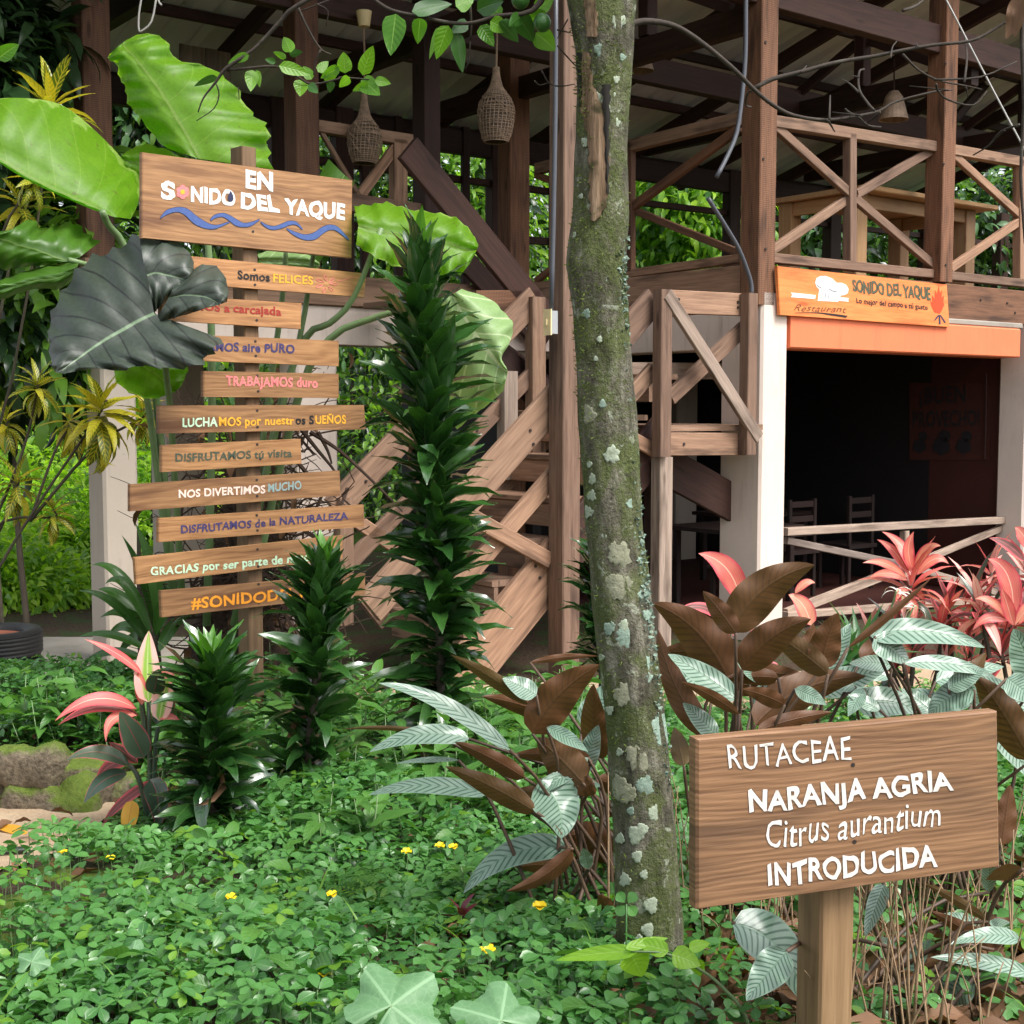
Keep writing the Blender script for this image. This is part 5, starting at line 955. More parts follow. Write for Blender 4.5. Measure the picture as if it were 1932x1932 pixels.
loft(mb, [[(332, 532), (318, 562), (292, 606)], [(380, 500), (350, 557), (312, 604)], [(415, 508), (385, 560), (335, 598)], [(431, 545), (408, 570), (370, 588)], [(428, 570), (410, 576), (385, 582)]], 5.74, 5.68, vs=.45, dl=.15, dr=0, side=1, wave=.03, edge=.03)
o = mb.build('leaf', M['aloc_dark'], al, True); o['label'] = 'glossy dark grey green leaf'
lf([[(668, 388), (676, 425), (672, 462)], [(700, 386), (712, 435), (700, 480)], [(730, 382), (745, 440), (740, 500)], [(770, 394), (782, 445), (780, 510)], [(820, 401), (820, 452), (820, 520)], [(860, 411), (855, 462), (850, 520)], [(888, 436), (880, 470), (875, 512)], [(903, 462), (900, 470), (896, 480)]], 6.5, 6.6, 'aloc', dl=.2, dr=-.1, side=-1, wave=.05, edge=.05)
z5 = lambda a, b: (639 + .2315 * a, 479 + .2315 * b)
o = lf([[z5(*q) for q in s] for s in ([(1000, 285), (930, 330), (760, 480)], [(1230, 365), (1000, 470), (780, 690)], [(1350, 480), (1100, 630), (820, 900)], [(1420, 570), (1180, 740), (880, 1150)], [(1400, 710), (1250, 820), (940, 1420)], [(1330, 835), (1310, 895), (1080, 1330)], [(1345, 890), (1350, 935), (1220, 1225)], [(1370, 930), (1378, 965), (1340, 1120)])], 6.3, 6.2, 'aloc_pale', dl=.12, dr=.3, side=1, wave=.03, bow=.06, edge=.02); o['label'] = 'pale drooping leaf beside the tall dracaena'
lf([[(212, 672), (230, 660), (260, 655)], [(220, 720), (270, 690), (330, 670)], [(255, 745), (300, 710), (354, 690)], [(290, 752), (320, 730), (350, 710)], [(330, 740), (335, 735), (342, 728)]], 6.4, 6.5, 'aloc', dl=.1, dr=.1, side=-1, wave=.04, edge=.04)
lf([[(356, 308), (350, 330), (330, 380)], [(320, 285), (310, 320), (290, 370)], [(275, 272), (270, 310), (262, 350)], [(250, 280), (244, 305), (240, 330)], [(230, 292), (229, 297), (228, 303)]], 6.9, 6.9, 'aloc', dl=.15, dr=.1, side=-1, wave=.04, edge=.06)
lf([[(485, 480), (490, 490), (500, 520)], [(520, 470), (530, 492), (540, 515)], [(570, 475), (575, 495), (580, 512)], [(602, 495), (604, 500), (600, 506)]], 6.9, 6.8, 'aloc_pale', dl=.1, dr=.1, side=1)
lf([[(620, 300), (650, 330), (668, 345)], [(520, 470), (560, 500), (600, 500)], [(430, 520), (470, 530), (500, 540)]], 7.6, 7.4, 'aloc_mid', dl=.1, dr=.1, side=1)
st_ = MB()
for pts, d0, d1, r0, r1 in (([(193, 398), (205, 425), (232, 460), (268, 560), (300, 800), (330, 1150)], 6.35, 6.7, .02, .035), ([(377, 300), (388, 420), (396, 520), (400, 800), (390, 1180)], 6.72, 6.75, .018, .035), ([(291, 594), (300, 640), (320, 760), (345, 1150)], 5.85, 6.6, .012, .03), ([(592, 475), (585, 520), (565, 640), (500, 900), (440, 1180)], 6.6, 6.7, .014, .03), ([(540, 470), (536, 520), (528, 600), (500, 800), (450, 1180)], 6.65, 6.75, .014, .03), ([(720, 430), (668, 560), (622, 610), (575, 640), (520, 800), (450, 1180)], 6.5, 6.75, .016, .034), ([(870, 560), (760, 585), (700, 602), (622, 640), (560, 760), (460, 1180)], 6.35, 6.75, .016, .036), ([(130, 490), (200, 520), (260, 640), (330, 1150)], 6.2, 6.7, .015, .03)):
    mb = MB(); tube(mb, PP(pts, d0, d1), r0 * .8, r1 * .6, ns=10); mb.build('leaf_stalk', M['stalk'], al, True)
# dead vine tangle and stump behind the boards
vt = thing('dead_vine_tangle', 'tangle of dry brown vines over a dark stump behind the painted boards', 'vines', G(*P(450, 1240, 7.2)[:2]))
c = P(460, 1120, 7.3); mb = MB(); V = []
for i in range(25):
    for k in range(28):
        a = 2 * math.pi * k / 28; z = c[2] - .75 + i / 24 * 1.55; r = (.36 - .012 * i) * (1 + .15 * math.sin(3 * a + i * .4) + .1 * math.sin(7 * a - i * .6)); V.append([c[0] + r * math.cos(a), c[1] + .1 + r * math.sin(a), z])
mb.add(V, [np.array([[i * 28 + k, i * 28 + (k + 1) % 28, (i + 1) * 28 + (k + 1) % 28, (i + 1) * 28 + k] for i in range(24) for k in range(28)]), np.array([[24 * 28 + k for k in range(28)]])]); mb.build('stump', M['dtwig'], vt, True)
mb = MB()
for i in range(400):
    x, y = random.gauss(485, 62), random.uniform(790, 1230); p = P(x, y, 7.2 + random.uniform(-.35, .1)); pts = [p]; dv = np.array([random.gauss(0, 1), random.gauss(0, .3), random.gauss(0, .8)])
    for k in range(4): dv = dv + np.array([random.gauss(0, .5), random.gauss(0, .2), random.gauss(0, .5)]); pts.append(pts[-1] + nrm(dv) * random.uniform(.05, .16))
    tube(mb, pts, random.uniform(.003, .011), .002, ns=4, smooth=2)
for pts in ([(560, 800), (600, 850), (625, 880), (642, 905)], [(585, 815), (640, 850), (700, 905), (760, 965)], [(560, 870), (590, 905), (612, 915), (596, 960), (575, 990), (570, 1050)], [(600, 815), (618, 850), (626, 875)], [(520, 990), (560, 1010), (600, 985)]): tube(mb, PP(pts, 6.8), .012, .005, ns=6)
mb.build('vine_stem', M['dtwig'], vt)
mb = MB(); scatter(mb, leaf_t(.4, 4, 1, 'ovate', .4, .9), [P(random.gauss(470, 80), random.uniform(640, 1230), 7.1 + random.uniform(-.3, .1)) for _ in range(70)], RNG.normal(0, 1, (70, 3)) + [0, 0, -.8], RNG.uniform(.06, .16, 70)); mb.build('dry_leaves', M['litter'], vt, True)

# ------------------------------------------------------------------ compact dracaenas
TDR = [leaf_t(w_, 9, 2, 'lance', .3, dr_, .16) for dr_, w_ in ((.15, .26), (.4, .27), (.65, .26), (1.0, .24))]
def dracaena(axis, d, Lpx, n, label, seed, low=.0, elr=(1.32, .88, .38), young=12, den=.95):
    s = d / F; A = catmull([P(x, y, d) for x, y in axis], 6); g = A[0]; t0 = thing('dracaena_plant', label, 'plant', G(g[0], g[1]), 'dracaenas with dense whorls of dark leaves')
    seg = np.concatenate([[0], np.cumsum(np.linalg.norm(np.diff(A, axis=0), axis=1))]); L = seg[-1]
    mb = MB(); tube(mb, [np.array([g[0], g[1], float(zg(g[0], g[1])) - .05])] + list(A[::3]) + [A[-1]], .022, .012, ns=8); mb.build('stem', M['trunk'], t0, True)
    rs = np.random.default_rng(seed); buckets = {0: [], 1: [], 2: [], 3: []}; yo = []
    for i in range(n):
        t = 1 - (i / n) ** den * (1 - low); p = np.array([np.interp(t * L, seg, A[:, k]) for k in range(3)])
        az = i * 2.39996 + rs.normal(0, .35); q = 1 - t
        el = np.interp(q, [0, .06, .3, 1], [elr[0], elr[0] - .35, elr[1], elr[2]]) + rs.normal(0, .24)
        ln = Lpx * s * np.interp(q, [0, .05, .2, 1], [.65, .85, 1, .95]) * rs.uniform(.68, 1.2); b = min(3, max(0, int(np.interp(q, [0, .15, 1], [0, 1.1, 2.5]) + rs.normal(0, .8))))
        (yo if i < young else buckets[b]).append((p, (math.cos(el) * math.cos(az), math.cos(el) * math.sin(az), math.sin(el)), ln))
    mb = MB()
    for b, l in buckets.items():
        if l: scatter(mb, TDR[b], [q[0] for q in l], [q[1] for q in l], [q[2] for q in l], rs.normal(0, .5, len(l)))
    if yo: scatter(mb, TDR[0], [q[0] for q in yo], [q[1] for q in yo], [q[2] for q in yo], rs.normal(0, .25, len(yo)), None, 1)
    dead = [buckets[3][j] for j in rs.integers(0, len(buckets[3]), max(2, n // 45))] if len(buckets[3]) > 3 else []
    if dead: scatter(mb, leaf_t(.16, 7, 1, 'lance', .9, 1.3, .3), [q[0] for q in dead], [(q[1][0], q[1][1], -.2) for q in dead], [q[2] * .9 for q in dead], rs.normal(0, .6, len(dead)), None, 2)
    mb.build('foliage', [M['dracaena'], M['dracaena_new'], M['litter']], t0, True)
dracaena([(835, 1460), (830, 1250), (822, 1000), (808, 750), (798, 560), (790, 478)], 5.6, 134, 430, 'tallest dark glossy dracaena column right of the painted boards', 1, .1, young=6)
dracaena([(578, 1560), (585, 1400), (605, 1200), (612, 1085)], 5.0, 124, 215, 'middle sized dracaena hiding the right ends of the lowest boards', 2, .12, den=1.35)
dracaena([(400, 1620), (400, 1500), (402, 1380), (400, 1255)], 4.5, 130, 230, 'short bushy dracaena beside the pink and green strap plant', 3, .08)
dracaena([(1135, 1400), (1135, 1250), (1130, 1040)], 7.0, 90, 130, 'slim dracaena half hidden behind the mossy trunk', 4, .35, young=5)

# ------------------------------------------------------------------ red and pink cordylines
TC = [leaf_t(.2, 8, 2, 'lance', .35, d_, .08) for d_ in (.2, .55, .95, 1.3)]
def rosette(mb, c, n, L, m=0, elr=(1.3, .1), seed=0, tilt=(0, 0, 0), T=TC, wscale=1.0, fade=0):
    rs = np.random.default_rng(seed)
    for i in range(n):
        q = i / max(1, n - 1); az = i * 2.4 + rs.normal(0, .25); el = elr[0] + (elr[1] - elr[0]) * q ** .8 + rs.normal(0, .12)
        D = np.array([math.cos(el) * math.cos(az), math.cos(el) * math.sin(az), math.sin(el)]) + tilt
        scatter(mb, T[min(len(T) - 1, int(q * len(T) * .9))], [np.asarray(c) - [0, 0, .04 * q * (n / 10)]], [D], [L * rs.uniform(.8, 1.1)], rs.normal(0, .3, 1), rs.random(), m if not fade or rs.random() > fade else (int(rs.integers(0, 4)) if T is TC else m + 1))
cl = thing('cordyline_plant', 'strap plant with pink and lime upright leaf and red arching leaves by stone edging', 'plant', G(*P(280, 1560, 4.7)[:2]), 'red leaved cordylines')
mb = MB(); d = 4.65
hl(mb, (280, 1325), (281, 1190), 50, d, 1, (276, 1260), 'ovate', .05, .3, .03, 2); hl(mb, (300, 1360), (318, 1265), 40, d, 1, None, 'ovate', .02, .4, .03, 2); hl(mb, (268, 1272), (160, 1206), 16, d, 1, (225, 1226), 'lance', -.1, .5, .03, 1); hl(mb, (268, 1330), (262, 1262), 22, d, 1, None, 'lance', 0, .3, .03, 1); hl(mb, (258, 1338), (104, 1360), 26, d, 1, (180, 1288), 'lance', -.15, .8, .03, 1); hl(mb, (262, 1350), (110, 1368), 20, d + .03, 1, (185, 1308), 'lance', -.1, .8, .03, 0)
hl(mb, (258, 1350), (200, 1400), 20, d, 1, (196, 1338), 'lance', -.1, .6, .03, 1); hl(mb, (284, 1300), (330, 1275), 26, d, 1, (305, 1262), 'lance', -.05, .6, .04, 1); hl(mb, (290, 1310), (300, 1262), 38, d - .05, -1, None, 'ovate', -.05, .4, .03, 3); hl(mb, (272, 1430), (226, 1342), 50, d - .05, 1, None, 'ovate', -.05, .4, .03, 3); hl(mb, (300, 1370), (325, 1290), 40, d + .05, 1, None, 'ovate', 0, .3, .03, 3)
hl(mb, (245, 1445), (124, 1434), 30, d, 1, (190, 1398), 'lance', -.1, .9, .03, 3); hl(mb, (240, 1460), (158, 1516), 32, d, 1, (190, 1458), 'lance', -.1, .9, .03, 3); hl(mb, (283, 1470), (298, 1565), 46, d - .05, 1, (305, 1500), 'ovate', -.05, .3, .03, 3); hl(mb, (245, 1440), (180, 1480), 24, d + .05, 1, (200, 1430), 'lance', 0, .7, .03, 0); hl(mb, (250, 1510), (236, 1592), 32, d - .08, 1, None, 'ovate', -.05, .3, .03, 4); hl(mb, (260, 1440), (205, 1400), 22, d, -1, None, 'lance', 0, .5, .03, 0); hl(mb, (300, 1355), (345, 1372), 16, d, 1, (325, 1345), 'lance', 0, .6, .03, 1); hl(mb, (300, 1470), (190, 1560), 20, d + .1, 1, (230, 1500), 'lance', 0, .8, .03, 0)
mb.build('foliage', [M['cord'], M['cord_pink'], M['cord_pw'], M['cord_dark'], M['ochreleaf']], cl, True)
mb = MB()
for pts in ([(285, 1600), (283, 1450), (280, 1320)], [(285, 1560), (262, 1470), (244, 1442)], [(290, 1590), (292, 1430), (300, 1355)], [(278, 1420), (268, 1330), (262, 1265)]): tube(mb, PP(pts, d + .04), .012, .007, ns=7)
mb.build('stem', M['cord_dark'], cl, True)
def cordy(centers, d, label, seed, L=.36, n=12, base=None, mats=('cord_pink', 'cord', 'cord_dark', 'cord_w'), extra=None):
    bx = base or (centers[0][0], 1240); g = P(*bx, d); o = thing('cordyline_plant', label, 'plant', G(g[0], g[1]), 'red leaved cordylines'); mb = MB(); sm = MB()
    for j, (x, y, k, m_) in enumerate(centers):
        c = P(x, y, d + random.uniform(-.15, .15)); rosette(mb, c, int(n * k * 1.5), L * (.7 + .22 * k), m_, (1.35, -.1), seed * 10 + j, fade=.55)
        gz = G(c[0] * .5 + g[0] * .5, g[1]); tube(sm, [gz, (gz + c) / 2 + [0.03, 0, 0], c], .014, .01, ns=6)
    if extra: extra(mb)
    mb.build('foliage', [M[q] for q in mats] + [M['cord_dark']], o, True); sm.build('stem', M['trunk'], o, True)
def ex_a(mb):
    hl(mb, (1398, 1140), (1318, 1044), 46, 6.6, 1, (1385, 1055), 'lance', -.1, .4, .05, 0); hl(mb, (1405, 1142), (1368, 1062), 34, 6.62, 1, None, 'ovate', -.05, .4, .03, 0); hl(mb, (1385, 1190), (1272, 1156), 20, 6.55, 1, (1330, 1120), 'lance', -.1, .7, .03, 1); hl(mb, (1390, 1200), (1350, 1130), 26, 6.6, 1, (1345, 1160), 'lance', -.1, .5, .03, 1); hl(mb, (1530, 1180), (1488, 1122), 34, 6.7, 1, (1520, 1130), 'ovate', 0, .5, .03, 0); hl(mb, (1500, 1120), (1538, 1100), 16, 6.7, 1, (1520, 1090), 'lance', 0, .5, .03, 0); hl(mb, (1420, 1260), (1470, 1200), 26, 6.7, 1, None, 'lance', 0, .5, .03, 1)
cordy([(1440, 1240, .5, 1)], 6.7, 'cordyline with one big orange and pink leaf at the foot of the white pillar', 21, .25, 10, extra=ex_a)
def ex_b(mb):
    for b_, t_, w_, c_ in (((1715, 1085), (1655, 1018), 18, (1690, 1030)), ((1718, 1080), (1664, 1003), 20, (1712, 1020)), ((1722, 1075), (1724, 1003), 22, (1705, 1035)), ((1725, 1080), (1775, 1030), 20, (1745, 1020)), ((1730, 1085), (1790, 1064), 20, (1765, 1035)), ((1710, 1090), (1628, 1062), 16, (1670, 1050)), ((1712, 1095), (1640, 1090), 18, (1675, 1070))): hl(mb, b_, t_, w_, 7.0, 1, c_, 'lance', random.uniform(-.2, .2), .5, .05, 0)
cordy([(1718, 1105, 1.0, 0), (1775, 1180, .8, 1), (1690, 1190, .6, 1)], 7.1, 'cordyline with a tall fan of coral leaves in front of the restaurant rail', 22, .3, 13, extra=ex_b)
def ex_c(mb):
    hl(mb, (1912, 1162), (1864, 1054), 40, 6.6, 1, (1915, 1065), 'lance', 0, .4, .05, 0); hl(mb, (1935, 1060), (1866, 1015), 20, 6.6, 1, (1905, 1020), 'lance', 0, .6, .04, 1); hl(mb, (1945, 1040), (1915, 995), 26, 6.6, 1, (1930, 1000), 'lance', 0, .4, .04, 0)
    for b_, t_, w_, c_ in (((1905, 1170), (1840, 1130), 18, (1870, 1120)), ((1905, 1172), (1835, 1190), 20, (1860, 1150)), ((1912, 1180), (1890, 1110), 24, None), ((1915, 1180), (1960, 1120), 24, None)): hl(mb, b_, t_, w_, 6.6, 1, c_, 'lance', random.uniform(-.1, .1), .5, .05, 0)
cordy([(1905, 1175, .9, 0), (1850, 1150, .8, 1), (1940, 1080, .9, 1), (1890, 1235, .7, 1), (1960, 1180, .9, 0)], 6.7, 'large pink and orange cordyline clump at the right edge', 23, .3, 13, base=(1890, 1290), extra=ex_c)
cordy([(1830, 1240, .8, 0), (1790, 1240, .6, 3), (1690, 1260, .5, 1), (1840, 1120, .8, 3), (1790, 1150, .8, 0), (1640, 1200, .6, 3), (1870, 1080, .8, 1)], 7.2, 'low pink cordyline shoots between the two tall coral ones', 24, .28, 12, base=(1790, 1300))
# spider lily
sl = thing('spider_lily', 'spider lily with thin white petals over blue green strap leaves', 'plant', G(*P(1640, 1230, 6.9)[:2])); mb = MB()
TS = [leaf_t(.12, 8, 1, 'strap', .35, d_, .05) for d_ in (.2, .5, .9)]
rosette(mb, P(1622, 1240, 6.9), 26, .36, 0, (1.4, .35), 5, T=TS); rosette(mb, P(1590, 1250, 6.8), 14, .3, 0, (1.3, .4), 6, T=TS); mb.build('foliage', leafm('blue_green_strap_leaf', (.045, .14, .05), (.1, .22, .09), .35, .3, mid=(.14, .26, .12)), sl, True)
mb = MB(); TW = [leaf_t(.1, 8, 1, 'strap', .1, 1.3)]
rosette(mb, P(1692, 1112, 6.85), 9, .12, 0, (.9, .5), 8, T=TW); rosette(mb, P(1725, 1140, 6.85), 7, .1, 0, (.9, .3), 9, T=TW); mb.build('flower', M['wpetal'], sl, True)
mb = MB(); tube(mb, PP([(1640, 1240), (1670, 1180), (1692, 1115)], 6.86), .007, .005, ns=6); tube(mb, PP([(1650, 1240), (1700, 1190), (1725, 1142)], 6.86), .007, .005, ns=6); mb.build('stem', M['stalk'], sl, True)

# ------------------------------------------------------------------ silver striped calatheas with brown undersides
S_, Bk = 1, -1
def clump(name, label, rows, d, base, group, fill=None):
    rows = list(rows)
    if fill:
        for _ in range(fill[4]):
            x, y = random.uniform(fill[0], fill[1]), random.uniform(fill[2], fill[3]); a = random.choice([random.uniform(-.5, .4), random.uniform(2.7, 3.6), random.uniform(.4, 1.6)]); l_ = random.uniform(70, 150); sd_ = random.choice([1, 1, -1])
            rows.append(((x, y), (x + l_ * math.cos(a), y - l_ * math.sin(a) * .7), l_ * random.uniform(.26, .42), sd_, None, random.uniform(.15, .5)))
    g = P(*base, d + .1); o = thing(name, label, 'plant', G(g[0], g[1]), group); mb = MB(); sm = MB()
    for r in rows:
        b_, t_, w_, sd_ = r[:4]; c_ = r[4] if len(r) > 4 else None; dd = d + random.uniform(-.12, .12) + (r[5] if len(r) > 5 else 0)
        hl(mb, b_, t_, w_, dd, sd_, c_, 'ovate' if w_ > 30 else 'lance', random.uniform(-.1, .1), .75 if sd_ > 0 else .5, .1, 0, 18, random.uniform(.08, .3))
        a = P(*b_, dd); gz = G(g[0] + random.gauss(0, .1), g[1] + random.gauss(0, .08)); mid = (a * .6 + gz * .4) + np.array([random.gauss(0, .03), .03, .05])
        tube(sm, [gz, mid, a], .006, .004, ns=6)
    mb.build('foliage', M['calathea'], o, True); sm.build('stem', leafm('brown_stalk_' + str(len(bpy.data.materials)), (.05, .03, .02), (.12, .07, .04), .6, .05), o, True)
CG = 'silver striped plants with brown leaf undersides'
clump('calathea_plant', 'striped silver and brown leaved clump left of the mossy trunk', [((997, 1330), (850, 1235), 28, Bk), ((1005, 1385), (1132, 1254), 78, Bk, (1045, 1300)), ((962, 1415), (714, 1289), 32, S_, (830, 1300)), ((815, 1382), (645, 1376), 10, Bk), ((885, 1394), (697, 1419), 38, S_, (790, 1366)), ((990, 1468), (858, 1400), 36, Bk), ((865, 1434), (745, 1441), 11, S_), ((1010, 1532), (840, 1446), 44, Bk), ((922, 1498), (695, 1500), 34, S_, (800, 1464)), ((1020, 1470), (1058, 1582), 92, S_, (1070, 1520)), ((1100, 1478), (1012, 1392), 74, Bk), ((1138, 1432), (1120, 1290), 56, Bk, (1112, 1360), .35), ((1012, 1312), (948, 1280), 40, S_), ((1032, 1372), (1110, 1418), 28, S_), ((1165, 1622), (1062, 1580), 70, Bk, (1110, 1560), .3), ((1078, 1600), (874, 1686), 54, S_, (950, 1580)), ((1080, 1602), (955, 1682), 34, Bk, (1040, 1660)), ((1152, 1732), (1130, 1688), 36, Bk), ((1120, 1476), (1090, 1500), 40, Bk), ((1110, 1430), (1020, 1500), 30, S_, None, .2), ((1050, 1760), (1075, 1705), 22, Bk), ((1000, 1250), (1130, 1238), 14, Bk, None, .4), ((1110, 1640), (1100, 1600), 26, S_)], 3.35, (1145, 1770), CG, (1000, 1150, 1350, 1680, 14))
clump('calathea_plant', 'big brown and silver leaved clump rising behind the label sign beside the trunk', [((1385, 1314), (1231, 1138), 90, Bk, (1340, 1180)), ((1380, 1194), (1537, 1066), 80, Bk, (1430, 1090)), ((1400, 1264), (1530, 1168), 70, Bk, (1450, 1190)), ((1388, 1195), (1326, 1115), 42, Bk), ((1550, 1262), (1582, 1156), 60, Bk, (1555, 1205), .1), ((1562, 1272), (1438, 1182), 50, Bk), ((1425, 1368), (1634, 1276), 74, Bk, (1500, 1280)), ((1428, 1380), (1570, 1344), 34, Bk), ((1390, 1320), (1260, 1234), 48, S_), ((1395, 1348), (1285, 1286), 24, Bk), ((1335, 1388), (1242, 1188), 52, Bk, (1260, 1300), .2), ((1352, 1390), (1288, 1326), 38, S_), ((1290, 1445), (1272, 1372), 38, Bk), ((1600, 1222), (1760, 1088), 16, Bk, (1670, 1170)), ((1480, 1330), (1400, 1300), 34, Bk), ((1500, 1300), (1560, 1330), 30, S_), ((1440, 1290), (1385, 1240), 26, S_, None, .2)], 3.3, (1400, 1620), CG, (1300, 1640, 1230, 1390, 14))
clump('calathea_plant', 'pale silver leaved clump behind the right end of the label sign', [((1642, 1200), (1858, 1222), 50, S_, (1745, 1172)), ((1650, 1202), (1716, 1254), 50, S_), ((1705, 1252), (1880, 1278), 30, S_, (1790, 1240)), ((1838, 1302), (1752, 1352), 56, S_, (1780, 1310)), ((1615, 1332), (1738, 1346), 60, S_, (1680, 1310)), ((1802, 1265), (1852, 1345), 30, S_), ((1945, 1436), (1841, 1276), 72, Bk, (1880, 1320)), ((1955, 1290), (1912, 1186), 64, S_), ((1878, 1370), (1945, 1470), 44, S_), ((1890, 1595), (1906, 1480), 44, Bk), ((1790, 1300), (1860, 1262), 36, S_), ((1630, 1300), (1600, 1352), 30, S_), ((1900, 1280), (1960, 1330), 50, S_), ((1660, 1340), (1600, 1310), 26, S_), ((1760, 1345), (1700, 1300), 36, S_)], 3.4, (1800, 1700), CG, (1640, 1930, 1230, 1390, 12))
clump('calathea_plant', 'low striped leaves hanging at the foot of the label sign post', [((1382, 1742), (1520, 1900), 92, S_, (1490, 1760), -.2), ((1485, 1795), (1408, 1888), 70, S_, None, -.25), ((1668, 1668), (1632, 1768), 36, S_), ((1925, 1774), (1793, 1782), 32, S_, (1860, 1750)), ((1945, 1838), (1756, 1806), 32, S_, (1850, 1805)), ((1840, 1856), (1757, 1924), 66, S_, (1780, 1862)), ((1875, 1792), (1753, 1718), 32, Bk), ((1865, 1738), (1738, 1664), 20, Bk), ((1960, 1880), (1900, 1935), 40, S_), ((1690, 1790), (1650, 1770), 20, S_), ((1930, 1640), (1860, 1660), 30, Bk)], 2.75, (1700, 1990), CG, (1650, 1920, 1680, 1880, 7))
# downy lobed leaves at the bottom edge
def lobed(mb, cx, cy, R, d, a0, tilt, n=90, rnd=.5):
    c = P(cx, cy, d); s = R * d / F; ring = []; e1 = np.array([math.cos(a0), -math.sin(a0) * .35, math.sin(a0)]); up = nrm([0.1, -.55, .8]); e1 = nrm(e1 - up * (e1 @ up)); e2 = np.cross(up, e1); K = 5; V = []; U = []
    for j in range(K + 1):
        for i in range(n):
            a = -math.pi * .93 + 1.86 * math.pi * i / (n - 1); r = (1 + .16 * math.cos(5 * a) + .025 * math.sin(17 * a) + .012 * math.sin(41 * a)) * (1 - .32 * (abs(a) / math.pi) ** 2); q = j / K
            p = c + s * q * r * (e1 * math.cos(a) + e2 * math.sin(a)) + up * s * (-.22 * q * q + .06 * math.sin(5 * a + 1) * q ** 2)
            V.append(p); U.append((.5 + a / (2 * math.pi) * .9, q))
    fs = np.array([[j * n + i, j * n + i + 1, (j + 1) * n + i + 1, (j + 1) * n + i] for j in range(K) for i in range(n - 1)]); mb.add(V, fs, U, rnd)
tgd = NT('downy_lobed_leaf2'); u, v = tgd.uv(); p_ = tgd.pos(); nn_ = tgd.noise(p_, 30.0, 4); fr = tgd.m('ABSOLUTE', tgd.m('SUBTRACT', tgd.m('FRACT', tgd.m('MULTIPLY', u, 5.0)), .5)); vn = tgd.step(tgd.m('MULTIPLY', fr, v), .03, .012)
c_ = tgd.mix(nn_, (.06, .145, .06), (.1, .205, .088)); c_ = tgd.mix(tgd.m('MULTIPLY', vn, .8), c_, (.16, .28, .145)); wv_ = tgd.n('TexVoronoi', {'Vector': p_, 'Scale': 55.0}); wv_.feature = 'DISTANCE_TO_EDGE'; c_ = tgd.mix(tgd.m('MULTIPLY', tgd.step(wv_.outputs[0], .08, .02), .3), c_, (.14, .25, .125))
M['gourd2'] = tgd.done(tgd.bsdf(c_, .55, nn_, .4, .004, .4))
for cx, cy, R, a0, lb, gz_ in ((738, 1898, 125, 1.2, 'broad downy lobed leaf at the bottom edge left of centre', (770, 2000)), (945, 1926, 110, 2.2, 'second downy lobed leaf at the bottom edge left of the trunk foot', (990, 2010)), (60, 1815, 40, 1.4, 'small downy leaf at the lower left among creepers', (60, 1870)), (250, 1800, 42, .6, 'small pale downy leaf in the creepers at lower left', (250, 1850))):
    d = 2.3 if cy > 1850 else 2.85; mb = MB(); lobed(mb, cx, cy, R * .8, d, a0, 0); g = P(cx, cy, d); o = thing('gourd_leaf_plant', lb, 'plant', G(g[0], g[1]), 'downy lobed leaves in the creepers'); mb.build('leaf', M['gourd2'], o, True); mb = MB(); tube(mb, [G(g[0], g[1] + .03), g + [0, .01, -.03], g], .004, .003, ns=6); mb.build('leaf_stalk', M['stalk'], o, True)
# bright green sprig in front of the trunk
sg = thing('leafy_sprig', 'thin sprig with bright lime green leaves crossing the trunk foot', 'plant', G(*P(1390, 1930, 2.6)[:2])); mb = MB(); d = 2.65
for b_, t_, w_, k in (((1205, 1795), (1048, 1812), 30, 0), ((1190, 1798), (1212, 1843), 62, 0), ((1262, 1795), (1200, 1780), 34, 0), ((1268, 1800), (1322, 1822), 44, 0), ((1300, 1790), (1340, 1780), 24, 0), ((1312, 1812), (1322, 1842), 30, 0), ((1180, 1790), (1260, 1770), 20, 0)): hl(mb, b_, t_, w_, d, 1, None, 'ovate', random.uniform(-.05, .05), .4, .06, k, 10)
mb.build('leaves', M['lime_leaf'], sg, True); mb = MB(); tube(mb, PP([(1420, 1960), (1400, 1905), (1370, 1870), (1330, 1835), (1260, 1800), (1190, 1795)], d), .005, .002, ns=6); mb.build('stem', M['stalk'], sg, True)
mb = MB(); pts = [((1180, 1720), 20), ((1170, 1700), 20), ((1192, 1700), 20), ((1185, 1690), 16), ((1175, 1722), 18)]
for k_, (b0_, cc) in enumerate((((1182, 1706), 4), ((1150, 1800), 4))):
    for j in range(cc): a = .8 + j * 1.57; hl(mb, (b0_[0] + 4 * math.cos(a), b0_[1] + 4 * math.sin(a)), (b0_[0] + 26 * math.cos(a), b0_[1] + 30 * math.sin(a)), 22, 2.82, 1, None, 'obov', 0, .3, .03, 0, 8)
tube(mb, [G(*P(1182, 1706, 2.86)[:2]), P(1182, 1706, 2.85)], .002, ns=4); tag(mb.build('creeper_shoot', M['cover'], None, True, G(*P(1182, 1706, 2.82)[:2])), 'small four leaved creeper shoots in front of the lower trunk', 'plant')

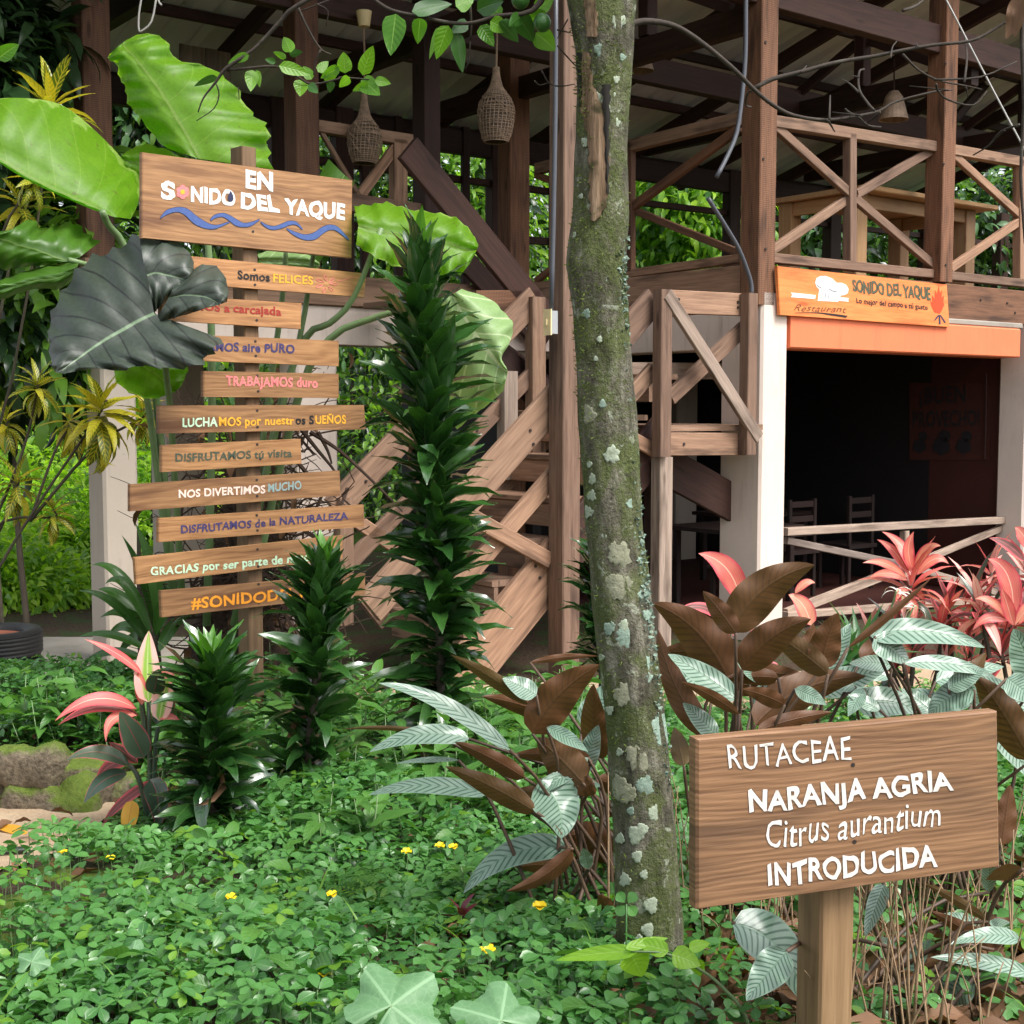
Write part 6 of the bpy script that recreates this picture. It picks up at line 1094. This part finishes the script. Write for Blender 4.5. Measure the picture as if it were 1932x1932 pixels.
# ------------------------------------------------------------------ strap plant, crotons and dark shrub at left
sp2 = thing('strap_leaf_plant', 'dark green strap leaved plant against the left cream pillar', 'plant', G(*P(300, 1300, 7.0)[:2])); mb = MB(); d = 7.0
for b_, t_, w_, c_ in (((285, 1190), (174, 1066), 22, (230, 1050)), ((285, 1200), (198, 1102), 22, (240, 1060)), ((285, 1200), (185, 1112), 26, (230, 1105)), ((280, 1220), (146, 1115), 18, (220, 1110)), ((290, 1210), (189, 1165), 22, (245, 1130)), ((285, 1230), (149, 1201), 16, (210, 1180)), ((285, 1250), (145, 1267), 16, (200, 1200)), ((300, 1180), (255, 986), 26, (300, 1080)), ((300, 1190), (300, 1060), 34, (312, 1120)), ((285, 1220), (200, 1205), 22, (240, 1150)), ((295, 1200), (345, 1090), 24, (300, 1130)), ((300, 1220), (230, 1010), 20, (285, 1090)), ((300, 1230), (360, 1160), 24, (320, 1170)), ((290, 1230), (220, 1240), 26, (260, 1170))): hl(mb, b_, t_, w_, d + random.uniform(-.2, .15), 1, c_, 'lance', random.uniform(-.2, .2), .6, .04, 0)
mb.build('foliage', M['strap'], sp2, True); mb = MB(); tube(mb, [G(*P(300, 1300, 7.0)[:2]), P(298, 1240, 7.0), P(292, 1195, 7.0)], .02, .015, ns=8); tube(mb, PP([(265, 1290), (262, 1120), (262, 1040), (262, 1000)], 7.1), .012, ns=6); mb.build('stem', M['trunk'], sp2, True)
TK = [leaf_t(.22, 7, 2, 'lance', .3, d_, .12) for d_ in (.3, .7, 1.1)]
def croton(cs, d, label, seed, ground):
    g = P(*ground, d); o = thing('croton_shrub', label, 'shrub', G(g[0], g[1]), 'yellow veined crotons'); mb = MB(); sm = MB()
    for j, (x, y, Lp, n, el0, el1, fd) in enumerate(cs):
        c = P(x, y, d + random.uniform(-.2, .2)); rosette(mb, c, int(n * 1.7), Lp * d / F, 0, (el0, el1), seed * 7 + j, T=TK, fade=min(.6, fd + .15))
        gz = G(g[0], g[1]) if j == 0 else G(g[0], g[1]) * .4 + c0_ * .6
        if j == 0: c0_ = c
        tube(sm, [gz, gz * .5 + c * .5 + [random.gauss(0, .1), 0, .1], c - [0, 0, .05], c], .01, .005, ns=6)
    mb.build('foliage', [M['croton'], M['croton_y']], o, True); sm.build('stem', M['trunk'], o, True)
croton([(95, 190, 92, 22, 1.4, -.2, .5), (40, 380, 80, 14, 1.0, -.9, .3), (60, 330, 60, 10, .8, -.8, .2)], 7.2, 'croton with a lemon yellow top at the upper left', 31, (-160, 1300))
croton([(190, 760, 88, 26, 1.2, -1.1, .25), (270, 770, 60, 14, 1.0, -.8, .1), (130, 790, 70, 12, .5, -1.2, .2)], 7.6, 'yellow speckled croton drooping in front of the left cream pillar', 32, (-140, 1290))
croton([(32, 905, 72, 14, 1.0, -.9, .0), (70, 720, 60, 14, 1.1, -.6, .0), (10, 790, 60, 12, 1.1, -.6, 0), (100, 960, 55, 12, .9, -.9, 0)], 7.8, 'greenish croton hanging at the left edge below the dark leaves', 33, (-170, 1300))
# ------------------------------------------------------------------ trees behind
def tree(name, label, cx, cy, d, wpx, hpx, n, mats, L, seed, trunk=True, asp=.38, holes=.5, lean=0, group=None, dz=None, droop=.5):
    rs = np.random.default_rng(seed); s = d / F; c = P(cx, cy, d); g = G(c[0] + lean, c[1]); o = thing(name, label, 'tree' if 'tree' in name else 'shrub', g, group)
    R = np.array([wpx * s / 2, (dz or min(wpx, hpx) * s / 2.2), hpx * s / 2]); T = [leaf_t(asp, 4, 1, 'ovate', .35, droop, .08), leaf_t(asp * .8, 4, 1, 'ovate', .2, droop * 1.6, .08)]
    nb = max(8, n // 45); cl = rs.normal(0, 1, (nb, 3)); cl /= np.linalg.norm(cl, axis=1, keepdims=True); cl *= (rs.random((nb, 1)) ** .45); cl = cl * R + c
    cl[:, 2] = np.maximum(cl[:, 2], g[2] + .15)
    k = rs.integers(0, nb, n); sp = R.min() * .28; off = rs.normal(0, 1, (n, 3)); pos = cl[k] + off * sp * rs.uniform(.5, 1.2, (n, 1)); out = pos - c
    D = off * .8 + nrm(out.mean(0)) * 0 + out / R.mean() * .7 + rs.normal(0, .4, (n, 3)) + [0, 0, -.35]; rr = np.clip(rs.random(n) * .5 + rs.random(nb)[k] * .5, 0, 1)
    mb = MB(); sel = rs.random(n) < .5; mi = rs.random(nb)[k]
    for a in (0, 1):
        for m in range(len(mats)):
            q = (sel == bool(a)) & ((mi * len(mats)).astype(int) == m)
            if q.any(): scatter(mb, T[a], pos[q], D[q], L * rs.uniform(.6, 1.2, q.sum()), rs.normal(0, .5, q.sum()), rr[q], m)
    mb.build('crown', [M[m] for m in mats], o, True)
    mb = MB(); tp = np.array([c[0], c[1], c[2]]); tube(mb, [g - [0, 0, .1], g * .5 + tp * .5 + [rs.normal(0, .1), 0, 0], tp + [0, 0, R[2] * .3]], max(.025, R[0] * .035), .015, ns=8)
    for i in range(min(7, nb) if cx > 200 else 0): tube(mb, [g * .35 + tp * .65, (tp + cl[i]) / 2 + [0, 0, .05], cl[i]], max(.012, R[0] * .015), .005, ns=5)
    mb.build('trunk', M['trunk'], o, True)
TB = 'trees growing behind the timber building'
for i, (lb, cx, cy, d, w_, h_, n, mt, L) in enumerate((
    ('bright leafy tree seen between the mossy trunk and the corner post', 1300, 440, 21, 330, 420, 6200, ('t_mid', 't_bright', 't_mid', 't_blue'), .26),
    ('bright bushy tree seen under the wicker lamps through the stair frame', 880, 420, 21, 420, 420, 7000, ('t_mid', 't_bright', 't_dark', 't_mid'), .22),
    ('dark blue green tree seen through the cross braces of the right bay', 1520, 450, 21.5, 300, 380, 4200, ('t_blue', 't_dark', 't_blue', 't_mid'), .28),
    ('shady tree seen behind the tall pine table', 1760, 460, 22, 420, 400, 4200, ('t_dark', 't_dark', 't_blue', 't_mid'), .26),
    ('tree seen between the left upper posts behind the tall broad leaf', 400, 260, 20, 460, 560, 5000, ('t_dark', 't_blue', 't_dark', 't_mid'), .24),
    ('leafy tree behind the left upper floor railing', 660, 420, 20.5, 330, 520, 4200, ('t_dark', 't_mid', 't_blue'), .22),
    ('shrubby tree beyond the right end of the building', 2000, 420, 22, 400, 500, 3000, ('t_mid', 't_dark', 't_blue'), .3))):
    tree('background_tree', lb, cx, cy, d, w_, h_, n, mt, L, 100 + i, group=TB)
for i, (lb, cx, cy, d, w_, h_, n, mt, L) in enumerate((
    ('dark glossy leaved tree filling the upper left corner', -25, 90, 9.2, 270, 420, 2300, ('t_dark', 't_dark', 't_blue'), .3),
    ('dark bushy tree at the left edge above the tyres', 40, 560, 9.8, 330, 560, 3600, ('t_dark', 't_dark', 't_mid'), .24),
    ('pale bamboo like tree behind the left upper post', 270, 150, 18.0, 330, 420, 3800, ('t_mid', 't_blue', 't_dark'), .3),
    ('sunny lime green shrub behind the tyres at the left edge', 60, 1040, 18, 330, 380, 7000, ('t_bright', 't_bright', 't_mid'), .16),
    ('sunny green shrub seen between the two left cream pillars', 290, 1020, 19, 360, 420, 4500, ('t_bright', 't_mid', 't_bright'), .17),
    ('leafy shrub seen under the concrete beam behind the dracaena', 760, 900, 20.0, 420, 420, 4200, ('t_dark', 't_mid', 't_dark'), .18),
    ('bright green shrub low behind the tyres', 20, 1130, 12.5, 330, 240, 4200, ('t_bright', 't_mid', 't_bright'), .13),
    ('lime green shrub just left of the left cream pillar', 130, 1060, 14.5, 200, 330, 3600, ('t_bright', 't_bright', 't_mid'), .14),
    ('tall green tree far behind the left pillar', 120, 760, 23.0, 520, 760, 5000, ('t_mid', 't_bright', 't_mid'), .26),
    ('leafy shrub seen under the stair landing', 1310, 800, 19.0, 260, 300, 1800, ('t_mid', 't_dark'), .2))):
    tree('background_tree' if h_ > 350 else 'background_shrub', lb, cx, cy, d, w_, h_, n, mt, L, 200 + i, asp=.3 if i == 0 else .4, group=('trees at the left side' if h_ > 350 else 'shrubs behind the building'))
# far wood: one mass on the slope
mb = MB(); n = 26000; X = RNG.uniform(-22, 24, n); Y = RNG.uniform(27, 34, n); Zb = zg(X, Y) ; pos = np.stack([X, Y, Zb + RNG.random(n) ** 1.15 * (6.2 + 1.2 * np.sin(X * .8))], -1); rr = np.clip(.5 + .5 * np.sin(X * .9) * np.sin(pos[:, 2] * 1.3 + X * .4) + RNG.normal(0, .2, n), 0, 1)
for m in range(3): q = (rr * 2.99).astype(int) == m; scatter(mb, leaf_t(.45, 3, 1, 'ovate', .3, .5), pos[q], RNG.normal(0, 1, (q.sum(), 3)) + [0, -.6, -.3], RNG.uniform(.3, .6, q.sum()), None, RNG.random(q.sum()), m)
tag(mb.build('far_wood', [M['t_dark'], M['t_mid'], M['t_blue']], None, True), 'dense green wood on the slope behind everything', None, kind='stuff')

# ------------------------------------------------------------------ ground cover
mb = MB(); tl = []
V0, f0, U0 = leaf_t(.62, 4, 1, 'obov', .25, .25)
VV = []; FF = []; UU = []
for j, (a, off) in enumerate(((.55, 0.0), (-.55, 0.0), (2.3, -.12), (-2.3, -.12))):
    ca, sa = math.cos(a), math.sin(a); R_ = np.array([[ca, -sa, 0], [sa, ca, 0], [0, 0, 1]]); q = V0 + [0, .06, 0]; q = q @ R_.T + [0, off, 0]; FF.append(f0 + len(V0) * j); VV.append(q); UU.append(U0)
T4 = (np.vstack(VV), np.vstack(FF), np.vstack(UU))
def cover_pts(n, x0, x1, y0, y1, keep):
    X = RNG.uniform(x0, x1, n); Y = RNG.uniform(y0 ** .5, y1 ** .5, n) ** 2; Z = zg(X, Y); q = np.stack([X, Y, Z], -1) - CAMP; f = q @ FWD; xp, yp = CX + F * q[:, 0] / f, CY - F * (q @ UPV) / f
    k = keep(X, Y, xp, yp); return np.stack([X, Y, Z], -1)[k], xp[k], yp[k]
def keep(X, Y, xp, yp):
    pathz = (X < -1.45) & (Y > 3.45) & (Y < 5.3); pathz2 = (X < -1.75) & (Y > 3.3) & (Y < 5.3); p = np.ones(len(X))
    p[pathz | pathz2] = .0
    p[(xp > 1290) & (Y < 4)] = .28; p[(X < -1.15) & (Y < 4.1)] *= .5
    p[(Y > 6.9) & (X < -1.3)] *= .15; p[(Y > 6.7) & (X > -1.3)] *= .25
    clump_ = .55 + .45 * np.sin(X * 5.1 + np.sin(Y * 4)) * np.sin(Y * 4.3 + 1); p *= np.clip(clump_ * 1.25 + .25, .35, 1)
    return (RNG.random(len(X)) < p) & (xp > -500) & (xp < 2700) & (yp < 2300)
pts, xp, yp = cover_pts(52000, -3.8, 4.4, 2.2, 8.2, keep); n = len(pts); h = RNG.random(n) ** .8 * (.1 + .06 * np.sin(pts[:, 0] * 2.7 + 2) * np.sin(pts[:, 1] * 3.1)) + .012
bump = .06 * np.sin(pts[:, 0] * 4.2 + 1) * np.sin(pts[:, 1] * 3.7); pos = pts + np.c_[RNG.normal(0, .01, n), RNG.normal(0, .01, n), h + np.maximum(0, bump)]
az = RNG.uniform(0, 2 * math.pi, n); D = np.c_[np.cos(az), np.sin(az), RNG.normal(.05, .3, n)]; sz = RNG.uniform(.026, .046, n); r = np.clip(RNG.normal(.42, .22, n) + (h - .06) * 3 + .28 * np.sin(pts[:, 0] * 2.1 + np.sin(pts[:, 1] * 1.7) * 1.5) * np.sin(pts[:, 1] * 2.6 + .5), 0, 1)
light = RNG.random(n) < .07; big = RNG.random(n) < .05
T1 = leaf_t(.5, 5, 1, 'ovate', .3, .5, .1); bb = np.where(big)[0]; scatter(mb, T1, pos[bb], D[bb] + [0, 0, .25], RNG.uniform(.045, .1, len(bb)), RNG.normal(0, .5, len(bb)), RNG.random(len(bb)), 3)
gb = RNG.integers(0, n, 240); gd = D[gb] * .35 + [0, 0, 1]; scatter(mb, leaf_t(.05, 6, 1, 'strap', .4, .5), pts[gb], gd, RNG.uniform(.1, .2, 240), RNG.normal(0, .5, 240), RNG.random(240), 1)
fb_ = RNG.integers(0, n, 46); Tf_ = leaf_t(.22, 3, 1, 'obov', .1, .1)
for ii in fb_:
    a_ = RNG.random() * 6.28; L_ = RNG.uniform(.08, .16); o_ = pos[ii] + [0, 0, .03]; q_ = np.linspace(0, 1, 12)[:, None]; st_p = o_ + np.c_[math.cos(a_) * L_ * q_, math.sin(a_) * L_ * q_, .05 * q_ - .08 * q_ ** 2]
    for sg_ in (1, -1): scatter(mb, Tf_, st_p, np.tile([[math.cos(a_ + sg_ * 1.15), math.sin(a_ + sg_ * 1.15), .05]], (12, 1)), .034 * (1 - .65 * q_[:, 0]), None, .8, 1)
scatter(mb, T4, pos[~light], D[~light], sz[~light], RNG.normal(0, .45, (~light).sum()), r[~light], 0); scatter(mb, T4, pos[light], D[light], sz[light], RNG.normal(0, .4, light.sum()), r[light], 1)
# stalks under the upper leaves
sel = np.where(h > .07)[0][:4200]
a = pts[sel]; b = pos[sel]; wv = np.array([.0012, 0, 0]); V = np.stack([a - wv, a + wv, b + wv, b - wv], 1).reshape(-1, 3); mb.add(V, np.arange(len(V)).reshape(-1, 4), None, .3, 2)
tag(mb.build('ground_cover', [M['cover'], M['cover2'], M['stalk'], M['weed']], None, True), 'low creeping plants with small oval leaves covering the soil', None, kind='stuff')
# taller weeds in the middle ground
mb = MB(); TWd = [leaf_t(.34, 5, 1, 'ovate', .3, d_, .1) for d_ in (.3, .7)]
for i in range(210):
    x, y = random.choice([(random.uniform(430, 1010), random.uniform(1330, 1500)), (random.uniform(480, 760), random.uniform(1240, 1420)), (random.uniform(0, 400), random.uniform(1320, 1420)), (random.uniform(600, 1130), random.uniform(1400, 1600)), (random.uniform(900, 1300), random.uniform(1290, 1400))])
    g = onground(x, y + 40); hgt = random.uniform(.08, .3)
    tube(mb, [g, g + [random.gauss(0, .03), random.gauss(0, .03), hgt]], .003, .002, ns=4, m=1); k = random.randint(5, 10)
    for j in range(k):
        q = (j + 1) / k; az_ = j * 2.4 + i; scatter(mb, random.choice(TWd), [g + [0, 0, hgt * q]], [[math.cos(az_), math.sin(az_), random.uniform(.1, .9)]], [random.uniform(.06, .19)], RNG.normal(0, .3, 1), random.random(), 0)
tag(mb.build('undergrowth', [M['weed'], M['stalk']], None, True), 'leafy weeds growing between the dracaenas and the striped plants', None, kind='stuff')
# litter and dry stalks at the lower right
mb = MB(); n = 1800; X = RNG.uniform(.2, 2.6, n); Y = RNG.uniform(2.4, 4.4, n); pos = np.c_[X, Y, zg(X, Y) + RNG.uniform(.005, .05, n)]; az = RNG.uniform(0, 6.28, n); scatter(mb, leaf_t(.4, 5, 1, 'ovate', .5, .5, .2), pos, np.c_[np.cos(az), np.sin(az), RNG.normal(0, .25, n)], RNG.uniform(.05, .16, n), RNG.normal(0, .6, n))
n = 360; X = RNG.uniform(-2.6, .3, n); Y = RNG.uniform(2.6, 7.4, n); pos = np.c_[X, Y, zg(X, Y) + RNG.uniform(.02, .07, n)]; az = RNG.uniform(0, 6.28, n); scatter(mb, leaf_t(.45, 5, 1, 'ovate', .5, .5, .2), pos, np.c_[np.cos(az), np.sin(az), RNG.normal(0, .25, n)], RNG.uniform(.05, .1, n), RNG.normal(0, .6, n))
for i in range(330):
    x = random.uniform(.22, 1.6); y = random.uniform(2.5, 3.8)
    if x < .55 and y < 3.15: x += .4
    g = G(x, y); hgt = random.uniform(.1, .5) if i % 3 else .04; az_ = random.random() * 6.28; ln = random.uniform(.02, .16)
    tube(mb, [g, g + [math.cos(az_) * ln * .4, math.sin(az_) * ln * .4, hgt * .6], g + [math.cos(az_) * ln, math.sin(az_) * ln, hgt]], random.uniform(.0015, .004), .001, ns=4, m=1, smooth=2)
tag(mb.build('leaf_litter', [M['litter'], M['straw']], None, True), 'brown dead leaves and dry stalks on the soil', None, kind='stuff')
# yellow creeper flowers
fl = [(117, 1609, 'beside the sandy path'), (209, 1622, 'below the drooping ochre leaf'), (266, 1636, 'right of the drooping ochre leaf'), (436, 1695, 'below the short dracaena'), (626, 1690, 'below the middle dracaena'), (767, 1609, 'left of the striped leaves'), (830, 1598, 'highest one near the striped leaves'), (612, 1840, 'big one near the lobed leaf'), (920, 1796, 'big one left of the trunk foot'), (1018, 1713, 'just left of the brown stalks'), (855, 1600, 'small one beside another near striped leaves'), (1142, 1612, 'in front of the striped clump stems')]
for x, y, wh in fl:
    p = onground(x, y, .12); o = thing('yellow_flower', 'tiny yellow creeper flower ' + wh, 'flower', [p[0], p[1], float(zg(p[0], p[1]))], 'yellow flowers in the creepers'); s_ = .017 if y < 1700 else .02; mb = MB()
    az_ = random.uniform(0, 6.28)
    scatter(mb, leaf_t(1.25, 5, 2, 'obov', .5, .35, .05), [p] * 4, [[math.cos(az_ + q_), math.sin(az_ + q_) - .5, .55 + .25 * (k_ % 2)] for k_, q_ in enumerate((0, 1.6, 3.1, 4.7))], [s_] * 4, None, None); mb.build('petals', M['petal'], o, True)
    mb = MB(); tube(mb, [[p[0], p[1], float(zg(p[0], p[1]))], p + [.003, 0, -.03], p], .0013, .001, ns=5); mb.build('stem', M['stalk'], o, True)
# small dark red coleus like plants
for x, y, d, lb in ((870, 1800, 3.3, 'small dark red leaved plant among the creepers left of the trunk'),):
    p = P(x, y, d); g = G(p[0], p[1]); o = thing('red_leaf_seedling', lb, 'plant', g); mb = MB(); rosette(mb, g + [0, 0, .07], 9, .07, 0, (1.2, -.1), 77, T=TWd); mb.build('foliage', leafm('dark_red_leaf', (.07, .008, .014), (.13, .02, .03), .35, .2), o, True); mb = MB(); tube(mb, [g, g + [0, 0, .07]], .003, ns=5); mb.build('stem', M['stalk'], o, True)
# a few saplings standing in the creepers
for x, y, hh, lb in ((870, 1690, 90, 'reddish stemmed sapling with paired leaves in the creepers'), (690, 1690, 70, 'feathery pale fern like weed in front of the middle dracaena'), (330, 1750, 80, 'pale three leaved weed at the lower left'), (545, 1820, 60, 'pointed leaved seedling near the bottom edge'), (105, 1310, 60, 'grey leaved seedling in front of the tyres'), (1010, 1690, 70, 'narrow grass blade seedling left of the trunk')):
    g = onground(x, y + 30); d = g[1]; s_ = d / F; o = thing('seedling', lb, 'plant', g); mb = MB(); sm = MB(); top = g + [0, 0, hh * s_]; tube(sm, [g, (g + top) / 2 + [.01, 0, 0], top], .003, .002, ns=5); sm.build('stem', M['stalk'], o, True)
    if 'feathery' in lb:
        Tf = [leaf_t(.16, 3, 1, 'lance', .1, .2)]
        for k in range(7):
            az_ = k * .9; L_ = .16
            for j in range(14):
                q = j / 13; pt = top + np.array([math.cos(az_) * L_ * q, math.sin(az_) * L_ * q, .05 * q - .1 * q * q]);
                for sgn_ in (1, -1): scatter(mb, Tf[0], [pt], [[math.cos(az_ + sgn_ * 1.1), math.sin(az_ + sgn_ * 1.1), 0]], [.045 * (1 - .6 * q)], None, random.random())
    else:
        for k in range(6): az_ = k * 2.4 + x; scatter(mb, TWd[k % 2], [g * (.35 - k * .05) + top * (.65 + k * .05)], [[math.cos(az_), math.sin(az_), .4]], [50 * s_], None, random.random())
    mb.build('foliage', M['weed'], o, True)
for o in bpy.data.objects:
    if '_org' in o: del o['_org']
